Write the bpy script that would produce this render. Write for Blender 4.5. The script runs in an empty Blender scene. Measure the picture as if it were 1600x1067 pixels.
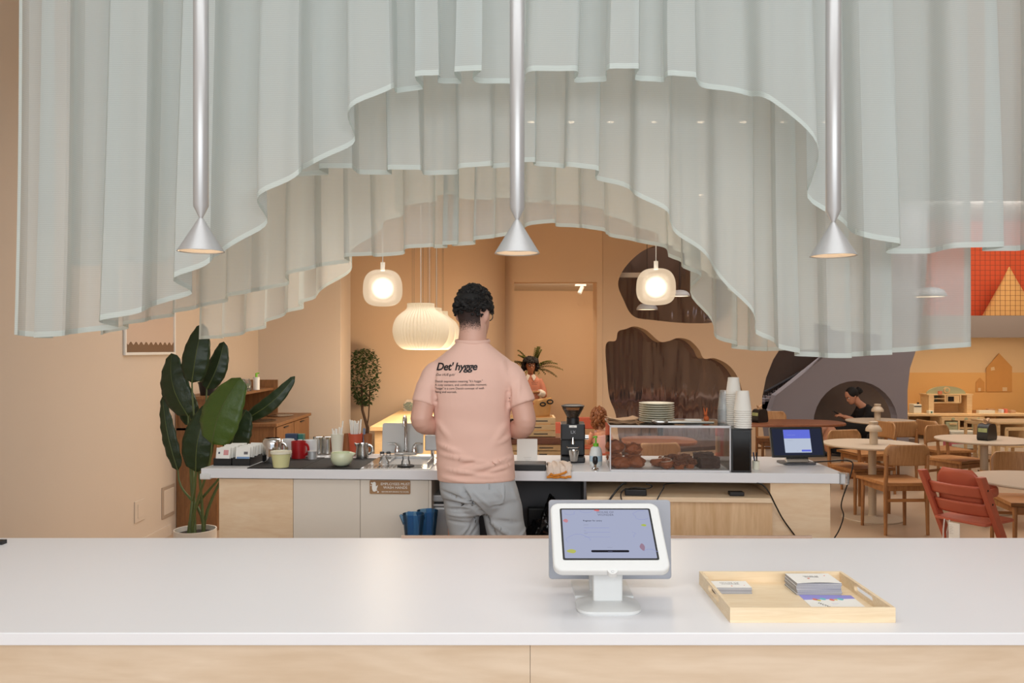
import bpy, bmesh, math, random
from mathutils import Vector, Matrix, noise
from mathutils.bvhtree import BVHTree
R = math.radians
PI = math.pi
random.seed(7)
S = bpy.context.scene
C = S.collection
# ------------------------------------------------------------------ camera
F = 1250.0      # focal length in pixels of the 1600 px wide frame
HZ = 545.0      # horizon row
EYE = 1.6
cd = bpy.data.cameras.new('camera'); cam = bpy.data.objects.new('camera', cd); C.objects.link(cam)
cd.sensor_width = 36.0; cd.lens = 36.0*F/1600.0; cd.shift_y = (HZ-533.5)/1600.0
cd.clip_start = 0.05; cd.clip_end = 100
cam.location = (0, 0, EYE); cam.rotation_euler = (PI/2, 0, 0)
S.camera = cam
# ------------------------------------------------------------------ world, exposure
wd = bpy.data.worlds.new('world'); S.world = wd; wd.use_nodes = True
wd.node_tree.nodes['Background'].inputs[0].default_value = (0.85, 0.93, 1.0, 1)
wd.node_tree.nodes['Background'].inputs[1].default_value = 1.0
S.view_settings.view_transform = 'Standard'; S.view_settings.look = 'None'
S.view_settings.gamma = 1.0; S.view_settings.use_curve_mapping = False
S.view_settings.exposure = 0.0
S.cycles.max_bounces = 8; S.cycles.diffuse_bounces = 4; S.cycles.glossy_bounces = 4
S.cycles.transparent_max_bounces = 40; S.cycles.transmission_bounces = 6
S.cycles.caustics_reflective = False; S.cycles.caustics_refractive = False
S.cycles.sample_clamp_indirect = 4.0
S.cycles.use_denoising = True
def area(name, loc, rot, sx, sy, power, col, spread=180):
    l = bpy.data.lights.new(name, 'AREA'); l.shape = 'RECTANGLE'; l.size = sx; l.size_y = sy
    l.energy = power; l.color = col; l.spread = R(spread)
    o = bpy.data.objects.new(name, l); C.objects.link(o); o.location = loc; o.rotation_euler = rot
    return o
def point(name, loc, power, col, r=0.08):
    l = bpy.data.lights.new(name, 'POINT'); l.energy = power; l.color = col; l.shadow_soft_size = r
    o = bpy.data.objects.new(name, l); C.objects.link(o); o.location = loc
    return o
def spot(name, loc, power, col, ang=110, blend=0.9, r=0.06, rot=(0, 0, 0)):
    l = bpy.data.lights.new(name, 'SPOT'); l.energy = power; l.color = col; l.spot_size = R(ang); l.spot_blend = blend; l.shadow_soft_size = r
    o = bpy.data.objects.new(name, l); C.objects.link(o); o.location = loc; o.rotation_euler = rot
    return o
WARM = (1.0, 0.80, 0.58); WARM2 = (1.0, 0.95, 0.90); DAY = (0.93, 0.97, 1.0)
# daylight through the shop window behind the camera
area('window_daylight', (0.6, -2.85, 2.55), (R(84), 0, 0), 6.0, 1.6, 172, DAY)
# ceiling lighting over the service area, the cafe and the hall
area('ceiling_wash_counter', (0.2, 1.2, 3.8), (0, 0, 0), 4.0, 1.2, 36, DAY)
area('ceiling_wash_service', (-0.6, 5.9, 3.8), (0, 0, 0), 3.5, 1.2, 42, WARM2, 130)
area('ceiling_wash_cafe', (4.8, 8.2, 3.8), (0, 0, 0), 4.5, 3.0, 100, WARM2, 150)
area('ceiling_wash_hall', (0.9, 7.6, 3.8), (0, 0, 0), 2.5, 1.2, 46, (1.0, 0.90, 0.78), 150)
area('room_fill', (0.8, 12.25, 2.60), (R(35), 0, 0), 1.2, 0.4, 40, WARM)  # added warm fill behind the lintel, brightens the doorway room
area('stair_fill', (3.6, 14.2, 3.7), (0, 0, 0), 1.6, 0.8, 60, (1, 0.95, 0.9))  # unseen fill added to brighten the view through the stair opening
area('play_wash', (8.0, 14.0, 1.80), (R(12), 0, 0), 4.0, 0.5, 42, WARM)
area('mezzanine_wash', (8.0, 12.2, 3.7), (R(50), 0, 0), 3.5, 0.5, 60, WARM2)
# ------------------------------------------------------------------ helpers
def W(px, py, Z):
    return Vector(((px-800)*Z/F, Z, EYE-(py-HZ)*Z/F))
def lin(c):
    return tuple(((v/255)/12.92 if v/255 <= 0.04045 else ((v/255+0.055)/1.055)**2.4) for v in c)
class NT:
    def __init__(s, name):
        s.m = bpy.data.materials.new(name); s.m.use_nodes = True; s.t = s.m.node_tree
        s.b = s.t.nodes['Principled BSDF']; s.out = s.t.nodes['Material Output']
    def n(s, t, **k):
        x = s.t.nodes.new(t)
        for a, v in k.items(): setattr(x, a, v)
        return x
    def l(s, a, b): s.t.links.new(a, b)
def coord(t, scale=(1, 1, 1), kind='Object'):
    tc = t.n('ShaderNodeTexCoord'); mp = t.n('ShaderNodeMapping'); mp.inputs['Scale'].default_value = scale
    t.l(tc.outputs[kind], mp.inputs[0]); return mp.outputs[0]
def mat(name, c, rough=0.5, metal=0.0, var=0.0, vs=6, bump=0.0, bs=60, spec=None, emit=None, es=0, sheen=0, bscale=(1, 1, 1)):
    t = NT(name); c = lin(c)
    t.b.inputs['Base Color'].default_value = (*c, 1); t.b.inputs['Roughness'].default_value = rough
    t.b.inputs['Metallic'].default_value = metal
    if spec is not None: t.b.inputs['Specular IOR Level'].default_value = spec
    if sheen: t.b.inputs['Sheen Weight'].default_value = sheen
    if emit: t.b.inputs['Emission Color'].default_value = (*lin(emit), 1); t.b.inputs['Emission Strength'].default_value = es
    co = coord(t, bscale)
    nz = t.n('ShaderNodeTexNoise'); nz.inputs['Scale'].default_value = vs; nz.inputs['Detail'].default_value = 4
    t.l(co, nz.inputs['Vector'])
    mx = t.n('ShaderNodeMix', data_type='RGBA')
    v = var
    mx.inputs[6].default_value = (*[x*(1-v) for x in c], 1); mx.inputs[7].default_value = (*[min(1, x*(1+v)) for x in c], 1)
    t.l(nz.outputs[0], mx.inputs[0]); t.l(mx.outputs[2], t.b.inputs['Base Color'])
    if bump:
        n2 = t.n('ShaderNodeTexNoise'); n2.inputs['Scale'].default_value = bs; n2.inputs['Detail'].default_value = 5
        t.l(co, n2.inputs['Vector'])
        bp = t.n('ShaderNodeBump'); bp.inputs['Strength'].default_value = bump; bp.inputs['Distance'].default_value = 0.01
        t.l(n2.outputs[0], bp.inputs['Height']); t.l(bp.outputs[0], t.b.inputs['Normal'])
    return t.m
def wood(name, c1, c2, scale=(1.5, 14, 14), rough=0.5, fig=2.2, amt=1.0):
    t = NT(name); co = coord(t, scale)
    nz = t.n('ShaderNodeTexNoise'); nz.inputs['Scale'].default_value = fig; nz.inputs['Detail'].default_value = 7; nz.inputs['Distortion'].default_value = 1.2
    t.l(co, nz.inputs['Vector'])
    wv = t.n('ShaderNodeTexNoise'); wv.inputs['Scale'].default_value = fig*6; wv.inputs['Detail'].default_value = 3
    t.l(co, wv.inputs['Vector'])
    ad = t.n('ShaderNodeMath', operation='MULTIPLY_ADD'); t.l(wv.outputs[0], ad.inputs[0]); ad.inputs[1].default_value = 0.35; t.l(nz.outputs[0], ad.inputs[2])
    cr = t.n('ShaderNodeValToRGB'); cr.color_ramp.elements[0].position = 0.45; cr.color_ramp.elements[1].position = 0.9
    cr.color_ramp.elements[0].color = (*lin(c1), 1); cr.color_ramp.elements[1].color = (*lin(c2), 1)
    t.l(ad.outputs[0], cr.inputs[0]); t.l(cr.outputs[0], t.b.inputs['Base Color'])
    t.b.inputs['Roughness'].default_value = rough
    return t.m
def glassy(name, col=(0.95, 0.97, 0.97), alpha=0.1, rough=0.03, tint=(1, 1, 1)):
    """thin clear plastic or glass: mostly see-through with a fresnel gloss"""
    t = NT(name); t.t.nodes.remove(t.b)
    tr = t.n('ShaderNodeBsdfTransparent'); tr.inputs[0].default_value = (*tint, 1)
    gl = t.n('ShaderNodeBsdfGlossy'); gl.inputs['Roughness'].default_value = rough
    df = t.n('ShaderNodeBsdfDiffuse'); df.inputs[0].default_value = (*col, 1)
    fr = t.n('ShaderNodeFresnel'); fr.inputs[0].default_value = 1.45
    m1 = t.n('ShaderNodeMixShader'); m1.inputs[0].default_value = alpha; t.l(tr.outputs[0], m1.inputs[1]); t.l(df.outputs[0], m1.inputs[2])
    m2 = t.n('ShaderNodeMixShader'); t.l(fr.outputs[0], m2.inputs[0]); t.l(m1.outputs[0], m2.inputs[1]); t.l(gl.outputs[0], m2.inputs[2])
    t.l(m2.outputs[0], t.out.inputs[0]); return t.m
def emis(name, c, s):
    t = NT(name); t.t.nodes.remove(t.b); e = t.n('ShaderNodeEmission'); e.inputs[0].default_value = (*lin(c), 1); e.inputs[1].default_value = s
    t.l(e.outputs[0], t.out.inputs[0]); return t.m

class MB:
    """collects shapes in one bmesh"""
    def __init__(s): s.b = bmesh.new()
    def face(s, vs, closed=True):
        v = [s.b.verts.new(p) for p in vs]
        try: s.b.faces.new(v)
        except ValueError: pass
        return s
    def grid(s, rows, cyc=False, cap=False):
        vs = [[s.b.verts.new(p) for p in r] for r in rows]
        for i in range(len(vs)-1):
            n = len(vs[i]); rng = range(n) if cyc else range(n-1)
            for j in rng:
                k = (j+1) % n
                s.b.faces.new((vs[i][j], vs[i][k], vs[i+1][k], vs[i+1][j]))
        if cap and cyc:
            s.b.faces.new(list(reversed(vs[0]))); s.b.faces.new(vs[-1])
        return s
    def box(s, c, size, rz=0, rx=0, ry=0):
        m = Matrix.Translation(c) @ Matrix.Rotation(rz, 4, 'Z') @ Matrix.Rotation(ry, 4, 'Y') @ Matrix.Rotation(rx, 4, 'X') @ Matrix.Diagonal((*size, 1))
        bmesh.ops.create_cube(s.b, size=1, matrix=m); return s
    def bx(s, x0, x1, y0, y1, z0, z1):
        return s.box(((x0+x1)/2, (y0+y1)/2, (z0+z1)/2), (x1-x0, y1-y0, z1-z0))
    def prism(s, pts, a, b, axis='Z', M=None):
        """extrude a 2-D outline; axis Z: pts are (x,y); axis Y: pts are (x,z); axis X: pts are (y,z)"""
        def f(p, h):
            v = {'Z': (p[0], p[1], h), 'Y': (p[0], h, p[1]), 'X': (h, p[0], p[1])}[axis]
            v = Vector(v); return M @ v if M else v
        lo = [s.b.verts.new(f(p, a)) for p in pts]; hi = [s.b.verts.new(f(p, b)) for p in pts]
        n = len(pts)
        s.b.faces.new(lo[::-1]); s.b.faces.new(hi)
        for i in range(n): s.b.faces.new((lo[i], lo[(i+1) % n], hi[(i+1) % n], hi[i]))
        return s
    def lathe(s, prof, c=(0, 0, 0), n=32, ribs=0, amp=0, M=None, cap=False, sx=1, sy=1):
        rows = []
        for r, z in prof:
            row = []
            for i in range(n):
                a = 2*PI*i/n; rr = r*(1+(amp*math.cos(ribs*a) if ribs else 0))
                v = Vector((rr*math.cos(a)*sx, rr*math.sin(a)*sy, z)); v = M @ v if M else v
                row.append(v+Vector(c))
            rows.append(row)
        s.grid(rows, True, cap); return s
    def cyl(s, c, r, z0, z1, n=24, r2=None, M=None):
        r2 = r if r2 is None else r2
        return s.lathe([(r, z0), (r2, z1)], c, n, cap=True, M=M)
    def tube(s, pts, rad, n=10, flat=None, cap=True, up=None):
        """swept tube; rad scalar or list; flat = ratio list for an elliptic section"""
        pts = [Vector(p) for p in pts]; k = len(pts)
        rad = [rad]*k if not isinstance(rad, (list, tuple)) else rad
        fl = [1]*k if flat is None else ([flat]*k if not isinstance(flat, (list, tuple)) else flat)
        d = (pts[1]-pts[0]).normalized()
        u = Vector(up) if up else (Vector((0, 0, 1)) if abs(d.z) < 0.9 else Vector((1, 0, 0)))
        u = (u-d*u.dot(d)).normalized(); rows = []
        for i, p in enumerate(pts):
            d = ((pts[min(i+1, k-1)]-pts[max(i-1, 0)])).normalized()
            u = (u-d*u.dot(d)).normalized(); w = d.cross(u)
            rows.append([p+rad[i]*(math.cos(2*PI*j/n)*w+fl[i]*math.sin(2*PI*j/n)*u) for j in range(n)])
        s.grid(rows, True, cap); return s
    def ball(s, c, r, n=16, M=None):
        r = (r, r, r) if not isinstance(r, (list, tuple)) else r
        m = Matrix.Translation(c) @ (M or Matrix.Identity(4)) @ Matrix.Diagonal((*r, 1))
        bmesh.ops.create_uvsphere(s.b, u_segments=n, v_segments=max(6, n//2), radius=1, matrix=m); return s
    def blob(s, c, r, amp=0.15, fr=6, sub=3, M=None, seed=0):
        g = bmesh.ops.create_icosphere(s.b, subdivisions=sub, radius=1)
        for v in g['verts']:
            q = v.co.copy(); k = 1+amp*noise.noise(q*fr*0.3+Vector((seed*3.1, seed, 0)))+amp*0.4*noise.noise(q*fr+Vector((seed, 0, 0)))
            q = Vector((q.x*r[0]*k, q.y*r[1]*k, q.z*r[2]*k)); q = M @ q if M else q
            v.co = q+Vector(c)
        return s
    def zloft(s, rings, n=32, p=2.0):
        rows = []
        for z, cx, cy, rx, ry in rings:
            row = []
            for i in range(n):
                a = 2*PI*i/n; ca, sa = math.cos(a), math.sin(a)
                row.append(Vector((cx+rx*math.copysign(abs(ca)**(2/p), ca), cy+ry*math.copysign(abs(sa)**(2/p), sa), z)))
            rows.append(row)
        s.grid(rows, True, True); return s
    def xf(s, M): bmesh.ops.transform(s.b, matrix=M, verts=s.b.verts[:]); return s
    def build(s, name, m, parent=None, smooth=False, bevel=0, label=None, seg=2, recalc=True, remesh=0, sm=0, sub=0, solid=0):
        if recalc: bmesh.ops.recalc_face_normals(s.b, faces=s.b.faces[:])
        me = bpy.data.meshes.new(name); s.b.to_mesh(me); s.b.free()
        me.materials.append(m)
        if smooth:
            for p in me.polygons: p.use_smooth = True
        o = bpy.data.objects.new(name, me); C.objects.link(o)
        if parent: o.parent = parent
        if label: o['label'] = label
        if solid:
            d = o.modifiers.new('solid', 'SOLIDIFY'); d.thickness = solid; d.offset = 0
        if remesh:
            d = o.modifiers.new('remesh', 'REMESH'); d.mode = 'VOXEL'; d.voxel_size = remesh; d.use_smooth_shade = True
        if sm:
            d = o.modifiers.new('smooth', 'SMOOTH'); d.factor = 0.5; d.iterations = sm
        if bevel:
            d = o.modifiers.new('bevel', 'BEVEL'); d.width = bevel; d.segments = seg; d.limit_method = 'ANGLE'; d.angle_limit = R(35)
        if sub:
            d = o.modifiers.new('sub', 'SUBSURF'); d.levels = sub; d.render_levels = sub
        if smooth and not remesh:
            me.set_sharp_from_angle(angle=R(38))
        return o
def thing(name, label, cat, loc=(0, 0, 0), rz=0, group=None):
    o = bpy.data.objects.new(name, None); C.objects.link(o); o.empty_display_size = 0.05
    o.location = loc; o.rotation_euler = (0, 0, rz); o['label'] = label; o['category'] = cat
    if group: o['group'] = group
    return o
def tag(o, label, cat, group=None, kind=None, loc=None, rz=None):
    o['label'] = label; o['category'] = cat
    if group: o['group'] = group
    if kind: o['kind'] = kind
    if loc is not None: o.location = loc
    if rz is not None: o.rotation_euler = (0, 0, rz)
    return o
def struct(o): o['kind'] = 'structure'; return o
KIDS = {}
def kids(o): return [c for c in C.objects if c.parent == o]
def dup(root, loc, rz=0, label=None, group=None):
    r = root.copy(); C.objects.link(r); r.location = loc; r.rotation_euler = (0, 0, rz)
    if label: r['label'] = label
    if group: r['group'] = group
    def rec(a, b):
        for ch in kids(a):
            c = ch.copy(); C.objects.link(c); c.parent = b; rec(ch, c)
    rec(root, r)
    return r
def rrect(w, h, r, n=5, cx=0, cy=0):
    """rounded rectangle outline"""
    pts = []
    for sx, sy, a0 in ((1, 1, 0), (-1, 1, 90), (-1, -1, 180), (1, -1, 270)):
        for i in range(n+1):
            a = R(a0+90*i/n); pts.append((cx+sx*(w/2-r)+r*math.cos(a), cy+sy*(h/2-r)+r*math.sin(a)))
    return pts
def text_bm(body, size, extrude=0.0004, align='LEFT', shear=0.0, bold=0.0, spacing=1.0, line=1.0):
    cu = bpy.data.curves.new('lettering', 'FONT'); cu.body = body; cu.size = size; cu.extrude = extrude; cu.align_x = align
    cu.shear = shear; cu.offset = bold; cu.space_character = spacing; cu.space_line = line; cu.resolution_u = 3
    o = bpy.data.objects.new('lettering', cu); C.objects.link(o)
    dg = bpy.context.evaluated_depsgraph_get(); me = bpy.data.meshes.new_from_object(o.evaluated_get(dg))
    bpy.data.objects.remove(o); bpy.data.curves.remove(cu)
    mb = MB(); mb.b.from_mesh(me); bpy.data.meshes.remove(me); return mb
FACE = Matrix.Rotation(PI/2, 4, 'X')       # lettering laid in XY turned to face -Y
def crv(p0, p1, p2, p3, n=12):
    p0, p1, p2, p3 = map(Vector, (p0, p1, p2, p3)); o = []
    for i in range(n+1):
        t = i/n; o.append(p0*(1-t)**3+3*p1*t*(1-t)**2+3*p2*t*t*(1-t)+p3*t**3)
    return o
def spline(pts, n=8):
    pts = [Vector(p) for p in pts]; P = [2*pts[0]-pts[1]]+pts+[2*pts[-1]-pts[-2]]; o = []
    for i in range(1, len(P)-2):
        for j in range(n):
            t = j/n; a, b, c, d = P[i-1:i+3]
            o.append(0.5*((2*b)+(c-a)*t+(2*a-5*b+4*c-d)*t*t+(-a+3*b-3*c+d)*t**3))
    o.append(pts[-1]); return o
# ------------------------------------------------------------------ materials
M = {}
M['wall'] = mat('beige_plaster', (204, 190, 176), 0.75, var=0.025, vs=1.5, bump=0.05, bs=40)
M['wall_tan'] = mat('tan_plaster', (222, 192, 160), 0.8, var=0.02, vs=2)
M['wall_grey'] = mat('mauve_grey_plaster', (152, 146, 152), 0.8, var=0.03, vs=2)
M['wall_yellow'] = mat('yellow_ochre_paint', (226, 178, 112), 0.8, var=0.02, vs=2)
M['wall_sand'] = mat('sand_paint', (226, 196, 152), 0.8, var=0.02, vs=2)
M['mural'] = mat('mural_ochre', (206, 150, 84), 0.8, var=0.05, vs=9)
M['ceiling'] = mat('ceiling_white', (222, 216, 208), 0.85)
M['orange'] = mat('orange_wall', (214, 84, 40), 0.8, var=0.06, vs=2)
M['fascia'] = mat('grey_fascia', (150, 132, 116), 0.8)
M['floor'] = mat('polished_concrete', (176, 152, 128), 0.32, var=0.10, vs=2.5)
M['whitetop'] = mat('white_laminate', (232, 232, 235), 0.35, var=0.01, vs=3)
M['whitecab'] = mat('white_cabinet', (226, 217, 204), 0.5)
M['birch'] = wood('birch_plywood', (228, 196, 160), (240, 216, 184), (2.0, 2, 9), 0.55, 1.8)
M['birchd'] = wood('birch_plywood_warm', (206, 166, 122), (230, 196, 156), (9, 2, 1.2), 0.5, 2.0)
M['birchf'] = wood('birch_plywood_pale', (214, 190, 162), (230, 210, 186), (1.0, 3, 7), 0.55, 2.0)
M['bamboo'] = wood('bamboo', (228, 202, 164), (240, 220, 188), (2, 20, 30), 0.5, 2.5)
M['oak'] = wood('oak', (136, 90, 50), (170, 120, 74), (14, 14, 2), 0.5, 2.2)
M['oakh'] = wood('oak_grain_across', (150, 100, 56), (182, 130, 80), (2, 14, 14), 0.5, 2.2)
M['oakback'] = wood('oak_backrest', (150, 106, 64), (180, 134, 88), (30, 10, 1.5), 0.5, 3)
M['pine'] = wood('light_pine', (222, 184, 132), (236, 202, 152), (2, 9, 9), 0.55, 2)
M['ltable'] = mat('beige_linoleum', (188, 170, 148), 0.45, var=0.02)
M['browntable'] = wood('walnut_top', (112, 66, 44), (140, 88, 60), (2, 10, 10), 0.35, 2)
M['white'] = mat('white_plastic', (222, 223, 222), 0.35)
M['paper'] = mat('white_paper', (240, 238, 232), 0.8)
M['cream'] = mat('cream_ceramic', (228, 224, 204), 0.3)
M['greencream'] = mat('pale_green_ceramic', (216, 222, 190), 0.3)
M['grey'] = mat('light_grey_plastic', (170, 172, 178), 0.4)
M['dgrey'] = mat('dark_grey', (74, 74, 78), 0.45)
M['black'] = mat('black_plastic', (22, 22, 24), 0.4)
M['matb'] = mat('black_rubber', (28, 27, 28), 0.7, bump=0.3, bs=200)
M['bag'] = mat('black_bag', (16, 16, 17), 0.14, bump=1.0, bs=9)
M['steel'] = mat('stainless_steel', (190, 188, 184), 0.22, 1.0)
M['brushed'] = mat('brushed_aluminium', (188, 188, 188), 0.38, 0.4, var=0.03, vs=4, bscale=(40, 40, 1))
M['chrome'] = mat('chrome', (215, 215, 215), 0.08, 1.0)
M['silverin'] = mat('white_enamel_inside', (245, 236, 225), 0.5)
M['red'] = mat('red_ceramic', (168, 26, 30), 0.3)
M['terra'] = mat('terracotta_plastic', (196, 84, 54), 0.5)
M['redwood'] = mat('warm_red_lacquer', (184, 94, 70), 0.42, var=0.04, vs=20)
M['kraft'] = mat('kraft_paper', (196, 158, 122), 0.8, var=0.05)
M['navy'] = mat('navy_card', (36, 52, 82), 0.5)
M['teal'] = mat('teal_card', (44, 110, 98), 0.5)
M['green'] = mat('leaf_green_plastic', (120, 190, 50), 0.4)
M['leaf'] = mat('banana_leaf', (34, 54, 26), 0.4, var=0.25, vs=3, bump=0.25, bs=40)
M['leaf_lit'] = mat('banana_leaf_lit', (72, 98, 36), 0.42, var=0.15, vs=3, bump=0.25, bs=40)  # brighter green puts the front light on one big leaf into its colour
M['stem'] = mat('leaf_stem', (84, 98, 52), 0.5, var=0.2)
M['ficus'] = mat('ficus_leaf', (58, 80, 40), 0.5, var=0.4, vs=12)
M['palm'] = mat('palm_leaf', (92, 100, 44), 0.5, var=0.3, vs=8)
M['bark'] = mat('bark', (84, 62, 46), 0.8, var=0.2)
M['soil'] = mat('soil', (40, 30, 24), 0.9, bump=1, bs=40)
M['pot'] = mat('white_pot', (225, 218, 208), 0.5)
M['skin'] = mat('skin_pale', (214, 168, 150), 0.5, var=0.06, vs=9)
M['skin2'] = mat('skin_tan', (166, 112, 84), 0.5, var=0.05)
M['skin3'] = mat('skin_medium', (196, 140, 112), 0.5, var=0.05)
M['hair'] = mat('black_hair', (17, 13, 12), 0.75, var=0.2)
M['hairb'] = mat('brown_hair', (120, 70, 34), 0.55, var=0.3, vs=30)
M['stubble'] = mat('stubble', (104, 76, 66), 0.7, var=0.3, vs=60)
M['peach'] = mat('peach_cotton', (236, 194, 178), 0.85, var=0.015, bump=0.0, sheen=0.1)
M['peach2'] = mat('salmon_sweater', (196, 130, 108), 0.85)
M['shorts'] = mat('grey_cotton', (176, 180, 184), 0.85, var=0.03, vs=30)
M['ink'] = mat('black_print', (30, 26, 28), 0.7)
M['inkg'] = mat('grey_print', (110, 104, 106), 0.7)
M['blackcloth'] = mat('black_cloth', (18, 17, 18), 0.9)
M['shoe'] = mat('shoe', (230, 226, 220), 0.6)
M['oakcab'] = wood('dark_oak', (112, 76, 46), (140, 98, 60), (14, 14, 2), 0.5, 2.2)
M['acrylic'] = glassy('clear_acrylic', alpha=0.015, rough=0.02)
M['clearcup'] = glassy('clear_cup', alpha=0.22, rough=0.1)
M['glass'] = glassy('drinking_glass', alpha=0.12, rough=0.02)
M['smoke'] = glassy('smoked_hopper', col=(0.1, 0.07, 0.05), alpha=0.3, rough=0.05, tint=(0.8, 0.7, 0.6))
M['blue'] = glassy('blue_translucent', col=lin((80, 140, 190)), alpha=0.16, rough=0.1, tint=(0.58, 0.78, 0.94))
M['acredge'] = mat('acrylic_edge', (214, 212, 214), 0.3)
M['bread'] = mat('browned_crust', (156, 84, 42), 0.6, var=0.35, vs=40, bump=0.5, bs=60)
M['breadd'] = mat('dark_crust', (112, 60, 32), 0.6, var=0.45, vs=60, bump=0.9, bs=60)
M['choco'] = mat('chocolate_crumb', (58, 32, 22), 0.7, var=0.4, vs=60, bump=1.0, bs=50)
M['icing'] = mat('white_icing', (232, 214, 196), 0.5)
M['signbrown'] = wood('engraved_sign', (150, 112, 76), (170, 132, 94), (3, 3, 60), 0.6, 1.5)
M['ledge'] = mat('acrylic_ledge', (170, 142, 122), 0.3)
M['doorgreen'] = mat('pale_sage', (176, 178, 142), 0.6)
M['pinkp'] = mat('pink_toy', (206, 110, 118), 0.6)
M['cordm'] = mat('black_cord', (20, 20, 20), 0.5)
M['lav'] = mat('lavender_card', (150, 146, 214), 0.6)
M['coral'] = mat('coral_print', (226, 120, 96), 0.6)
M['sky'] = mat('turquoise_print', (110, 190, 200), 0.6)
M['yel'] = mat('yellow_print', (222, 204, 84), 0.6)
M['coffee'] = mat('coffee_beans', (52, 30, 20), 0.4, bump=1, bs=80)
M['towel'] = mat('towel', (232, 216, 202), 0.95, bump=0.6, bs=120)
M['towelo'] = mat('towel_orange_edge', (222, 140, 50), 0.95, bump=0.6, bs=120)
M['marble'] = mat('mosaic_wall', (120, 104, 92), 0.7, var=0.3, vs=2)
M['cupw'] = mat('paper_cup_white', (244, 240, 232), 0.6)
M['tattoo'] = mat('tattoo_ink', (92, 72, 70), 0.6, var=0.3, vs=60)
# ================================================================== THE ROOM
def slab(name, pts, m, a, b, axis='Y', **k): return struct(MB().prism(pts, a, b, axis).build(name, m, **k))
CEIL = 3.88
struct(MB().bx(-3.2, 11.0, -3.1, 17.2, -0.12, 0).build('floor', M['floor']))
struct(MB().bx(-3.2, 11.0, -3.1, 17.2, CEIL, CEIL+0.1).build('ceiling', M['ceiling']))
struct(MB().bx(-3.15, -2.95, -3.1, 9.3, 0, CEIL).build('wall_left', M['wall']))
# front of the shop behind the viewer: a wall with a wide window opening
w = MB().bx(-2.95, -2.4, -3.1, -2.95, 0, CEIL).bx(3.6, 11.0, -3.1, -2.95, 0, CEIL).bx(-2.4, 3.6, -3.1, -2.95, 0, 0.4).bx(-2.4, 3.6, -3.1, -2.95, 3.4, CEIL)
struct(w.build('wall_front', M['wall_tan']))
wf = struct(MB().bx(-2.4, 3.6, -3.06, -3.0, 0.4, 0.46).bx(-2.4, 3.6, -3.06, -3.0, 3.34, 3.4).bx(-2.4, -2.34, -3.06, -3.0, 0.4, 3.4).bx(3.54, 3.6, -3.06, -3.0, 0.4, 3.4).bx(0.57, 0.63, -3.06, -3.0, 0.4, 3.4).build('window_1', M['dgrey']))
struct(MB().bx(10.8, 11.0, -3.1, 17.2, 0, CEIL).build('wall_right', M['wall_sand']))
# beige wall behind the service corner; it ends in a lit pilaster
struct(MB().bx(-3.15, -1.99, 9.3, 9.87, 0, CEIL).build('wall_service', M['wall'], bevel=0.005))
# tan wall in the back, turning away in a big round corner
prof = [(-3.4, 10.5), (-0.85, 10.5)]
for i in range(1, 15):
    a = R(90-90*i/14); prof.append((-0.85+0.75*math.cos(a), 11.25-0.75*math.sin(a)))
prof += [(-0.10, 12.0), (-3.4, 12.0)]
struct(MB().prism(prof, 0, CEIL, 'Z').build('wall_curved', M['wall_tan'], smooth=True))
struct(MB().bx(-3.4, -3.2, 9.87, 12, 0, CEIL).build('wall_side', M['wall_tan']))
# wall with the tall doorway
ox0, ox1, oz = 0.03, 1.22, 2.56
struct(MB().bx(-0.2, ox0, 11.5, 11.75, 0, CEIL).bx(ox0, ox1, 11.5, 11.75, oz, CEIL).bx(ox1, 1.30, 11.5, 11.75, 0, CEIL).build('wall_doorway', M['wall_tan']))
struct(MB().bx(-0.6, 3.2, 14.5, 14.7, 0, CEIL).bx(-0.7, -0.6, 11.75, 14.7, 0, CEIL).bx(1.95, 2.05, 12.0, 14.5, 0, CEIL).build('wall_room', M['wall_tan']))
# wall with the cloud-shaped mirrors, one mesh with real openings, turned 12 degrees
ANG = R(12); CO = Vector((1.24, 11.5, 0))
def cw(px, py):
    """a point of the cloud wall's plane, in that wall's own coordinates"""
    k = (px-800)/F; t = (k*CO.y-CO.x)/(math.cos(ANG)-k*math.sin(ANG)); Z = CO.y+t*math.sin(ANG)
    return (t, EYE-(py-HZ)*Z/F)
def smoothpoly(pts, n=6):
    P = [Vector((*p, 0)) for p in pts]; k = len(P); o = []
    for i in range(k):
        a, b, c, d = P[(i-1) % k], P[i], P[(i+1) % k], P[(i+2) % k]
        for j in range(n):
            t = j/n; v = 0.5*((2*b)+(c-a)*t+(2*a-5*b+4*c-d)*t*t+(-a+3*b-3*c+d)*t**3); o.append((v.x, v.y))
    return o
def holed_wall(name, outer, holes, th, m, loc, rz):
    b = bmesh.new(); allv = []
    for lp in [outer]+holes:
        vs = [b.verts.new((p[0], 0, p[1])) for p in lp]
        for i in range(len(vs)): b.edges.new((vs[i], vs[(i+1) % len(vs)]))
    bmesh.ops.triangle_fill(b, use_beauty=True, use_dissolve=False, edges=b.edges[:])
    r = bmesh.ops.extrude_face_region(b, geom=b.faces[:])
    for v in [g for g in r['geom'] if isinstance(g, bmesh.types.BMVert)]: v.co.y += th
    mb = MB(); mb.b.free(); mb.b = b
    o = mb.build(name, m); o.location = loc; o.rotation_euler = (0, 0, rz); return struct(o)
upper = [(975, 470), (966, 440), (985, 408), (1020, 385), (1080, 378), (1130, 392), (1150, 430), (1152, 470), (1130, 500), (1080, 505), (1020, 500), (990, 494)]
lower = [(962, 648), (952, 620), (948, 580), (946, 545), (950, 534), (962, 532), (966, 518), (978, 514), (992, 510), (1010, 516), (1030, 533), (1044, 533), (1060, 528), (1078, 532), (1092, 546), (1100, 560), (1118, 560), (1140, 572), (1155, 595), (1162, 630), (1163, 700), (1150, 730), (1060, 740), (985, 730), (968, 690)]
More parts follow.
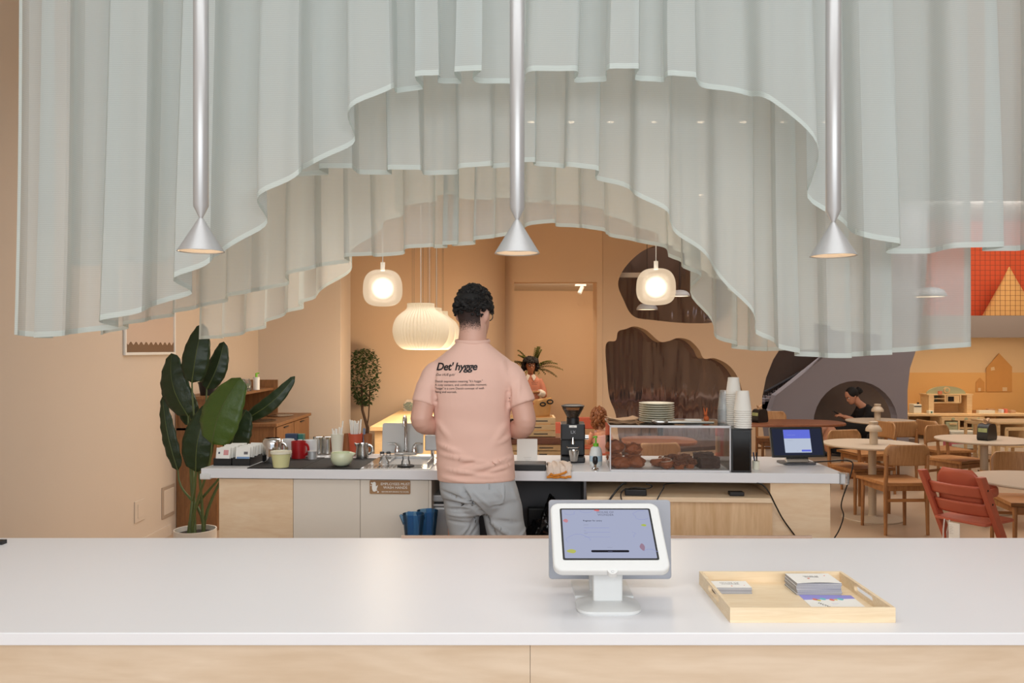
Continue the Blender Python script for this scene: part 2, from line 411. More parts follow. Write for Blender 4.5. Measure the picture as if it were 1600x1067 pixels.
hu = smoothpoly([cw(*p) for p in upper]); hl = smoothpoly([cw(*p) for p in lower])
arch = [cw(1196, 700), cw(1190, 655), cw(1191, 620), cw(1197, 590), cw(1208, 562), cw(1225, 535), cw(1255, 512), cw(1300, 498), cw(1345, 496)]
outer = [(0, 0), (arch[0][0], 0)]+arch+[(arch[-1][0], CEIL), (0, CEIL)]
holed_wall('wall_cloud', outer, [hu, hl], 0.25, M['wall_tan'], CO, ANG)
t = NT('mirror_sheet'); t.b.inputs['Metallic'].default_value = 0.9; t.b.inputs['Roughness'].default_value = 0.07
co = coord(t, (3, 3, 0.5)); nz = t.n('ShaderNodeTexNoise'); nz.inputs['Scale'].default_value = 1.5; t.l(co, nz.inputs[0])
bp = t.n('ShaderNodeBump'); bp.inputs['Strength'].default_value = 0.22; bp.inputs['Distance'].default_value = 0.1; t.l(nz.outputs[0], bp.inputs['Height']); t.l(bp.outputs[0], t.b.inputs['Normal'])
t.b.inputs['Base Color'].default_value = (*lin((168, 156, 160)), 1); M['mirror'] = t.m
def mirror(outl, label):
    o = MB().prism(outl, 0.2, 0.24, 'Y').build('mirror', M['mirror']); tag(o, label, 'mirror', None, None, CO, ANG); return o
def grow(o, s):
    cx = sum(p[0] for p in o)/len(o); cz = sum(p[1] for p in o)/len(o); return [(cx+(p[0]-cx)*s, cz+(p[1]-cz)*s) for p in o]
mirror(hu, 'rounded grey mirror high in the tan wall behind the right globe lamp')
mirror(hl, 'big cloud-shaped grey mirror in the tan wall behind the plates')
# grey wall behind the arch with the round seating niche and its own curved end
ZD = 12.75
def dw(px, py): return ((px-800)*ZD/F, EYE-(py-HZ)*ZD/F)
niche = [dw(1271, 712)]
cx, cz = 1337, 662
for i in range(17):
    a = PI-PI*i/16; niche.append(dw(cx+66*math.cos(a), cz-67*math.sin(a)))
niche.append(dw(1403, 712))
niche[0] = (niche[0][0], 0.14); niche[-1] = (niche[-1][0], 0.14)
edge = [dw(1420, 690), dw(1418, 650), dw(1418, 610), dw(1422, 575), dw(1432, 545), dw(1439, 510), dw(1445, 460), dw(1449, 400)]
outer = [(3.5, 0), (edge[0][0], 0)]+edge+[(edge[-1][0], CEIL), (3.5, CEIL)]
# the opening for the stair beyond, upper left
st = [dw(1180, 668), dw(1205, 640), dw(1212, 618), dw(1240, 596), dw(1275, 568), dw(1300, 548), dw(1180, 540)]
holed_wall('wall_grey', outer, [niche, st], 0.22, M['wall_grey'], (0, ZD, 0), 0)
struct(MB().bx(4.3, 6.6, 13.75, 13.9, 0, 1.6).bx(4.3, 6.6, ZD+0.22, 13.9, 0, 0.14).build('wall_niche', M['marble']))
struct(MB().bx(2.1, 6.5, 15.0, 15.2, 0, CEIL).build('wall_stair', M['wall_grey']))
# stair balustrade seen through that opening
sr = thing('stair_railing', 'dark stair railing with small square lattice, seen beyond the grey wall', 'railing', (4.0, 13.5, 0))
a0, a1 = W(1195, 612, 13.6)-Vector((4, 13.5, 0)), W(1290, 560, 13.6)-Vector((4, 13.5, 0))
m_ = MB().tube([a0, a1], 0.02, 6).tube([a0-Vector((0, 0, 0.12)), a1-Vector((0, 0, 0.12))], 0.02, 6)
m_.build('handrail', M['dgrey'], sr)
m_ = MB()
for i in range(26):
    p = a0.lerp(a1, i/25); m_.box(p-Vector((0, 0, 0.06)), (0.008, 0.01, 0.12))
for j in range(1, 4): m_.tube([a0-Vector((0, 0, 0.03*j)), a1-Vector((0, 0, 0.03*j))], 0.004, 4)
m_.build('lattice', M['black'], sr)
m_ = MB()
for i in range(14):
    p = a0.lerp(a1, i/13); m_.bx(p.x-0.3, p.x+0.06, -0.1, 0.5, p.z-0.34, p.z-0.24)
m_.build('tread', M['wall_grey'], sr)
# play area: painted wall, mezzanine fascia and soffit, orange wall, net
struct(MB().bx(5.4, 10.8, 15.0, 15.2, 0.95, 1.85).build('wall_play', M['wall_sand']))
struct(MB().bx(5.4, 10.8, 14.98, 15.2, 0, 1.155).build('wall_play_lower', M['wall_yellow']))
fz0, fz1 = 1.79, 2.16
struct(MB().bx(5.6, 10.8, 13.5, 13.6, fz0, fz1).bx(5.6, 10.8, 13.6, 15.2, fz0+0.02, fz0+0.10).build('ceiling_soffit', M['fascia']))
struct(MB().bx(5.3, 10.8, 14.3, 14.4, fz0+0.1, CEIL).build('wall_orange', M['orange']))
def mural(pts, label):
    o = MB().prism([((px-800)*14.975/F, EYE-(py-HZ)*14.975/F) for px, py in pts], 14.965, 14.979, 'Y').build('mural_house', M['mural']); tag(o, label, 'mural'); return o
big = thing('mural_castle', 'ochre house silhouette painted on the play area wall, the big one', 'mural', (8.9, 14.97, 1.1))
def mu(pts): return [((px-800)*14.97/F-8.9, EYE-(py-HZ)*14.97/F-1.1) for px, py in pts]
MB().prism(mu([(1541, 612), (1541, 575), (1561, 552), (1581, 573), (1581, 612)]), -0.006, 0.008, 'Y').build('house_shape', M['mural'], big)
MB().prism(mu([(1548, 579), (1548, 574), (1553, 573), (1554, 578)]), -0.012, 0, 'Y').build('window_mark', M['wall_sand'], big)
MB().prism(mu([(1566, 611), (1566, 605), (1573, 605), (1573, 611)]), -0.012, 0, 'Y').build('window_mark', M['wall_sand'], big)
sm_ = thing('mural_castle', 'small ochre house silhouette painted left of the big one', 'mural', (8.9, 14.97, 1.1))
MB().prism(mu([(1525, 612), (1525, 597), (1531, 590), (1538, 597), (1538, 612)]), -0.006, 0.008, 'Y').build('house_shape', M['mural'], sm_)
MB().prism(mu([(1528, 611), (1528, 606), (1532, 606), (1532, 611)]), -0.012, 0, 'Y').build('window_mark', M['wall_sand'], sm_)
# tent behind the net and the safety net itself
def pt(px, py, Z, o): v = W(px, py, Z); return (v.x-o[0], v.z-o[2])
to = (8.9, 13.92, 1.895); tn = thing('play_tent', 'pointed ochre cloth play tent up on the orange mezzanine', 'tent', to)
b_ = MB(); apex = Vector((W(1578, 417, 13.9).x-8.9, 0, W(1578, 417, 13.9).z-1.895)); hw = 0.62
n = 24; rows = []
for t_ in range(7):
    k = t_/6; rows.append([Vector((apex.x+math.cos(2*PI*i/n)*hw*k*(1+0.03*math.sin(i*5)), math.sin(2*PI*i/n)*0.33*k, apex.z*(1-k))) for i in range(n)])
rows[0] = [apex+Vector((math.cos(2*PI*i/n)*0.01, math.sin(2*PI*i/n)*0.01, 0)) for i in range(n)]
b_.grid(rows, True, True).build('tent_cloth', mat('tent_cloth', (214, 158, 90), 0.9, var=0.06, vs=12), tn, smooth=True)
nt = MB()
x0, x1, z0, z1 = 5.7, 10.8, fz1, CEIL
for i in range(int((x1-x0)/0.085)): nt.bx(x0+i*0.085, x0+i*0.085+0.0045, 13.52, 13.5245, z0, z1)
for i in range(int((z1-z0)/0.085)): nt.bx(x0, x1, 13.52, 13.526, z0+i*0.085, z0+i*0.085+0.0045)
tag(nt.build('safety_net', mat('net', (96, 50, 28), 0.9)), 'square-mesh safety net in front of the orange mezzanine wall', 'net')
# skirtings
struct(MB().bx(-2.95, -2.935, -2.9, 6.9, 0, 0.09).build('baseboard_left', M['wall']))
# ------------------------------------------------------------------ recessed ceiling lights
M['dl'] = emis('downlight_glow', (255, 226, 190), 14)
dl = thing('ceiling_light', 'x', 'ceiling light', (0, 0, 0), group='recessed ceiling lights seen through the sheer curtains')
MB().lathe([(0.035, -0.004), (0.05, -0.008), (0.055, 0)], n=20).build('trim_ring', M['white'], dl, smooth=True)
MB().cyl((0, 0, 0), 0.036, -0.005, 0.0, 20).build('lens', M['dl'], dl)
lab1 = 'small recessed ceiling light glowing through the curtains, nearer row'
lab2 = 'small recessed ceiling light glowing through the curtains, farther row'
dl['label'] = lab1; first = True
for row, (yy, pxs) in enumerate((( (188, 8.03), [830, 892, 954, 1023, 1095, 1161, 1225, 1290]), ((302, 11.8), [822, 866, 916, 958, 1002, 1055, 1096, 1140]))):
    Z = yy[1]
    for px in pxs:
        p = ((px-800)*Z/F, Z, CEIL)
        if first: dl.location = p; first = False
        else: dup(dl, p, 0, lab1 if row == 0 else lab2, 'nearer row of recessed ceiling lights' if row == 0 else 'farther row of recessed ceiling lights')
dl['group'] = 'nearer row of recessed ceiling lights'
dup(dl, (W(1540, 340, 12.5).x, 12.4, CEIL), 0, 'single recessed ceiling light above the orange mezzanine')['group'] = 'mezzanine ceiling light'
for px, Z_, lb in ((1519, 14.0, 'recessed light in the soffit at the lower right end of the curtain'), (1593, 13.75, 'recessed light in the soffit at the right edge of the photo')):
    o = dup(dl, ((px-800)*Z_/F, Z_, fz0+0.02), 0, lb); o.scale = (1.8, 1.8, 1); o['group'] = 'soffit lights'
# ================================================================== SHEER CURTAINS
def sheer(name, col, op):
    t = NT(name); t.t.nodes.remove(t.b)
    tr = t.n('ShaderNodeBsdfTransparent'); df = t.n('ShaderNodeBsdfDiffuse'); tl = t.n('ShaderNodeBsdfTranslucent')
    df.inputs[0].default_value = (*lin(col), 1); tl.inputs[0].default_value = (*lin(col), 1)
    m1 = t.n('ShaderNodeMixShader'); m1.inputs[0].default_value = 0.45; t.l(df.outputs[0], m1.inputs[1]); t.l(tl.outputs[0], m1.inputs[2])
    lw = t.n('ShaderNodeLayerWeight'); lw.inputs[0].default_value = 0.35
    # threads: very fine horizontal weave modulating the cover
    co = coord(t, (1, 1, 1)); wv = t.n('ShaderNodeTexWave', bands_direction='Z'); wv.inputs['Scale'].default_value = 42; wv.inputs['Distortion'].default_value = 1.5; wv.inputs['Detail'].default_value = 1
    t.l(co, wv.inputs[0])
    a = t.n('ShaderNodeMath', operation='MULTIPLY_ADD'); t.l(lw.outputs['Facing'], a.inputs[0]); a.inputs[1].default_value = (1-op)*0.9; a.inputs[2].default_value = op-0.03
    b = t.n('ShaderNodeMath', operation='MULTIPLY_ADD', use_clamp=True); t.l(wv.outputs['Fac'], b.inputs[0]); b.inputs[1].default_value = 0.06; t.l(a.outputs[0], b.inputs[2])
    m2 = t.n('ShaderNodeMixShader'); t.l(b.outputs[0], m2.inputs[0]); t.l(tr.outputs[0], m2.inputs[1]); t.l(m1.outputs[0], m2.inputs[2])
    t.l(m2.outputs[0], t.out.inputs[0]); return t.m
M['sheer'] = sheer('mint_sheer_voile', (226, 233, 232), 0.68)
M['hem'] = sheer('doubled_hem', (232, 240, 237), 0.86)
def interp(cp, x):
    if x <= cp[0][0]: return cp[0][1]
    for (a, ya), (b, yb) in zip(cp, cp[1:]):
        if x <= b:
            t = (x-a)/(b-a); return ya+(yb-ya)*t
    return cp[-1][1]
def smooth_profile(cp, x0, x1, n=200):
    xs = [x0+(x1-x0)*i/n for i in range(n+1)]; ys = [interp(cp, x) for x in xs]
    for _ in range(6): ys = [ys[0]]+[(ys[i-1]+2*ys[i]+ys[i+1])/4 for i in range(1, n)]+[ys[-1]]
    def f(x):
        t = max(0.0, min(n-1e-6, (x-x0)/(x1-x0)*n)); i = int(t); return ys[i]+(ys[i+1]-ys[i])*(t-i)
    return f
def curtain(label, Z, cps, wl, amp, seed, top=3.62):
    rnd = random.Random(seed)
    cp = [((px-800)*Z/F, EYE-(py-HZ)*Z/F) for px, py in cps]
    x0, x1 = cp[0][0], cp[-1][0]; zf = smooth_profile(cp, x0, x1)
    L = x1-x0; nf = max(3, int(L/wl))
    # fold phases with uneven widths
    ws = [rnd.uniform(0.55, 1.7) for _ in range(nf)]; s_ = sum(ws); am = [rnd.uniform(0.55, 1.2) for _ in range(nf+1)]
    cuts = [0]
    for w_ in ws: cuts.append(cuts[-1]+w_/s_)
    root = thing('sheer_curtain', label, 'curtain', ((x0+x1)/2, Z, top))
    N = nf*22; cols = []; hems = []
    zs_n = 26
    for i in range(N+1):
        u = i/N
        k = 0
        while k < nf-1 and u > cuts[k+1]: k += 1
        t = (u-cuts[k])/(cuts[k+1]-cuts[k]); ph = 2*PI*(k+t)
        A = am[k]*(1-t)+am[k+1]*t
        x = x0+L*u; zb = zf(x)
        col = []
        for j in range(zs_n+1):
            v = (j/zs_n)
            z = top+(zb-top)*v
            flare = 0.75+0.35*v
            dy = amp*A*flare*(math.sin(ph)+0.17*math.sin(3*ph)+0.10*math.sin(ph*0.5+k+0.5*v))*0.85
            dx = -wl*0.115*A*flare*math.sin(2*ph+0.25)+0.012*math.sin(3*v+k)*v
            ex = (x-(x0+x1)/2)*0.012*v
            col.append(Vector((x+dx+ex-root.location.x, dy, z-top)))
        cols.append(col)
        p = col[-1]; q = col[-1]+(col[-2]-col[-1]).normalized()*0.02
        hems.append([p+Vector((0, -0.001, 0)), q+Vector((0, -0.001, 0))])
    rows = [[c[j] for c in cols] for j in range(zs_n+1)]
    MB().grid(rows).build('fabric', M['sheer'], root, smooth=True, recalc=False)
    h = MB().grid([[a for a, b in hems], [b for a, b in hems]])
    # narrow rolled edges down both free sides
    for side in (0, -1):
        c0 = cols[side]; d = 0.012 if side == 0 else -0.012
        h.grid([[p+Vector((0, -0.001, 0)), p+Vector((d, -0.001, 0))] for p in c0])
    h.build('hem', M['hem'], root, smooth=True, recalc=False)
    MB().bx(x0-root.location.x-0.02, x1-root.location.x+0.02, -0.012, 0.012, 0.0, 0.03).bx(-0.01, 0.01, -0.01, 0.01, 0.03, CEIL-top).build('rail', M['white'], root)
    return root
L1 = [(34, 523), (75, 530), (122, 524), (185, 508), (250, 482), (320, 432), (365, 388), (400, 345), (445, 300), (500, 250), (550, 200), (590, 152), (640, 130), (720, 120), (850, 122), (1000, 116), (1150, 138), (1208, 165), (1250, 245), (1290, 322), (1330, 375), (1400, 394), (1500, 390), (1600, 388), (1800, 380)]
L2 = [(120, 414), (250, 408), (330, 398), (380, 335), (440, 285), (480, 267), (560, 268), (640, 270), (720, 268), (800, 256), (850, 256), (900, 264), (960, 280), (1000, 306), (1040, 338), (1080, 378), (1120, 420), (1150, 472), (1195, 535), (1235, 556), (1300, 560), (1400, 551), (1460, 545), (1506, 540)]
L3 = [(165, 523), (200, 510), (245, 500), (292, 489), (372, 465), (440, 446), (465, 430), (505, 416), (550, 403), (610, 398), (640, 390), (727, 382), (800, 366), (850, 350), (900, 353), (960, 370), (1035, 390), (1060, 415), (1085, 445), (1092, 485), (1112, 530), (1150, 546), (1195, 549), (1260, 545)]
L4 = [(318, 530), (370, 527), (420, 511), (450, 492), (485, 477), (520, 446), (560, 400), (600, 350), (640, 318), (700, 306), (800, 312), (900, 318), (960, 336), (1030, 372), (1100, 430), (1200, 480), (1300, 515), (1390, 525)]
curtain('foremost pale mint sheer curtain, longest at the left, with its hem arching highest', 2.95, L1, 0.27, 0.095, 3)
curtain('second pale mint sheer curtain, hanging lowest at the right above the till', 3.30, L2, 0.25, 0.075, 11)
curtain('third sheer curtain whose hem arches just over the head of the man', 4.15, L3, 0.24, 0.07, 5)
curtain('rearmost sheer curtain, seen mainly through the other three', 4.75, L4, 0.27, 0.07, 9)
# ================================================================== LAMPS
def cone_lamp(px, yb, yt, label, tilt):
    Z = 2.26; sc = Z/F; p = W(px, yb, Z); h = 52*sc; r = 35.5*sc
    root = thing('cone_pendant_lamp', label, 'pendant lamp', p, group='brushed metal cone pendants over the front counter')
    th = 0.003
    MB().lathe([(0.0065, h), (r, 0), (r-th, 0.0), (0.004, h-0.01)], n=48, cap=False).build('cone_shade', M['brushed'], root, smooth=True)
    MB().lathe([(r-th-0.002, 0.002), (0.01, h-0.012)], n=48).build('reflector', M['silverin'], root, smooth=True)
    MB().cyl((0, 0, 0), r*0.42, 0.028, 0.032, 32).build('bulb', emis('cone_bulb', (255, 214, 160), 9), root)
    tb = 11.5*sc; n0 = h; n1 = h+19*sc; top = CEIL-p.z
    tz = W(px, yt, Z).z-p.z
    MB().lathe([(0.0055, n0-0.002), (0.0055, n0+0.002), (tb, n1), (tb, tz), (0.006, tz+0.025), (0.0015, tz+0.027)], n=32, cap=True).build('tube', M['brushed'], root, smooth=True)
    MB().cyl((0, 0, 0), 0.0025, tz+0.02, top, 8).build('cord', M['black'], root)
    MB().cyl((0, 0, 0), 0.04, top-0.02, top, 24).build('ceiling_cap', M['white'], root)
    s = spot('cone_spot', p+Vector((0, 0, 0.02)), 2.2, WARM2, 120, 0.6, 0.02); s.parent = None
    return root
cone_lamp(314, 393, -16, 'silver cone pendant lamp on a thick tube, at the left end of the front counter', 0)
cone_lamp(808, 396, -16, 'silver cone pendant lamp on a thick tube, above the head of the man', 0)
cone_lamp(1302, 400, -16, 'silver cone pendant lamp on a thick tube, above the bamboo tray side', 0)
# frosted globe pendants
M['frost'] = None
def frost():
    t = NT('frosted_glass'); t.t.nodes.remove(t.b)
    tr = t.n('ShaderNodeBsdfTransparent'); em = t.n('ShaderNodeEmission'); gl = t.n('ShaderNodeBsdfGlossy'); gl.inputs['Roughness'].default_value = 0.25
    em.inputs[0].default_value = (*lin((255, 226, 190)), 1); em.inputs[1].default_value = 0.80
    a = t.n('ShaderNodeMixShader'); a.inputs[0].default_value = 0.04; t.l(em.outputs[0], a.inputs[1]); t.l(gl.outputs[0], a.inputs[2])
    m = t.n('ShaderNodeMixShader'); m.inputs[0].default_value = 0.66; t.l(tr.outputs[0], m.inputs[1]); t.l(a.outputs[0], m.inputs[2]); t.l(m.outputs[0], t.out.inputs[0]); return t.m
def softbulb():
    """bulb whose glow falls off towards its rim, as seen through frosted glass"""
    t = NT('globe_bulb'); t.t.nodes.remove(t.b)
    tr = t.n('ShaderNodeBsdfTransparent'); em = t.n('ShaderNodeEmission'); em.inputs[0].default_value = (*lin((255, 236, 206)), 1); em.inputs[1].default_value = 6
    lw = t.n('ShaderNodeLayerWeight'); lw.inputs[0].default_value = 0.5
    iv = t.n('ShaderNodeMath', operation='SUBTRACT', use_clamp=True); iv.inputs[0].default_value = 1.0; t.l(lw.outputs['Facing'], iv.inputs[1])
    pw = t.n('ShaderNodeMath', operation='POWER'); t.l(iv.outputs[0], pw.inputs[0]); pw.inputs[1].default_value = 2.2
    m = t.n('ShaderNodeMixShader'); t.l(pw.outputs[0], m.inputs[0]); t.l(tr.outputs[0], m.inputs[1]); t.l(em.outputs[0], m.inputs[2]); t.l(m.outputs[0], t.out.inputs[0]); return t.m
M['frost'] = frost()
def globe(px, py, label):
    Z = 5.2; sc = Z/F; p = W(px, py, Z); r = 30.5*sc; hh = 28*sc
    root = thing('globe_pendant_lamp', label, 'pendant lamp', p, group='frosted globe pendants')
    prof = []
    for i in range(25):
        a = -PI/2+PI*i/24; ca, sa = math.cos(a), math.sin(a)
        z = hh*math.copysign(abs(sa)**0.80, sa)*1.02; rr = r*abs(ca)**0.62*(1-0.05*(sa+0.0)); prof.append((max(0.002, rr), z))
    MB().lathe(prof, n=48).build('glass_globe', M['frost'], root, smooth=True)
    MB().ball((0, 0, -0.002), 0.075, 32).build('bulb', softbulb(), root, smooth=True)
    MB().cyl((0, 0, 0), 0.014, hh-0.004, hh+0.05, 16).build('socket', M['white'], root, smooth=True)
    MB().cyl((0, 0, 0), 0.003, hh+0.04, CEIL-p.z, 8).build('cord', M['white'], root)
    point('globe_light', p, 26, (1.0, 0.82, 0.62), 0.12)
    return root
globe(598, 450, 'frosted white globe pendant lamp, left of the ribbed lamps')
globe(1025, 448, 'frosted white globe pendant lamp, in front of the upper mirror')
# ribbed paper-like lamps
t = NT('ribbed_cocoon'); t.b.inputs['Base Color'].default_value = (0.62, 0.56, 0.46, 1); t.b.inputs['Roughness'].default_value = 0.7
t.b.inputs['Emission Color'].default_value = (*lin((255, 224, 176)), 1); t.b.inputs['Emission Strength'].default_value = 0.27; M['cocoon'] = t.m
def cocoon(px, ytop, Z, label):
    top = W(px, ytop, Z); R0 = 0.25; H0 = 0.425
    root = thing('ribbed_pendant_lamp', label, 'pendant lamp', (top.x, Z, top.z-H0), group='ribbed cocoon pendants in a row')
    P = [(0.05, 0.0), (0.13, 0.004), (0.175, 0.02), (0.212, 0.055), (0.238, 0.105), (0.25, 0.16), (0.25, 0.20), (0.24, 0.25), (0.215, 0.30), (0.175, 0.34), (0.142, 0.365), (0.126, 0.385), (0.122, 0.40), (0.122, 0.425)]
    P = [(v.x, v.y) for v in spline([(a, b, 0) for a, b in P], 4)]
    MB().lathe(P, n=240, ribs=48, amp=0.035).build('ribbed_shade', M['cocoon'], root, smooth=True)
    MB().lathe([(0.124, 0.415), (0.126, 0.43), (0.118, 0.43), (0.05, 0.43)], n=48).build('top_ring', M['cocoon'], root, smooth=True)
    m = MB()
    for i in range(4):
        a = PI/4+PI/2*i; m.tube([(0.1*math.cos(a), 0.1*math.sin(a), 0.43), (0.1*math.cos(a), 0.1*math.sin(a), CEIL-root.location.z)], 0.0012, 4)
    m.build('suspension_wire', M['dgrey'], root)
    MB().cyl((0, 0, 0), 0.003, 0.42, CEIL-root.location.z, 6).build('cord', M['white'], root)
    point('cocoon_light', (top.x, Z, top.z-0.85), 24, (1.0, 0.80, 0.56), 0.2)
cocoon(657.5, 475, 7.4, 'ribbed cream cocoon pendant lamp, the nearest and biggest of the row')
cocoon(671, 482, 8.2, 'ribbed cream cocoon pendant lamp, second in the row')
cocoon(682, 487, 8.9, 'ribbed cream cocoon pendant lamp, farthest, beside the hair of the man')
# grey dome lamps beyond
def dome(px, py, Z, r, label, group=None):
    p = W(px, py, Z); root = thing('dome_pendant_lamp', label, 'pendant lamp', p, group='grey dome pendants')
    prof = [(r, 0)]+[(r*math.cos(R(a))**0.8, r*0.62*math.sin(R(a))) for a in range(10, 90, 10)]+[(0.02, r*0.63)]
    MB().lathe(prof, n=36).build('dome_shade', M['grey'], root, smooth=True, solid=0.004)
    MB().cyl((0, 0, 0), r*0.93, 0.006, 0.012, 32).build('diffuser', emis('dome_glow', (255, 220, 180), 2.6), root)
    MB().cyl((0, 0, 0), 0.004, r*0.6, CEIL-p.z, 6).build('cord', M['black'], root)
dome(1062, 463, 9.6, 0.12, 'grey dome pendant lamp behind the right globe lamp')
dome(1011, 484, 10.4, 0.135, 'grey dome pendant lamp, lower left in front of the upper mirror')
dome(1453, 464, 9.5, 0.18, 'grey dome pendant lamp behind the curtain before the orange wall')
dome(1320, 484, 10.5, 0.15, 'grey dome pendant lamp behind the lowest curtain, left of the orange wall')
# spotlight and round sensor in the doorway room
sp = thing('track_spotlight', 'small white spotlight under the doorway ceiling', 'spotlight', (W(908, 444, 13.0).x, 13.0, 2.62))
MB().bx(-0.1, 0.08, -0.02, 0.02, 0.0, 0.03).build('track', M['white'], sp)
MB().tube([(0.02, 0, -0.01), (-0.03, -0.03, -0.12)], 0.035, 14).tube([(0.02, 0, 0.03), (0.02, 0, -0.03)], 0.008, 6).build('spot_head', M['white'], sp, smooth=True)
struct(MB().bx(0, 2.0, 11.75, 14.5, 2.65, 2.72).build('ceiling_room', M['ceiling']))
tag(MB().cyl((0, 0, 0), 0.055, -0.012, 0.012, 24, M=Matrix.Rotation(PI/2, 4, 'X')).build('wall_disc', M['wall_tan']), 'round cover disc high on the lit back wall of the doorway room', 'wall disc', loc=(W(907, 473, 14.48).x, 14.485, W(907, 473, 14.48).z))
# ================================================================== FRONT COUNTER
FT = 1.0
fc = thing('front_counter', 'long white-topped front counter with pale plywood front, nearest the viewer', 'counter', (0, 1.69, 0))
MB().bx(-2.3, 2.6, 0, 0.85, 0.973, FT).build('countertop', M['whitetop'], fc, bevel=0.002)
MB().bx(-2.25, 0.0388, 0.045, 0.80, 0.05, 0.973).build('front_panel', M['birchf'], fc)
MB().bx(0.0398, 2.55, 0.045, 0.80, 0.05, 0.973).build('front_panel', M['birchf'], fc)
MB().bx(-0.35, 0.95, 0.842, 0.85, 0.99, 1.008).build('rear_ledge', M['ledge'], fc)
MB().bx(-2.2, 2.5, 0.09, 0.75, 0, 0.05).build('plinth', M['dgrey'], fc)
tag(MB().bx(-0.012, 0.012, -0.012, 0.012, 0, 0.014).bx(-0.03, 0.008, -0.004, 0.004, 0.010, 0.014).build('cable_clip', M['black']), 'tiny black clip at the left end of the front counter top', 'clip', loc=W(1, 851, 2.46))
# tablet stand
ts = thing('tablet_stand', 'white tablet kiosk on a flared foot, standing on the front counter', 'tablet', (0.222, 1.855, FT))
rr = rrect(0.148, 0.115, 0.035, 6)
MB().grid([[Vector((x*k, y*k, z)) for x, y in rr] for k, z in ((0.97, 0.0), (1.0, 0.003), (0.99, 0.008), (0.80, 0.013), (0.5, 0.018))], True, True).build('foot', M['white'], ts, smooth=True)
b = MB(); b.bx(-0.034, 0.034, -0.005, 0.028, 0.012, 0.115); b.build('post', M['white'], ts, bevel=0.004)
tilt = R(-55)      # screen leans back
MT = Matrix.Translation((0.0, -0.005, 0.170)) @ Matrix.Rotation(tilt, 4, 'X') @ FACE   # local x right, y up the screen, z to the viewer
b = MB(); b.prism(rrect(0.260, 0.205, 0.022, 8), -0.020, 0.0, 'Z', MT); b.build('enclosure', M['white'], ts, smooth=True, bevel=0.005, seg=3)
b = MB(); b.prism(rrect(0.216, 0.156, 0.004, 3, 0, 0.004), 0.0003, 0.0009, 'Z', MT); b.build('bezel', M['black'], ts)
scr = emis('tablet_screen_glow', (176, 182, 208), 0.88)
so = MB().prism(rrect(0.207, 0.147, 0.002, 2, 0, 0.004), 0.0010, 0.0014, 'Z', MT).build('screen', scr, ts, label='lit lavender screen showing a sign-in form')
def scr_text(s, x, y, size, m, par=so, T=MT, z=0.0018, **k):
    b = text_bm(s, size, 0.0001, **k); b.xf(T @ Matrix.Translation((x, y, z))); return b.build('lettering', m, par)
ik = emis('screen_ink', (120, 122, 140), 0.8); ikd = emis('screen_dark', (44, 42, 50), 0.7); ikl = emis('screen_lilac', (150, 156, 206), 0.9)
scr_text('HOUSE OF\nWONDER', 0.0, 0.066, 0.0085, ik, align='CENTER')
scr_text('Register for entry', -0.055, 0.040, 0.0062, ikd)
scr_text('--------\n\n-------\n\n----\n\n-----', -0.055, 0.028, 0.0045, ik)
scr_text('---------', 0.0, -0.040, 0.004, ik, align='CENTER')
for yy in (0.020, 0.006, -0.008): MB().prism(rrect(0.06, 0.0006, 0.0002, 1, -0.025, yy), 0.0016, 0.0019, 'Z', MT).build('field_line', ikl, so)
MB().prism(rrect(0.086, 0.0062, 0.003, 4, 0, -0.050), 0.0016, 0.0020, 'Z', MT).build('button', ikd, so)
scr_text('--------', 0, -0.0518, 0.004, ikl, align='CENTER', z=0.0024)
b = MB()
for cx_, cy_, r_, a0_, a1_ in ((-0.07, -0.02, 0.026, 0, 200), (0.085, 0.060, 0.018, 60, 330), (-0.045, 0.082, 0.018, 190, 340), (0.09, -0.06, 0.02, 30, 150), (0.05, 0.0, 0.012, -60, 60), (-0.085, 0.072, 0.014, 200, 360)):
    pts = [MT @ Vector((cx_+(r_+0.003*math.sin(5*R(a)))*math.cos(R(a)), max(-0.066, min(0.074, cy_+r_*0.8*math.sin(R(a)))), 0.0016)) for a in range(a0_, a1_, 12)]
    b.tube(pts, 0.0004, 4)
b.build('squiggle', ikl, so)
def dab(x, y, w_, h_, c): MB().prism(smoothpoly([(x-w_/2, y), (x, y+h_/2), (x+w_/2, y+0.1*h_), (x+w_*0.2, y-h_/2)], 3), 0.0016, 0.0018, 'Z', MT).build('paint_dab', emis('dab', c, 0.8), so)
dab(-0.088, -0.05, 0.022, 0.012, (200, 204, 110)); dab(-0.096, 0.042, 0.012, 0.012, (216, 150, 160)); dab(0.086, 0.028, 0.013, 0.007, (190, 205, 90)); dab(0.074, -0.038, 0.012, 0.022, (170, 140, 160)); dab(-0.02, 0.075, 0.014, 0.006, (230, 120, 120))
b = MB().prism([(0.011*math.cos(R(a)), 0.011*math.sin(R(a))-0.1025) for a in range(180, 361, 15)], -0.012, 0.001, 'Z', MT); b.build('lock_tab', M['white'], ts)
b = MB(); ML = MT @ Matrix.Translation((0, -0.107, 0.0012))
b.tube([ML @ Vector((0.003*math.cos(R(a)), 0.003*math.sin(R(a)), 0)) for a in range(20, 330, 20)], 0.0004, 4); b.build('lock_mark', M['grey'], ts)
# the other display, back to back with it
b = MB(); MR = Matrix.Translation((0.024, 0.155, 0.121)) @ Matrix.Rotation(R(-4), 4, 'X') @ FACE
b.prism(rrect(0.307, 0.196, 0.008, 4), -0.010, 0.0, 'Z', MR); b.build('rear_display', mat('silver_grey_back', (158, 160, 168), 0.4), ts, bevel=0.002, label='light grey back of the second display')
b = MB(); b.bx(-0.03, 0.03, 0.115, 0.15, 0.005, 0.10).bx(-0.07, 0.07, 0.07, 0.20, 0, 0.006); b.build('rear_post', M['white'], ts)
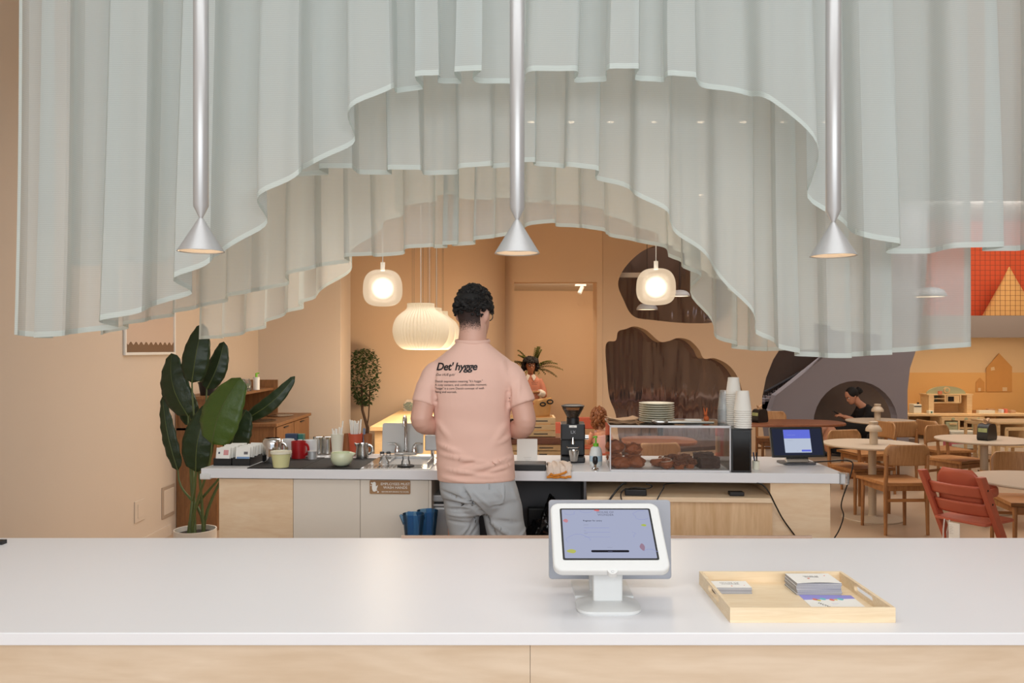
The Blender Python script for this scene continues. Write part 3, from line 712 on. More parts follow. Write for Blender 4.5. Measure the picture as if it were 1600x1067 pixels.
# bamboo tray
TX, TY = 0.659, 1.752; TWd, TD, TH = 0.363, 0.29, 0.033
tr = thing('bamboo_tray', 'pale bamboo serving tray with handle slots, on the front counter', 'tray', (TX, TY, FT))
MB().bx(-TWd/2+0.004, TWd/2-0.004, 0.004, TD-0.004, 0.001, 0.006).build('tray_bottom', M['bamboo'], tr)
MB().bx(-TWd/2, TWd/2, 0, 0.008, 0, TH).build('front_wall', M['bamboo'], tr, bevel=0.0008)
MB().bx(-TWd/2, TWd/2, TD-0.008, TD, 0, TH).build('back_wall', M['bamboo'], tr, bevel=0.0008)
def slotwall(sx):
    out = [(0.008, 0), (TD-0.008, 0), (TD-0.008, TH), (0.008, TH)]
    hole = rrect(0.10, 0.014, 0.0068, 6, TD/2, TH*0.60)
    b = bmesh.new()
    for lp in (out, hole):
        vs = [b.verts.new((0, p[0], p[1])) for p in lp]
        for i in range(len(vs)): b.edges.new((vs[i], vs[(i+1) % len(vs)]))
    bmesh.ops.triangle_fill(b, use_beauty=True, use_dissolve=False, edges=b.edges[:])
    r = bmesh.ops.extrude_face_region(b, geom=b.faces[:])
    for v in [g for g in r['geom'] if isinstance(g, bmesh.types.BMVert)]: v.co.x += 0.008
    mb = MB(); mb.b.free(); mb.b = b; mb.xf(Matrix.Translation((-TWd/2 if sx < 0 else TWd/2-0.008, 0, 0)))
    mb.build('handle_wall', M['bamboo'], tr)
slotwall(-1); slotwall(1)
zt = FT+0.0062
def card(name, w_, d_, h_, m, loc, rz, label, cat='card', group=None):
    o = MB().bx(-w_/2, w_/2, -d_/2, d_/2, 0, h_).build(name, m); tag(o, label, cat, group, None, loc, rz); return o
def flattext(s, size, m, par, x, y, z, rz=0, **k):
    b = text_bm(s, size, 0.00005, **k); b.xf(Matrix.Translation((x, y, z)) @ Matrix.Rotation(rz, 4, 'Z')); return b.build('lettering', m, par)
edge_m = mat('card_edges', (158, 158, 164), 0.7, var=0.2, vs=3, bscale=(1, 1, 300))
# left card stack
for i in range(5):
    c = thing('business_card', 'white printed card in the stack at the left end of the tray' if i < 4 else 'white card with grey lettering, topmost of the stack at the left end of the tray', 'card', (TX-0.122+0.0006*random.uniform(-1, 1), TY+0.215+0.001*random.uniform(-1, 1), zt+0.0030*i), R(random.uniform(-1, 1)), 'cards in the left stack')
    MB().bx(-0.045, 0.045, -0.0275, 0.0275, 0, 0.0028).build('card_body', edge_m, c)
    f_ = MB().bx(-0.045, 0.045, -0.0275, 0.0275, 0.0028, 0.0030).build('card_face', M['paper'], c)
    if i == 4:
        flattext('HOUSE OF\nWONDER', 0.010, M['inkg'], f_, 0, 0.008, 0.0031, align='CENTER')
        MB().cyl((0.0, -0.014, 0), 0.0022, 0.003, 0.0032, 10).cyl((0.032, -0.008, 0), 0.0015, 0.003, 0.0032, 10).build('print_dot', M['coral'], f_)
# right card stack
for i in range(8):
    c = thing('postcard', 'pale postcard in the thick stack at the right of the tray' if i < 7 else 'slightly curled pale postcard, topmost of the thick stack in the tray', 'card', (TX+0.082+0.0015*random.uniform(-1, 1), TY+0.219, zt+0.0036*i), R(random.uniform(-1.2, 1.2)), 'postcards in the right stack')
    MB().bx(-0.054, 0.054, -0.042, 0.042, 0, 0.0032).build('card_body', edge_m, c)
    b = MB()
    rows = [[Vector((x, y, 0.0034+(0.002*(math.sin((x+0.054)/0.108*PI)) if i == 7 and y < 0 else 0))) for x in [(-0.054+0.108*q/12) for q in range(13)]] for y in (-0.042, 0, 0.042)]
    f_ = b.grid(rows).build('card_face', M['paper'], c, solid=0.0003)
    if i == 7:
        flattext('HOUSE OF\nWONDER', 0.008, M['inkg'], f_, 0, 0.014, 0.0040, align='CENTER')
        MB().cyl((-0.012, -0.004, 0), 0.003, 0.0046, 0.0049, 10).cyl((0.036, 0.02, 0), 0.002, 0.0040, 0.0043, 10).build('print_dot', M['coral'], f_)
# purple and white flyers
fl = thing('flyer', 'flyer with a lavender band and colourful figures, in front of the postcards', 'flyer', (TX+0.092, TY+0.118, zt), R(-2))
MB().bx(-0.062, 0.062, -0.056, 0.056, 0, 0.001).build('sheet', M['paper'], fl)
MB().prism([(-0.062, 0.018), (0.062, 0.030), (0.062, 0.056), (-0.062, 0.056)], 0.001, 0.0012, 'Z').build('band', M['lav'], fl)
for x, y, r_, m in ((-0.035, 0.020, 0.006, 'coral'), (-0.028, 0.014, 0.005, 'yel'), (-0.015, 0.024, 0.007, 'sky'), (0.004, 0.018, 0.006, 'coral'), (0.026, 0.024, 0.007, 'sky'), (0.014, 0.020, 0.004, 'yel')):
    MB().prism(smoothpoly([(x-r_, y), (x-r_*0.3, y+r_*1.5), (x+r_, y+0.3*r_), (x+r_*0.2, y-r_)], 3), 0.0012, 0.0014, 'Z').build('figure', M[m], fl)
flattext('WONDER', 0.013, M['ink'], fl, -0.040, -0.004, 0.0011, R(-62))
flattext('---------\n------', 0.006, M['lav'], fl, -0.006, -0.008, 0.0011)
f2 = card('flyer', 0.09, 0.05, 0.001, M['paper'], (TX+0.124, TY+0.05, zt), 0.03, 'plain white flyer half hidden at the front right corner of the tray', 'flyer')
c2 = card('leaflet', 0.062, 0.04, 0.001, M['black'], (TX-0.138, TY+0.065, zt), 0.02, 'black card lying at the front left corner of the tray')
c3 = card('leaflet', 0.066, 0.04, 0.001, M['paper'], (TX-0.074, TY+0.067, zt), -0.03, 'small white card lying beside the black one in the tray')
# ================================================================== REAR COUNTER
RT = 1.0; RY = 3.93; RA = math.atan(-0.055)
def RC(px, dy, z=RT):
    k = (px-800)/F; Z = (RY+dy)/(1+0.055*k); return Vector((k*Z, Z, z))
def RB(px, py, z=RT):       # where a thing whose foot shows at row py stands on the counter
    Z = (EYE-z)*F/(py-HZ); return Vector(((px-800)/F*Z, Z, z))
cs = math.cos(RA); sn = math.sin(RA)
def loc2(px, dy=0):         # counter-local x of a column
    p = RC(px, dy); return p.x*cs+(p.y-RY)*sn
rc = thing('rear_counter', 'white-topped service counter with birch and white fronts, behind the man', 'counter', (0, RY, 0), RA)
XL, XR = loc2(314), loc2(1321)
hx0, hx1 = loc2(560), loc2(672)
top = [(XL, 0), (XR, 0), (XR-0.02, 0.60), (XL+0.02, 0.60)]
MB().prism(top, 0.952, RT, 'Z').build('countertop', M['whitetop'], rc, bevel=0.002)
x = [loc2(p) for p in (338, 455, 560.5, 668, 912, 1205, 1300)]
def pan(n, a, b_, m, y0=0.03, y1=0.05, z0=0.1, z1=0.945, par=rc, **k): return MB().bx(a+0.001, b_-0.001, y0, y1, z0, z1).build(n, m, par, bevel=0.001, **k)
pan('birch_panel', x[0], x[1], M['birch'])
pan('cabinet_door', x[1], x[2], M['whitecab']); pan('cabinet_door', x[2], x[3], M['whitecab'])
MB().bx(x[0], x[3], 0.05, 0.55, 0.02, 0.94).bx(x[3], x[3]+0.015, 0.03, 0.55, 0.0, 0.945).build('cabinet_body', M['whitecab'], rc)
MB().bx(x[4], x[4]+0.012, -0.01, 0.55, 0.0, 0.952).bx(x[3]+0.02, x[4], 0.5, 0.52, 0, 0.952).build('bay_lining', M['dgrey'], rc)
pan('birch_panel', x[5], x[6], M['birch'], 0.02, 0.05, 0.0, 0.952)
MB().bx(x[5]+0.006, x[6], 0.05, 0.55, 0.0, 0.952).bx(x[4]+0.012, x[5], 0.45, 0.55, 0.0, 0.952).build('cabinet_body', M['birch'], rc)
bb = thing('birch_cabinet', 'low birch plywood box with a lid, pushed under the rear counter', 'cabinet', (0, RY, 0), RA)
MB().bx(x[4]+0.014, x[5], -0.02, 0.38, 0.0, 0.862).build('box_body', M['birchd'], bb)
MB().bx(x[4]+0.014, x[5]+0.002, -0.035, 0.40, 0.862, 0.885).build('box_lid', M['birch'], bb, bevel=0.002)
MB().cyl((XR-0.005, 0.01, 0), 0.026, 0.950, 1.002, 20).build('corner_guard', M['clearcup'], rc, smooth=True)
MB().bx(XL-0.005, XL+0.05, -0.008, 0.05, 0.945, 0.975).build('corner_guard', M['white'], rc, bevel=0.006)
# hand-washing sign
sg = thing('wash_hands_sign', 'brown engraved sign about washing hands, on the right white cabinet door', 'sign', RC(609.5, 0.028, 0.0), RA)
zz = W(609, 761, RC(609, 0.028).y).z
MB().prism(rrect(0.205, 0.068, 0.006, 4, 0, zz), -0.003, 0.0, 'Y').build('sign_plate', M['signbrown'], sg)
def ytext(s, x, z, size, m, par, y=-0.0035, **k):
    b = text_bm(s, size, 0.0003, **k); b.xf(Matrix.Translation((x, y, z)) @ FACE); return b.build('lettering', m, par)
ytext('EMPLOYEES MUST\nWASH HANDS', 0.027, zz+0.010, 0.0185, M['paper'], sg, align='CENTER', line=0.95)
ytext('BEFORE RETURNING TO WORK', 0.027, zz-0.026, 0.0095, M['paper'], sg, align='CENTER')
b = MB().prism(smoothpoly([(-0.078+p[0]*0.014, zz+p[1]*0.02) for p in ((-0.8, -0.6), (-0.9, 0.3), (-0.7, 1.0), (-0.35, 1.25), (0.1, 1.3), (0.45, 1.05), (0.55, 0.2), (1.2, 0.5), (0.9, -0.3), (0.5, -1.0), (-0.3, -1.1))], 3), -0.0045, -0.003, 'Y')
b.build('hand_symbol', M['paper'], sg)
b = MB()
for x_, z_, r_ in ((-0.092, 0.020, 0.004), (-0.096, 0.008, 0.0025), (-0.060, -0.024, 0.004), (-0.066, -0.016, 0.0025)): b.cyl((x_, 0, zz+z_), r_, -0.0, 0.0015, 12, M=Matrix.Rotation(PI/2, 4, 'X'))
b.xf(Matrix.Translation((0, -0.003, 0))); b.build('bubble_symbol', M['paper'], sg)
# ---- left part
mp = []
for i, (a, b_) in enumerate(((386, 471), (472, 562))):
    p0, p1 = RC(a, 0.004), RC(b_, 0.004); q1 = RC(a+14 if i == 0 else 481, 0.36) if False else None
    o = MB().bx(0, p1.x-p0.x, 0, 0.40 if i == 0 else 0.38, 0, 0.005).build('bar_mat', M['matb'], bevel=0.001)
    tag(o, ['black rubber bar mat under the steel pitcher and red mug', 'black rubber bar mat under the cream bowl and straw cups'][i], 'bar mat', 'black bar mats', None, p0+Vector((0, 0, 0)), RA)
ZM = RT+0.005
ph = thing('packet_holder', 'black plastic caddy with two rows of sugar packets, at the left counter end', 'caddy', RB(362, 727.5)+Vector((0, 0, 0)), RA)
for s_ in (-1, 1):
    MB().bx(s_*0.049-0.047, s_*0.049+0.047, 0, 0.003, 0, 0.036).bx(s_*0.049-0.047, s_*0.049+0.047, 0.245, 0.248, 0, 0.036).bx(s_*0.049-0.047, s_*0.049+0.047, 0, 0.248, 0, 0.004).bx(s_*0.049-0.047, s_*0.049-0.044, 0, 0.248, 0, 0.036).bx(s_*0.049+0.044, s_*0.049+0.047, 0, 0.248, 0, 0.036).build('compartment', M['black'], ph)
cols = ['paper', 'paper', 'paper']
pk = None
for s_ in (-1, 1):
    for i in range(12):
        lb = ('sugar packet in the left row of the black caddy', 'sugar packet in the right row of the black caddy')[s_ > 0]
        if i == 0: lb = ('front sugar packet of the left row, printed in pink', 'front sugar packet of the right row, printed with a blue stripe')[s_ > 0]
        L = ph.location+Vector((s_*0.049*cs, 0, 0)); q = Matrix.Rotation(RA, 4, 'Z') @ Vector((0, 0.012+0.0195*i, 0.03)); loc = L+q+Vector((random.uniform(-.004, .004), 0, random.uniform(0, 0.008)))
        if i == 0:
            pk = thing('sugar_packet', lb, 'sugar packet', loc, RA+R(random.uniform(-4, 4)), 'sugar packets')
            b = MB().box((0, 0.002, 0.028), (0.074, 0.004, 0.056), rx=R(-12)); b.build('packet', M['paper'], pk, bevel=0.0015)
            T = Matrix.Translation((0, 0.002, 0.028)) @ Matrix.Rotation(R(-12), 4, 'X') @ Matrix.Translation((0, -0.0021, -0.028))
            if s_ < 0:
                MB().bx(0.004, 0.03, -0.001, 0.0, 0.018, 0.044).xf(T).build('print', mat('pink_print', (214, 150, 150), 0.8), pk); MB().bx(-0.024, -0.016, -0.001, 0, 0.024, 0.034).xf(T).build('print', M['navy'], pk)
            else:
                MB().bx(-0.03, 0.036, -0.001, 0.0, 0.0, 0.010).xf(T).build('print', mat('blue_print', (130, 160, 200), 0.8), pk); MB().bx(0.006, 0.026, -0.001, 0, 0.022, 0.036).xf(T).build('print', M['inkg'], pk)
            plain = None
        elif i == 1:
            plain = thing('sugar_packet', lb, 'sugar packet', loc, RA+R(random.uniform(-4, 4)), 'sugar packets')
            MB().box((0, 0.002, 0.028), (0.074, 0.004, 0.056), rx=R(-12)).build('packet', M['paper'], plain, bevel=0.0015)
        else: dup(plain, loc, RA+R(random.uniform(-5, 5)), lb)
def vessel(name, label, cat, px, py, prof, m, z=ZM, group=None, n=40, handle=None, body='body', rz=0):
    r = thing(name, label, cat, RB(px, py, z), rz, group)
    MB().lathe(prof, n=n).build(body, m, r, smooth=True)
    if handle: MB().tube(handle, 0.005, 8, flat=1.5).build('handle', m, r, smooth=True)
    return r
def cup(r0, r1, h, t=0.003, rim=0): return [(0.001, 0), (r0, 0), (r0+(r1-r0)*0.5, h*0.5), (r1, h-rim), (r1, h), (r1-t, h), (r0+(r1-r0)*0.5-t, h*0.5), (r0-t, t), (0.001, t)]
hd = lambda r, z0, z1, out=0.03: crv((r-0.002, 0, z1), (r+out, 0, z1+0.005), (r+out, 0, z0), (r-0.002, 0, z0), 10)
vessel('steel_pitcher', 'large round-shouldered steel pitcher beside the sugar packets', 'pitcher', 426, 722, [(0.001, 0), (0.05, 0), (0.052, 0.01), (0.052, 0.10), (0.049, 0.118), (0.042, 0.126), (0.038, 0.127), (0.038, 0.12), (0.048, 0.10), (0.048, 0.01), (0.001, 0.005)], M['chrome'], handle=hd(0.05, 0.03, 0.10, 0.03))
tb = vessel('plastic_tub', 'translucent tub of pale green paste with a lid, at the counter front', 'tub', 439, 729.5, [(0.001, 0), (0.038, 0), (0.048, 0.068), (0.047, 0.068), (0.037, 0.002), (0.001, 0.002)], mat('tub_paste', (216, 214, 160), 0.5))
MB().lathe([(0.001, 0.078), (0.044, 0.076), (0.046, 0.081), (0.053, 0.080), (0.053, 0.069), (0.048, 0.067)], n=40).build('lid', M['cream'], tb, smooth=True)
mg = vessel('red_mug', 'red mug with a handle standing on the black mat', 'mug', 466.5, 715.5, cup(0.038, 0.039, 0.092), M['red'], handle=hd(0.038, 0.018, 0.078, 0.034), rz=R(-20))
vessel('white_mug', 'white mug with black lettering behind the red mug', 'mug', 449, 711, cup(0.036, 0.037, 0.09), M['white'])
ytext('h', 0.0, 0.035, 0.035, M['ink'], [o for o in C.objects if o.name.startswith('white_mug')][0], y=-0.039)
vessel('white_mug', 'plain white mug to the right behind the red mug', 'mug', 485, 712, cup(0.036, 0.037, 0.088), M['white'])
vessel('sugar_tin', 'small brushed steel tin in front of the canister', 'tin', 488, 717, [(0.001, 0), (0.024, 0), (0.024, 0.037), (0.0255, 0.038), (0.0255, 0.043), (0.001, 0.043)], M['brushed'])
for px, py, lb in ((498, 708, 'steel canister with a glossy lid, between mug and beige cup'), (512, 708, 'steel canister half hidden behind the first one')):
    v_ = vessel('steel_canister', lb, 'canister', px, py, [(0.001, 0), (0.030, 0), (0.030, 0.085)], M['steel'], group='steel canisters'); MB().lathe([(0.032, 0.083), (0.032, 0.095), (0.028, 0.098), (0.001, 0.098)], n=32).build('lid', M['chrome'], v_, smooth=True)
for px, py, w_, h_, m, lb in ((456, 708, 0.065, 0.10, 'navy', 'dark blue tea box behind the mugs'), (468, 707, 0.055, 0.095, 'teal', 'teal tea box behind the dark blue one')):
    p = RB(px, py, ZM); p.z = ZM; r_ = thing('tea_box', lb, 'box', p, RA); MB().bx(-w_/2, w_/2, -0.02, 0.02, 0, h_+0.012).build('carton', M[m], r_, bevel=0.002)
    MB().bx(-w_*0.42, w_*0.42, -0.0212, -0.02, 0.055, 0.078).build('print', M['paper'], r_)
bw = vessel('mixing_bowl', 'pale green pouring bowl with a lip, at the front of the black mat', 'bowl', 534, 727.5, [(0.001, 0), (0.028, 0), (0.044, 0.010), (0.055, 0.030), (0.057, 0.048), (0.053, 0.066), (0.052, 0.068), (0.049, 0.067), (0.053, 0.048), (0.050, 0.028), (0.04, 0.012), (0.001, 0.004)], M['greencream'], body='bowl')
MB().tube([(0.044, 0, 0.056), (0.060, 0, 0.060), (0.068, 0, 0.064)], [0.016, 0.009, 0.003], 10).build('pouring_lip', M['greencream'], bw, smooth=True)
# cups with spoons and straws
cb = vessel('utensil_cup', 'tall beige plastic cup holding white spoons', 'cup', 527, 711, cup(0.028, 0.037, 0.118), M['cream'])
st_ = vessel('straw_cup', 'red-orange plastic cup packed with paper-wrapped straws', 'cup', 555.5, 710, cup(0.030, 0.040, 0.118), M['terra'])
for (base, n_, h_, r_, nm, lb, gp) in ((cb, 7, 0.16, 0.003, 'plastic_spoon', 'white plastic spoon standing in the beige cup', 'white spoons'), (st_, 13, 0.19, 0.0035, 'wrapped_straw', 'paper-wrapped straw standing in the red-orange cup', 'wrapped straws')):
    src = None
    for i in range(n_):
        a = 2*PI*i/n_+0.3; rr_ = 0.013 if i % 2 else 0.020; lx, ly = rr_*math.cos(a), rr_*math.sin(a); hh = h_*random.uniform(0.86, 1.05)
        if i == 0 and nm == 'plastic_spoon': hh = 0.19
        o = MB().tube([(lx*0.7, ly*0.7, 0.006), (lx*1.55, ly*1.55, hh)], [r_, r_*1.25], 6, flat=0.5 if nm[0] == 'p' else 1, up=(0, 1, 0)).build(nm, M['paper'], smooth=True)
        if nm[0] == 'p': pass
        tag(o, lb, 'spoon' if nm[0] == 'p' else 'straw', gp, None, base.location)
tag(MB().bx(-0.007, 0.007, -0.002, 0.002, 0.0, 0.145).build('grey_stick', mat('slate_stick', (116, 126, 148), 0.5), bevel=0.001), 'flat slate-blue stick standing beside the red-orange cup', 'stick', loc=RB(569, 709, ZM)+Vector((0, 0, 0)))
for px, lb in ((543, 'brown kraft cup behind the beige cup'), (573, 'dark brown kraft cup behind the red-orange cup')):
    p = RC(px, 0.585, ZM); v_ = thing('kraft_cup', lb, 'cup', p); MB().lathe(cup(0.026, 0.031, 0.11), n=32).build('body', mat('brown_cup', (150, 92, 50), 0.6), v_, smooth=True)
pi = vessel('milk_pitcher', 'small steel milk pitcher with a handle, at the right end of the mat', 'pitcher', 566, 715, [(0.001, 0), (0.036, 0), (0.037, 0.02), (0.032, 0.055), (0.034, 0.078), (0.033, 0.078), (0.030, 0.055), (0.034, 0.02), (0.001, 0.003)], M['steel'], handle=hd(0.033, 0.02, 0.068, 0.03))
MB().tube([(-0.028, 0, 0.066), (-0.042, 0, 0.08)], [0.010, 0.003], 8).build('spout', M['steel'], pi, smooth=True)
# sink
p = RC(563, 0.02); sk = thing('steel_sink', 'stainless steel sink with a drainer, set in the rear counter', 'sink', p, RA)
SW = RC(672, 0.02).x-p.x; SD = 0.42
MB().bx(0, SW, 0, 0.15, 0.0, 0.004).bx(0, 0.10, 0.15, SD, 0, 0.004).bx(SW-0.035, SW, 0.15, SD, 0, 0.004).bx(0.10, SW-0.035, SD-0.05, SD, 0, 0.004).build('rim_plate', M['steel'], sk, bevel=0.001)
MB().bx(0.10, 0.105, 0.15, SD-0.05, 0.002, 0.016).bx(SW-0.04, SW-0.035, 0.15, SD-0.05, 0.002, 0.016).bx(0.10, SW-0.035, SD-0.055, SD-0.05, 0.002, 0.016).bx(0.105, SW-0.04, 0.15, SD-0.055, 0.0005, 0.003).build('basin', M['brushed'], sk)
b = MB()
for i in range(9): b.bx(0.015+i*0.02, 0.019+i*0.02, 0.02, 0.13, 0.004, 0.006)
b.build('drain_rib', M['steel'], sk)
fa = thing('faucet', 'chrome gooseneck faucet with two lever handles, behind the sink', 'faucet', RB(634, 712)+Vector((0, 0, 0.004)), RA)
MB().bx(-0.062, 0.062, -0.016, 0.016, 0, 0.018).build('base_plate', M['chrome'], fa, bevel=0.006, seg=3)
pts = [(0, 0, 0.015), (0, 0, 0.19)]+[(0, -0.028+0.028*math.cos(R(a)), 0.19+0.028*math.sin(R(a))) for a in range(20, 181, 20)]+[(0.003, -0.056, 0.165)]
MB().tube(pts, 0.0085, 12).cyl((0, 0, 0), 0.014, 0.015, 0.03, 16).build('spout', M['chrome'], fa, smooth=True)
for s_ in (-1, 1):
    MB().lathe([(0.016, 0.016), (0.015, 0.03), (0.010, 0.05), (0.004, 0.058)], (s_*0.048, 0, 0), 16).tube([(s_*0.048, 0, 0.050), (s_*0.06, -0.008, 0.066), (s_*0.085, -0.02, 0.068), (s_*0.098, -0.025, 0.067)], [0.009, 0.007, 0.0055, 0.004], 8).build('lever', M['chrome'], fa, smooth=True)
# white board behind the sink
wb = thing('white_board', 'large white board leaning behind the faucet', 'board', RC(629, 0.575), RA)
MB().prism(rrect(0.235, 0.172, 0.012, 4, 0, 0.092), -0.006, 0.006, 'Y').xf(Matrix.Rotation(R(-6), 4, 'X')).build('panel', mat('cool_white_board', (206, 204, 200), 0.35), wb, bevel=0.002)
# glasses
def gl(name, lb, px, py, prof, z=RT+0.007, h=None):
    r = thing(name, lb, 'glass', RB(px, py, z)); MB().lathe(prof, n=28).build('glass', M['glass'], r, smooth=True)
    if h: MB().tube(h, 0.0035, 8).build('handle', M['glass'], r, smooth=True)
gl('glass_mug', 'small clear glass upturned on the drainer, left', 600, 726, [(0.028, 0), (0.026, 0.012), (0.014, 0.04), (0.012, 0.044), (0.001, 0.044)], h=hd(0.022, 0.006, 0.026, 0.018))
co_ = thing('black_coaster', 'round black rubber coaster on the sink edge', 'coaster', RB(634, 728, RT+0.0045)); MB().lathe([(0.001, 0), (0.042, 0), (0.044, 0.003), (0.040, 0.005), (0.001, 0.004)], n=32).build('disc', M['matb'], co_, smooth=True)
gl('espresso_glass', 'small clear glass upturned on the black coaster', 634, 727, [(0.024, 0), (0.022, 0.02), (0.017, 0.03), (0.018, 0.046), (0.001, 0.046)], z=RT+0.010)
for px, lb in ((597, 'tiny shaker with a black cap, left of the faucet'), (607, 'tiny shaker with a black cap, next to the faucet')):
    v_ = thing('shaker', lb, 'shaker', RB(px, 712, RT+0.0045)); MB().lathe([(0.001, 0), (0.012, 0), (0.012, 0.012), (0.008, 0.016)], n=20).build('body', M['glass'], v_, smooth=True); MB().lathe([(0.012, 0.012), (0.013, 0.02), (0.008, 0.024), (0.001, 0.025)], n=12).build('cap', M['black'], v_, smooth=True)
# steel dispenser to the left of the man
dp = thing('napkin_dispenser', 'steel boxy machine on a leg beside the sink, partly behind the man', 'dispenser', RB(678, 716), RA)
MB().bx(-0.045, 0.055, -0.03, 0.12, 0.045, 0.13).build('housing', M['brushed'], dp, bevel=0.005)
MB().bx(-0.04, 0.05, -0.02, 0.11, 0.131, 0.136).build('top_plate', M['chrome'], dp)
MB().cyl((0.025, 0.0, 0), 0.010, 0.005, 0.045, 14).cyl((0.025, 0, 0), 0.02, 0, 0.006, 18).cyl((-0.02, 0.08, 0), 0.01, 0, 0.045, 12).build('leg', M['chrome'], dp, smooth=True)
MB().tube([(-0.02, 0.04, 0.135), (-0.01, 0.04, 0.16), (0.02, 0.04, 0.165)], 0.006, 8).build('lever', M['chrome'], dp, smooth=True)
# steel bin and blue jugs in front of the cabinets, black bin bag in the bay
bi = thing('steel_bin', 'brushed steel pedal bin in the bay beside the white cabinet', 'bin', (RC(692, 0.1).x, RC(692, 0.10).y, 0), RA)
MB().bx(-0.05, 0.15, 0, 0.34, 0.02, 0.80).build('body', M['brushed'], bi, bevel=0.012)
MB().bx(-0.053, 0.153, -0.004, 0.344, 0.80, 0.815).bx(-0.053, 0.153, -0.004, 0.344, 0.825, 0.86).build('lid', M['brushed'], bi, bevel=0.006)
MB().bx(-0.045, 0.145, 0.01, 0.33, 0, 0.03).build('base', M['black'], bi)
# little shelf which carries the jugs
cr = thing('step_stool', 'low white trolley shelf in front of the cabinet, carrying the blue jugs', 'stool', RC(664, -0.16, 0), RA)
MB().bx(-0.11, 0.11, -0.1, 0.14, 0.655, 0.67).build('seat', M['ledge'], cr, bevel=0.003)
for sx in (-1, 1):
    for sy in (-1, 1): MB().bx(sx*0.09-0.01, sx*0.09+0.01, sy*0.08-0.01, sy*0.08+0.01, 0, 0.655).build('leg', M['white'], cr)
for i, (px, dy, hh, lb) in enumerate(((646, -0.19, 0.155, 'blue translucent measuring jug, front left of the pair'), (668, -0.09, 0.150, 'blue translucent jug tucked behind the first one'))):
    j = thing('blue_jug', lb, 'jug', RC(px, dy, 0.67), R(-10 if i == 0 else 15), 'blue translucent jugs')
    MB().lathe([(0.001, 0), (0.036, 0), (0.040, 0.04), (0.048, hh*0.75), (0.052, hh), (0.050, hh), (0.046, hh*0.75), (0.038, 0.04), (0.034, 0.003), (0.001, 0.003)], n=28).build('body', M['blue'], j, smooth=True)
    MB().tube([(-0.03, -0.02, hh*0.75), (-0.055, -0.03, hh*0.99)], [0.018, 0.006], 8).build('spout', M['blue'], j, smooth=True)
    MB().bx(-0.014, 0.014, -0.05, -0.044, 0.05, hh+0.02).build('handle', M['blue'], j, bevel=0.002)
bg = thing('bin_bag', 'big shiny black bin bag bulging under the rear counter', 'bag', (RC(862, 0.12).x, RC(862, 0.12).y+0.1, 0), RA)
b = MB(); b.blob((0, 0.02, 0.40), (0.13, 0.13, 0.39), 0.22, 7, 5, seed=4)
for v in b.b.verts:
    k = v.co; v.co.z = max(0.003, v.co.z); v.co += Vector((noise.noise(k*18), noise.noise(k*19+Vector((5, 0, 0))), 0))*0.014
b.build('bag_body', M['bag'], bg, smooth=True)
b = MB().tube([(-0.05, -0.09, 0.66), (-0.03, -0.13, 0.69), (0.01, -0.12, 0.66)], [0.008, 0.018, 0.006], 8).tube([(-0.03, -0.12, 0.66), (-0.045, -0.13, 0.62)], [0.01, 0.02], 8); b.build('knot', M['bag'], bg, smooth=True)
bg2 = thing('waste_bin', 'dark bin standing behind the black bag', 'bin', (RC(862, 0.40).x+0.01, RC(862, 0.40).y+0.03, 0), RA)
MB().bx(-0.14, 0.14, -0.03, 0.03, 0, 0.74).build('body', M['black'], bg2, bevel=0.01)
# ---- middle: drip tray, towel, sign, grinder, soap, tamper
dt = thing('drip_tray', 'shallow black tray on the counter edge right of the man', 'tray', RC(829, 0.012), RA)
MB().bx(-0.088, 0.075, 0, 0.13, 0.0, 0.030).build('body', M['black'], dt, bevel=0.003)
MB().bx(-0.08, 0.067, 0.008, 0.122, 0.030, 0.0315).build('grill', M['dgrey'], dt)
tg = thing('table_sign', 'white upright paper sign beside the elbow of the man', 'sign', RB(824, 724), RA)
MB().bx(-0.055, 0.052, 0, 0.003, 0.0, 0.128).xf(Matrix.Rotation(R(-8), 4, 'X')).build('sheet', M['paper'], tg)
b = text_bm('--------------\n-----------\n--------', 0.009, 0.0001, align='CENTER'); b.xf(Matrix.Rotation(R(-8), 4, 'X') @ Matrix.Translation((0.0, -0.001, 0.030)) @ FACE); b.build('lettering', M['inkg'], tg)
MB().bx(-0.055, 0.052, 0.0, 0.05, 0.0, 0.003).build('foot', M['paper'], tg)
tw = thing('towel', 'cream towel with an orange border hanging over the counter edge', 'towel', RC(874, 0.0), RA)
b = MB(); rows = []
path = [(0.16, 0.004), (0.12, 0.024), (0.06, 0.03), (0.0, 0.022), (-0.016, 0.004), (-0.018, -0.022)]
pp = spline([(0, a, z) for a, z in path], 5)
for v in pp: rows.append([Vector((-0.056+0.112*i/20+0.006*math.sin(v.y*40+i), v.y-0.004*math.sin(i*0.9), v.z+0.006*math.sin(i*0.8+v.y*30)*(1 if v.z > 0.01 else 0.3))) for i in range(21)])
b.grid(rows).build('cloth', M['towel'], tw, smooth=True, solid=0.012)
b = MB(); e = [r_ + Vector((0, -0.008, -0.002)) for r_ in rows[-1]]
b.tube(e, 0.006, 8).tube([e[0]+Vector((0.006, 0, 0)), e[2]+Vector((0, -0.004, 0.016)), e[6]+Vector((0, -0.006, 0.010)), e[10]+Vector((0, -0.006, 0.012)), e[14]+Vector((0, -0.004, 0.024)), e[17]+Vector((0, -0.002, 0.028))], 0.0055, 8); b.build('border', M['towelo'], tw, smooth=True)
gr = thing('coffee_grinder', 'black coffee grinder with a hopper of beans, right of the man', 'coffee grinder', RB(895, 722), RA)
MB().bx(-0.064, 0.064, -0.03, 0.13, 0.0, 0.03).bx(-0.064, 0.064, 0.03, 0.13, 0.03, 0.12).bx(-0.064, 0.064, -0.03, 0.13, 0.12, 0.205).build('body', M['black'], gr, bevel=0.006)
MB().lathe([(0.034, 0.205), (0.034, 0.235)], n=28).build('neck', M['black'], gr, smooth=True)
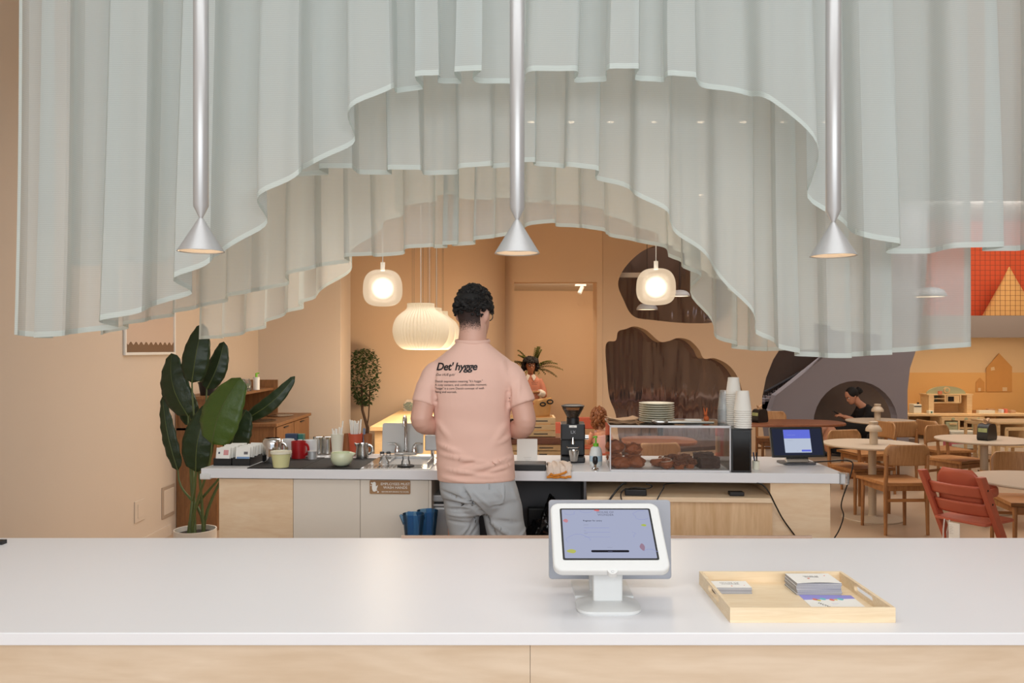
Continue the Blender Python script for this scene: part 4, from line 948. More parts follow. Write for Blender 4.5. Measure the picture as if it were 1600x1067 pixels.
MB().lathe([(0.030, 0.235), (0.034, 0.245), (0.056, 0.285), (0.058, 0.296)], n=32).build('hopper', M['smoke'], gr, smooth=True)
MB().lathe([(0.001, 0.240), (0.030, 0.240), (0.046, 0.272), (0.001, 0.276)], n=24).build('coffee_beans', M['coffee'], gr, smooth=True)
MB().lathe([(0.060, 0.294), (0.062, 0.300), (0.045, 0.306), (0.001, 0.307)], n=32).build('hopper_lid', M['black'], gr, smooth=True)
MB().bx(-0.02, 0.02, -0.0315, -0.03, 0.186, 0.198).build('label', M['paper'], gr)
ytext('LX', -0.012, 0.155, 0.022, M['grey'], gr, y=-0.031); ytext('----', -0.0, 0.189, 0.010, M['ink'], gr, y=-0.032, align='CENTER')
MB().cyl((0, -0.034, 0), 0.009, 0.10, 0.135, 16, r2=0.004).build('chute', M['chrome'], gr, smooth=True)
MB().tube([(-0.03, -0.035, 0.085), (-0.026, -0.05, 0.082), (0.026, -0.05, 0.082), (0.03, -0.035, 0.085)], 0.003, 6).build('fork', M['chrome'], gr)
MB().lathe([(0.018, 0.012), (0.022, 0.02), (0.026, 0.07), (0.024, 0.07), (0.016, 0.016)], (0.004, -0.052, 0), 24).build('dosing_cup', M['steel'], gr, smooth=True)
MB().cyl((0, 0, 0), 0.012, 0.0, 0.02, 16, M=Matrix.Translation((0.064, 0.02, 0.13)) @ Matrix.Rotation(PI/2, 4, 'Y')).build('side_knob', M['chrome'], gr, smooth=True)
sb = thing('soap_bottle', 'white soap bottle with a bright green pump', 'bottle', RB(931, 727))
MB().lathe([(0.001, 0), (0.030, 0), (0.033, 0.01), (0.033, 0.06), (0.026, 0.09), (0.013, 0.10), (0.001, 0.10)], n=28, sy=0.7).build('body', mat('soap_white', (228, 232, 228), 0.3), sb, smooth=True)
MB().lathe([(0.0335, 0.022), (0.0335, 0.05)], n=28, sy=0.71).build('label', mat('pale_blue_label', (180, 206, 220), 0.5), sb)
MB().lathe([(0.014, 0.098), (0.014, 0.114), (0.005, 0.116), (0.004, 0.14), (0.009, 0.142), (0.008, 0.152), (0.001, 0.153)], n=20).tube([(0, 0, 0.147), (-0.016, -0.006, 0.146)], 0.004, 8).build('pump', M['green'], sb, smooth=True)
tm = thing('coffee_tamper', 'small steel tamper with a black knob, in front of the soap bottle', 'tamper', RB(930, 735))
MB().lathe([(0.001, 0), (0.018, 0), (0.018, 0.010), (0.006, 0.016), (0.006, 0.03)], n=24).build('base', M['chrome'], tm, smooth=True)
MB().lathe([(0.007, 0.03), (0.013, 0.04), (0.013, 0.062), (0.008, 0.07), (0.001, 0.071)], n=20).build('knob', M['black'], tm, smooth=True)
# ---- pastry case
CA = RC(953, 0.02); CW = RC(1142, 0.02).x-CA.x; CD = 0.37; CH = 0.222
pc = thing('pastry_case', 'clear acrylic pastry display case with white edges, on the rear counter', 'display case', CA, RA)
e_ = 0.006
MB().bx(0, CW, -0.002, CD, 0.0, 0.006).build('base', M['white'], pc)
MB().bx(0, CW, 0, 0.003, e_, CH).build('front_pane', M['acrylic'], pc); MB().bx(0, CW, CD-0.003, CD, e_, CH).build('back_pane', M['acrylic'], pc)
MB().bx(0, 0.003, 0.003, CD-0.003, e_, CH).build('side_pane', M['acrylic'], pc); MB().bx(CW-0.003, CW, 0.003, CD-0.003, e_, CH).build('side_pane', M['acrylic'], pc)
MB().bx(0, CW, 0, CD, CH, CH+0.003).build('top_pane', M['acrylic'], pc)
MB().bx(-0.001, CW+0.001, -0.0025, 0.0, CH-0.007, CH+0.004).bx(-0.001, 0.005, -0.0025, 0, 0, CH).bx(CW-0.006, CW+0.001, -0.0025, 0, 0, CH).bx(-0.001, CW+0.001, -0.0025, 0, 0, 0.009).bx(-0.002, 0.0, -0.002, CD, CH-0.001, CH+0.004).bx(-0.001, CW+0.001, CD, CD+0.002, CH-0.004, CH+0.004).bx(CW, CW+0.001, 0, CD, CH-0.001, CH+0.004).build('frame', M['acredge'], pc)
def inC(x_, y_, z_): v = Matrix.Rotation(RA, 4, 'Z') @ Vector((x_, y_, 0)); return Vector((CA.x+v.x, CA.y+v.y, RT+z_))
def pastry(name, lb, x_, y_, z_, r, m, amp, seed, rz=0):
    o = MB().blob((0, 0, r[2]*0.92), r, amp, 7, 4, seed=seed)
    for v in o.b.verts: v.co.z = max(v.co.z, 0.0005)
    o = o.build(name, M[m], smooth=True); tag(o, lb, 'pastry', None, None, inC(x_, y_, z_), rz); return o
zb = 0.0065
pastry('scone', 'brown scone at the front left corner inside the case', 0.055, 0.07, zb, (0.056, 0.05, 0.030), 'bread', 0.2, 1)
pastry('scone', 'brown scone lying behind, second from the left in the case', 0.135, 0.09, zb, (0.047, 0.045, 0.030), 'bread', 0.2, 2)
pastry('scone', 'brown scone propped on top at the far left of the case', 0.035, 0.15, zb+0.062, (0.046, 0.04, 0.036), 'bread', 0.2, 3)
pastry('scone', 'brown scone under the propped one, at the left pane', 0.038, 0.18, zb, (0.042, 0.045, 0.034), 'bread', 0.2, 13)
pastry('scone', 'brown berry scone stacked on top, second from the left', 0.128, 0.15, zb+0.058, (0.042, 0.04, 0.030), 'bread', 0.25, 4)
pastry('scone', 'brown scone carrying the berry scone', 0.128, 0.185, zb, (0.042, 0.045, 0.032), 'bread', 0.25, 14)
# iced rolls
def iced(lb, x_, y_, seed, rz, R0=0.034):
    r = thing('iced_bun', lb, 'pastry', inC(x_, y_, zb), rz)
    pts = [(R0*(1-0.17*k/6)*math.cos(k*0.5), 0.8*R0*(1-0.1*k/6)*math.sin(k*0.5), 0.014+0.003*k*0.6) for k in range(15)]
    MB().tube(pts, [0.013]*15, 10).blob((0, 0, 0.012), (R0*0.95, R0*0.8, 0.013), 0.2, 6, 3, seed=seed).build('bun', M['bread'], r, smooth=True)
    MB().tube([(p[0]*1.02, p[1]*1.02, p[2]+0.011) for p in pts], 0.0035, 6).build('icing', M['icing'], r, smooth=True)
iced('iced spiral bun in the middle of the case, behind', 0.250, 0.13, 5, 0.3)
iced('iced spiral bun in the middle of the case, at the front', 0.285, 0.06, 6, 1.4)
def muffin(lb, x_, y_, seed, s=1):
    r = thing('muffin', lb, 'pastry', inC(x_, y_, zb))
    MB().lathe([(0.001, 0), (0.022*s, 0), (0.030*s, 0.024*s), (0.001, 0.026*s)], n=24, ribs=12, amp=0.03).build('paper_case', M['bread'], r)
    MB().blob((0, 0, 0.032*s), (0.037*s, 0.035*s, 0.020*s), 0.45, 9, 4, seed=seed).build('crumble_top', M['breadd'], r, smooth=True)
muffin('nutty muffin, front one in the case', 0.345, 0.06, 7); muffin('nutty muffin, behind the front one', 0.33, 0.14, 8, 1.15); muffin('small nutty muffin, right one of the group', 0.402, 0.09, 9, 0.9); muffin('nutty muffin at the back of the group, tallest', 0.385, 0.17, 19, 1.1)
def brownie(lb, x_, y_, w_, d_, h_, seed, rz):
    b = MB().box((0, 0, h_/2), (w_, d_, h_)); bmesh.ops.subdivide_edges(b.b, edges=b.b.edges[:], cuts=9, use_grid_fill=True)
    for v in b.b.verts: v.co += 0.007*noise.noise_vector(v.co*55+Vector((seed, 0, 0))); v.co.z = max(0, v.co.z)
    tag(b.build('brownie', M['choco'], smooth=True), lb, 'pastry', None, None, inC(x_, y_, zb), rz)
brownie('dark chocolate brownie at the right end of the case', 0.495, 0.09, 0.10, 0.06, 0.055, 1, 0.1)
brownie('dark chocolate brownie behind the first one', 0.485, 0.18, 0.10, 0.06, 0.065, 2, -0.1)
# on top of the case
ZC = CH+0.0032
src = None
pl = inC(0.249, 0.17, ZC)
for i in range(9):
    lb = 'cream plate in the stack on top of the pastry case' if i < 8 else 'cream plate, topmost of the stack on the pastry case'
    if src is None:
        src = thing('plate', lb, 'plate', pl, 0, 'stack of cream plates'); MB().lathe([(0.001, 0), (0.055, 0), (0.060, 0.002), (0.086, 0.0075), (0.089, 0.009), (0.089, 0.0112), (0.084, 0.011), (0.06, 0.005), (0.001, 0.0035)], n=56).build('dish', M['cream'], src, smooth=True)
    else: dup(src, pl+Vector((random.uniform(-.001, .001), 0, 0.0112*i)), 0, lb)
np_ = None
for i in range(6):
    lb = 'brown kraft napkin in the pile at the left end of the case top' if i < 5 else 'brown kraft napkin, curled topmost of the pile on the case'
    b = MB(); rows = [[Vector((-0.075+0.15*a/14, -0.07+0.14*q/8, 0.0012*math.sin(a+i)+0.005*(abs(a-7)/7)**2*(1+i*0.3)*(1 if i > 3 else 0.2)+0.001)) for a in range(15)] for q in range(9)]
    o = b.grid(rows).build('kraft_napkin', M['kraft'], smooth=True, solid=0.001); tag(o, lb, 'napkin', 'kraft napkins', None, inC(0.07+random.uniform(-.004, .004), 0.15, ZC+0.0015+0.003*i), R(random.uniform(-6, 6)))
tn_ = thing('serving_tongs', 'steel serving tongs lying on top of the pastry case', 'tongs', inC(0.35, 0.045, ZC+0.001), RA-0.03)
for s_ in (-1, 1):
    MB().tube([(0.16, 0.0, 0.010), (0.04, s_*0.012, 0.011), (-0.07, s_*0.016, 0.012)], [0.007, 0.009, 0.008], 8, flat=0.9).blob((-0.10, s_*0.014, 0.014), (0.042, 0.018, 0.014), 0.05, 3, 3).build('arm', M['steel'], tn_, smooth=True)
tag(MB().bx(-0.038, 0.038, -0.03, 0.03, 0, 0.02).build('small_box', M['white'], bevel=0.002), 'small white box lying on the pastry case', 'box', loc=inC(0.425, 0.13, ZC), rz=RA)
rb = thing('rabbit_figurine', 'small orange rabbit figurine at the back of the case top', 'figurine', inC(0.508, 0.22, ZC))
MB().blob((0, 0, 0.016), (0.014, 0.012, 0.016), 0.05, 3, 3).blob((-0.004, -0.002, 0.040), (0.009, 0.009, 0.010), 0.05, 3, 3).tube([(-0.004, 0, 0.03), (0, 0, 0.02)], 0.008, 8).build('body', mat('orange_felt', (190, 92, 44), 0.8), rb, smooth=True)
for s_ in (-1, 1): MB().tube([(-0.004+s_*0.004, 0, 0.046), (-0.005+s_*0.009, 0, 0.072)], [0.0045, 0.002], 8).build('ear', mat('orange_felt_ear', (190, 92, 44), 0.8), rb, smooth=True)
# black cup holder with stacks of cups
cbx = RC(1158.5, 0.01); kb = thing('cup_station', 'black upright holder box under the paper cups, right of the case', 'holder', cbx, RA)
MB().bx(-0.048, 0.048, 0, 0.12, 0, 0.208).build('box', M['black'], kb, bevel=0.002); MB().bx(-0.040, 0.040, -0.001, 0, 0.01, 0.20).build('front_inset', mat('gloss_black', (14, 14, 15), 0.15), kb)
MB().bx(-0.052, 0.052, 0.0, 0.30, 0.2085, 0.212).build('top_plate', M['acrylic'], kb)
def cupstack(name, px, dy, n, r, h, step, m, lb, lbt, gp, z0):
    src = None; base = RC(px, dy, z0)
    for i in range(n):
        l_ = lb if i < n-1 else lbt; p = base+Vector((0, 0, step*i))
        if src is None:
            src = thing(name, l_, 'cup', p, 0, gp)
            MB().lathe([(r, 0), (r+0.0015, 0.002), (r, 0.005), (r*0.98, 0.006), (r*0.70, h), (0.001, h-0.004)], n=28).build('cup_wall', m, src, smooth=True)
        else: dup(src, p, 0, l_)
zc = RT+0.2125
cupstack('paper_cup', 1160.5, 0.06, 9, 0.042, 0.098, 0.0105, M['cupw'], 'white paper cup in the front upturned stack', 'white paper cup, topmost of the front upturned stack', 'front stack of paper cups', zc)
cupstack('paper_cup', 1146, 0.19, 16, 0.038, 0.085, 0.0105, M['cupw'], 'white paper cup in the taller rear stack', 'white paper cup, topmost of the taller rear stack', 'rear stack of paper cups', zc)
cupstack('clear_cup', 1133, 0.22, 10, 0.038, 0.10, 0.0085, M['clearcup'], 'clear plastic cup in the upturned stack left of the paper cups', 'clear plastic cup, topmost of the clear stack', 'stack of clear cups', zc)
# till
tl_ = thing('till_tablet', 'dark tablet till on a metal stand, at the right end of the rear counter', 'till', RB(1244, 724), R(4))
MB().prism(rrect(0.17, 0.13, 0.02, 5), 0, 0.010, 'Z').build('foot', M['dgrey'], tl_, bevel=0.003)
MB().box((0, 0.0, 0.036), (0.12, 0.02, 0.07), rx=R(-20)).build('stand', M['steel'], tl_, bevel=0.003)
MQ = Matrix.Translation((-0.002, -0.02, 0.115)) @ Matrix.Rotation(R(-16), 4, 'X') @ FACE
MB().prism(rrect(0.282, 0.158, 0.008, 5), -0.016, 0, 'Z', MQ).build('housing', M['black'], tl_, bevel=0.002)
s2 = MB().prism(rrect(0.262, 0.138, 0.003, 3), 0.0003, 0.0008, 'Z', MQ).build('screen', emis('till_dark', (58, 62, 84), 0.5), tl_)
MB().prism(rrect(0.142, 0.12, 0.002, 3, 0.0, 0.004), 0.0009, 0.0013, 'Z', MQ).build('dialog', emis('till_white', (196, 206, 226), 0.85), s2)
MB().prism(rrect(0.142, 0.046, 0.002, 3, 0.0, 0.041), 0.0014, 0.0017, 'Z', MQ).build('banner', emis('till_blue', (104, 116, 224), 0.9), s2)
MB().prism(rrect(0.05, 0.010, 0.002, 3, 0.042, -0.046), 0.0014, 0.0017, 'Z', MQ).build('button', emis('till_blue2', (104, 116, 224), 0.9), s2)
scr_text('----------------', -0.055, 0.034, 0.009, emis('till_t', (170, 180, 240), 0.9), s2, MQ)
scr_text('--------------', -0.055, 0.006, 0.007, ik, s2, MQ); scr_text('----', -0.01, -0.048, 0.007, ik, s2, MQ)
pcup = thing('pen_cup', 'small cream cup holding two dark pens, beside the black holder', 'cup', RB(1181, 733)); MB().lathe(cup(0.017, 0.018, 0.042), n=24).build('body', M['cream'], pcup, smooth=True)
for i, (dx, c_) in enumerate(((-0.014, 'navy'), (0.003, 'black'))):
    tag(MB().tube([(0.004*i, 0, 0.005), (dx, -0.004, 0.085)], 0.0035, 8).build('pen', M[c_], smooth=True), ['blue-black pen leaning left in the cream cup', 'black pen standing in the cream cup'][i], 'pen', None, None, pcup.location)
# power adapter and cords
def onp(px, py, dy): p = RC(px, dy); return Vector((p.x, p.y, W(px, py, p.y).z))
ad = tag(MB().box((0, 0, 0.0), (0.105, 0.045, 0.03)).build('power_adapter', M['black'], bevel=0.004), 'black power adapter on the lid of the low birch box', 'adapter', loc=RC(993, 0.01, 0.901), rz=RA-0.05)
def cord(par, pts, r=0.0035):
    q = par.matrix_basis.inverted(); bpy.context.view_layer.update(); q = Matrix.Translation(par.location) @ par.rotation_euler.to_matrix().to_4x4()
    return MB().tube([q.inverted() @ v for v in spline(pts, 6)], r, 7).build('cord', M['cordm'], par, smooth=True)
cord(ad, [onp(978, 755, 0.01), onp(972, 757, -0.01), onp(962, 768, -0.05), onp(950, 785, -0.06), onp(935, 810, -0.07)], 0.005)
cord(ad, [onp(1009, 756, 0.02), onp(1019, 759, 0.01), onp(1012, 763, -0.01), onp(990, 762, -0.02), onp(974, 766, -0.045), onp(970, 775, -0.05), onp(975, 790, -0.055), onp(985, 812, -0.06)], 0.003)
ps = tag(MB().box((0, 0, 0), (0.07, 0.05, 0.018)).build('power_strip', M['black'], bevel=0.003), 'flat black power strip under the counter top, below the black holder', 'power strip', loc=RC(1150, 0.03, 0.896), rz=RA)
cord(ps, [onp(1145, 752, 0.04), onp(1120, 753, 0.06), onp(1080, 753, 0.05), onp(1042, 756, 0.02), onp(1036, 764, -0.045), onp(1026, 782, -0.06), onp(1012, 812, -0.06)], 0.003)
cord(ps, [onp(1158, 753, 0.03), onp(1184, 755, 0.0), onp(1193, 759, -0.03), onp(1202, 770, -0.045), onp(1212, 790, -0.03), onp(1224, 812, 0.0), onp(1243, 838, 0.01)], 0.0035)
cord(tl_, [RC(1262, 0.35, 1.004), RC(1292, 0.40, 1.004), RC(1322, 0.42, 1.004)+Vector((0.02, 0, 0)), RC(1322, 0.42, 0.95)+Vector((0.03, 0, 0)), onp(1309, 785, 0.45)+Vector((0.02, 0, 0)), onp(1318, 805, 0.45), onp(1312, 826, 0.45), onp(1303, 842, 0.45)], 0.0035)
# ================================================================== PEOPLE
def bake(o):
    """turn the modified shape into plain mesh data so that folds can be pushed into it"""
    bpy.context.view_layer.update()
    dg = bpy.context.evaluated_depsgraph_get(); me = bpy.data.meshes.new_from_object(o.evaluated_get(dg))
    o.modifiers.clear(); old = o.data; o.data = me; bpy.data.meshes.remove(old)
    for p in me.polygons: p.use_smooth = True
    return o
def hand(b, wrist, d, n, side, curl=0.5, s=1.0):
    """palm, four unequal bent fingers and a thumb from the side of the palm; d = direction, n = back of the hand"""
    d = Vector(d).normalized(); n = Vector(n); n = (n-d*n.dot(d)).normalized(); w = d.cross(n)*side; wrist = Vector(wrist)
    pts = [wrist-d*0.01, wrist+d*0.025*s, wrist+d*0.055*s, wrist+d*0.088*s]
    b.tube(pts, [0.024*s, 0.030*s, 0.037*s, 0.036*s], 14, flat=[0.75, 0.55, 0.42, 0.36], up=n)
    for i, (off, ln) in enumerate(((0.028, 0.068), (0.0095, 0.077), (-0.0095, 0.072), (-0.027, 0.056))):
        p = wrist+d*0.080*s+w*off*s; q = [p]; a = 0.15
        for k in range(3):
            a += curl*(0.55+0.12*k); dd = d*math.cos(a)-n*math.sin(a)+w*off*1.5; p = p+dd*ln*s*(0.42, 0.32, 0.26)[k]; q.append(p)
        b.tube(spline(q, 3), [0.0095*s]*4+[0.0088*s]*3+[0.0075*s]*3, 8)
    p = wrist+d*0.022*s+w*0.026*s; q = [p, p+(d*0.6+w*0.8-n*0.1).normalized()*0.036*s, p+(d*0.6+w*0.8-n*0.1).normalized()*0.036*s+(d*0.9+w*0.25-n*0.35*curl).normalized()*0.032*s]
    q.append(q[-1]+(d*0.95-w*0.1-n*0.6*curl).normalized()*0.024*s)
    b.tube(spline(q, 3), [0.0125*s]*4+[0.011*s]*3+[0.0095*s]*3, 8)
def head(b, T, s=1.0):
    """skull, jaw, nose, ears; T puts it in place; face looks along +Y, centre at the ear line"""
    rings = [(-0.118, 0.060, 0.026, 0.022), (-0.108, 0.050, 0.042, 0.045), (-0.085, 0.034, 0.056, 0.070), (-0.055, 0.020, 0.067, 0.086), (-0.02, 0.008, 0.073, 0.094), (0.02, 0.0, 0.076, 0.099), (0.055, -0.002, 0.074, 0.095), (0.085, 0.0, 0.062, 0.080), (0.105, 0.002, 0.042, 0.056), (0.113, 0.003, 0.015, 0.02)]
    n = 24; rows = []
    for z, cy, rx, ry in rings: rows.append([T @ (Vector((rx*math.cos(2*PI*i/n), cy+ry*math.sin(2*PI*i/n), z))*s) for i in range(n)])
    b.grid(rows, True, True)
    b.tube([T @ (Vector(v)*s) for v in ((0, 0.090, 0.008), (0, 0.106, -0.018), (0, 0.112, -0.034), (0, 0.094, -0.042))], [0.008*s, 0.010*s, 0.013*s, 0.010*s], 8)
    b.ball(T @ (Vector((0, 0.088, 0.030))*s), (0.03*s, 0.012*s, 0.01*s), 10)
    b.ball(T @ (Vector((0, 0.086, -0.088))*s), (0.02*s, 0.014*s, 0.012*s), 10)
    for q in (-1, 1):
        b.ball(T @ (Vector((q*0.077, -0.004, -0.012))*s), (0.010*s, 0.018*s, 0.030*s), 10, M=T.to_3x3().to_4x4() @ Matrix.Rotation(q*R(20), 4, 'Z'))
def face(T, par, s=1.0, lipc=(170, 90, 80), glasses=False):
    w_ = mat('eye_white', (232, 226, 220), 0.3); k_ = mat('eye_iris', (48, 30, 20), 0.3)
    for q in (-1, 1):
        e = MB().ball(T @ (Vector((q*0.031, 0.082, 0.004))*s), 0.0125*s, 12).build('eye', w_, par, smooth=True)
        MB().ball(T @ (Vector((q*0.031, 0.0905, 0.003))*s), 0.0062*s, 10).build('iris', k_, e, smooth=True)
        MB().tube([T @ (Vector((q*x, y, z))*s) for x, y, z in ((0.014, 0.096, 0.022), (0.030, 0.095, 0.028), (0.048, 0.084, 0.021))], 0.0035*s, 6).build('eyebrow', M['hair'], par, smooth=True)
    MB().tube([T @ (Vector(v)*s) for v in ((-0.024, 0.084, -0.060), (-0.01, 0.093, -0.058), (0, 0.0945, -0.060), (0.01, 0.093, -0.058), (0.024, 0.084, -0.060))], [0.003*s, 0.006*s, 0.0065*s, 0.006*s, 0.003*s], 8).build('mouth', mat('lips', lipc, 0.5), par, smooth=True)
    if glasses:
        b = MB()
        for q in (-1, 1):
            b.tube([T @ (Vector((q*0.033+0.024*math.cos(2*PI*i/16), 0.106-abs(0.024*math.cos(2*PI*i/16)+q*0.033)*0.12, 0.002+0.019*math.sin(2*PI*i/16)))*s) for i in range(17)], 0.0023*s, 6, cap=False)
            b.tube([T @ (Vector(v)*s) for v in ((q*0.057, 0.098, 0.006), (q*0.076, 0.06, 0.006), (q*0.080, 0.0, 0.004), (q*0.078, -0.015, -0.012))], 0.002*s, 6)
        b.tube([T @ (Vector(v)*s) for v in ((-0.009, 0.105, 0.005), (0, 0.108, 0.008), (0.009, 0.105, 0.005))], 0.002*s, 6)
        b.build('glasses', M['black'], par)
# ------------------------------------------------------------------ the man at the counter
SC = 3.72/F; X0 = -0.185
def X(px): return (px-800)*SC-X0
def Zp(py): return EYE-(py-HZ)*SC
man = thing('person', 'man seen from behind in a peach t-shirt with black lettering and grey shorts', 'person', (X0, 3.72, 0))
TH_ = Matrix.Translation((X(739), 0.022, Zp(489))) @ Matrix.Rotation(R(-24), 4, 'Z') @ Matrix.Rotation(R(-10), 4, 'X')
b = MB(); head(b, TH_, 0.98)
b.tube([(X(738), 0.0, Zp(560)), (X(738), -0.008, Zp(535)), (X(739), 0.0, Zp(512)), (X(739), 0.012, Zp(495))], [0.070, 0.067, 0.063, 0.060], 20)
b.zloft([(Zp(790), X(746), 0, 0.15, 0.11), (Zp(740), X(744), 0, 0.16, 0.105), (Zp(680), X(740), 0, 0.155, 0.10), (Zp(610), X(738), 0, 0.17, 0.105), (Zp(575), X(738), 0, 0.155, 0.09), (Zp(556), X(738), 0, 0.10, 0.07)], 28)
WL = Vector((X(716), 0.225, Zp(664))); WR = Vector((X(772), 0.225, Zp(664)))
b.tube(spline([(X(694), 0, Zp(576)), (X(672), -0.02, Zp(604)), (X(663), -0.045, Zp(636)), (X(661), -0.06, Zp(657)), (X(672), -0.01, Zp(664)), (X(692), 0.09, Zp(668)), WL], 4), [0.058]*4+[0.054]*4+[0.050]*4+[0.047]*4+[0.044]*4+[0.040]*2+[0.034]*2+[0.027], 18)
b.tube(spline([(X(784), 0, Zp(578)), (X(806), -0.02, Zp(606)), (X(816), -0.04, Zp(636)), (X(820), -0.055, Zp(660)), (X(812), -0.01, Zp(670)), (X(796), 0.09, Zp(671)), WR], 4), [0.060]*4+[0.056]*4+[0.052]*4+[0.049]*4+[0.046]*4+[0.041]*2+[0.035]*2+[0.027], 18)
hand(b, WL, (0.35, 0.93, -0.05), (-0.5, 0, 0.85), -1, 0.7); hand(b, WR, (-0.35, 0.93, -0.05), (0.5, 0, 0.85), 1, 0.7)
for q, xt, xk, xa in ((-1, 720, 722, 720), (1, 782, 790, 794)):
    b.tube([(X(xt), 0, Zp(775)), (X(xt), 0.005, Zp(810)), (X(xk), 0.012, 0.54), (X(xk), -0.012, 0.40), (X(xa), -0.015, 0.30), (X(xa), 0, 0.09), (X(xa), 0.01, 0.03)], [0.074, 0.064, 0.056, 0.054, 0.056, 0.036, 0.038], 18)
body = bake(b.build('body', M['skin'], man, smooth=True, remesh=0.0062, sm=5))
for q, xa in ((-1, 720), (1, 794)):
    MB().prism(smoothpoly([(X(xa)-0.045, -0.07), (X(xa)-0.05, 0.06), (X(xa)-0.03, 0.17), (X(xa)+0.03, 0.17), (X(xa)+0.05, 0.06), (X(xa)+0.045, -0.07)], 4), 0, 0.03, 'Z').blob((X(xa), 0.04, 0.055), (0.044, 0.11, 0.042), 0.03, 2, 3).build('shoe', M['shoe'], man, smooth=True)
# t-shirt
b = MB()
b.zloft([(Zp(749), X(744.5), 0.0, 0.181, 0.134), (Zp(738), X(744), 0, 0.181, 0.133), (Zp(715), X(742.5), 0, 0.179, 0.130), (Zp(690), X(740), 0, 0.176, 0.126), (Zp(660), X(738.5), 0, 0.176, 0.126), (Zp(630), X(738), 0, 0.183, 0.13), (Zp(605), X(738), 0, 0.192, 0.13), (Zp(588), X(738), 0, 0.195, 0.125), (Zp(575), X(738), 0, 0.188, 0.118), (Zp(564), X(738), 0, 0.168, 0.108), (Zp(554), X(738), 0, 0.138, 0.096), (Zp(546), X(738), 0.0, 0.108, 0.086), (Zp(539), X(738), 0.0, 0.086, 0.079), (Zp(534), X(738.5), -0.002, 0.074, 0.074)], 40, 2.25)
b.tube(spline([(X(700), 0, Zp(572)), (X(681), -0.012, Zp(588)), (X(671), -0.028, Zp(608)), (X(664.5), -0.04, Zp(630))], 4), [0.060]*3+[0.066]*3+[0.0625]*3+[0.060]*3+[0.0585], 26)
b.tube(spline([(X(776), 0, Zp(573)), (X(797), -0.012, Zp(590)), (X(808), -0.028, Zp(610)), (X(816.5), -0.04, Zp(631))], 4), [0.062]*3+[0.069]*3+[0.065]*3+[0.063]*3+[0.062], 26)
sh = bake(b.build('t_shirt', M['peach'], man, smooth=True, remesh=0.0065, sm=6))
def ridge(p, a, c, w_, h_):
    """a soft fold line from a to c (x,z), width w_, height h_"""
    ax, az = a; dx, dz = c[0]-ax, c[1]-az; L = dx*dx+dz*dz
    t = max(0, min(1, ((p.x-ax)*dx+(p.z-az)*dz)/L)); ex, ez = p.x-ax-t*dx, p.z-az-t*dz
    return h_*math.exp(-(ex*ex+ez*ez)/(w_*w_))*math.sin(PI*(0.08+0.84*t))
def P2(px, py): return (X(px), Zp(py))
shf = [(P2(690, 706), P2(760, 716), .010, .010), (P2(700, 728), P2(770, 738), .009, .009), (P2(740, 727), P2(800, 712), .010, .011), (P2(760, 733), P2(800, 722), .008, .009), (P2(685, 690), P2(725, 704), .012, .009), (P2(720, 722), P2(752, 712), .010, -.008), (P2(796, 600), P2(793, 640), .009, -.012), (P2(680, 600), P2(683, 640), .009, -.012), (P2(785, 560), P2(796, 605), .014, .008), (P2(690, 575), P2(682, 615), .012, .007), (P2(792, 660), P2(770, 690), .014, .007), (P2(684, 655), P2(705, 680), .014, .007), (P2(690, 740), P2(730, 745), .007, .006), (P2(812, 590), P2(808, 625), .009, .005), (P2(700, 745), P2(800, 746), .003, .0035), (P2(775, 690), P2(798, 680), .010, .008), (P2(715, 738), P2(790, 729), .010, -.007)]
for v in sh.data.vertices:
    p = v.co; nrm = v.normal.copy()
    if nrm.y < 0.3:
        d = 1.25*sum(ridge(p, *f) for f in shf)+0.003*noise.noise(Vector((p.x*7, p.y*7, p.z*16)))+0.003*noise.noise(Vector((p.x*4, 0, p.z*9+3)))
        v.co = p+nrm*d
# neckline band and hems
b = MB(); b.tube([(X(738.5)+0.077*math.cos(a), -0.002+0.076*math.sin(a), Zp(534.5)+0.004-0.006*math.sin(a)*-1) for a in [2*PI*i/40 for i in range(41)]], 0.006, 8, flat=1.5)
b.build('collar', M['peach'], sh, smooth=True)
bvh = BVHTree.FromPolygons([v.co for v in sh.data.vertices], [tuple(p.vertices) for p in sh.data.polygons])
def on_back(s, px, py, size, **k):
    t_ = text_bm(s, size, 0.0, **k); bmesh.ops.triangulate(t_.b, faces=t_.b.faces[:])
    for _ in range(3):
        bmesh.ops.subdivide_edges(t_.b, edges=[e for e in t_.b.edges if e.calc_length() > 0.006], cuts=1); bmesh.ops.triangulate(t_.b, faces=t_.b.faces[:])
    for v in t_.b.verts:
        x_, z_ = X(px)+v.co.x, Zp(py)+v.co.y+v.co.x*0.012
        h = bvh.ray_cast(Vector((x_, -1, z_)), Vector((0, 1, 0)))
        v.co = Vector((x_, (h[0].y if h[0] else -0.12)-0.0022, z_))
    t_.build('lettering', M['ink'], sh, recalc=False)
on_back("Det' hygge", 683.5, 577.5, 0.0475, bold=0.0012, shear=0.22, spacing=0.93)
on_back("/Det HUE·guh/", 683, 586, 0.0150, shear=0.25)
on_back("Danish expression meaning \"It's hygge.\"\nA cozy content, and comfortable moment;\n\"hygge\" is a core Danish concept of well-\nbeing and warmth.", 682.5, 596, 0.0142, line=1.12, spacing=0.97)
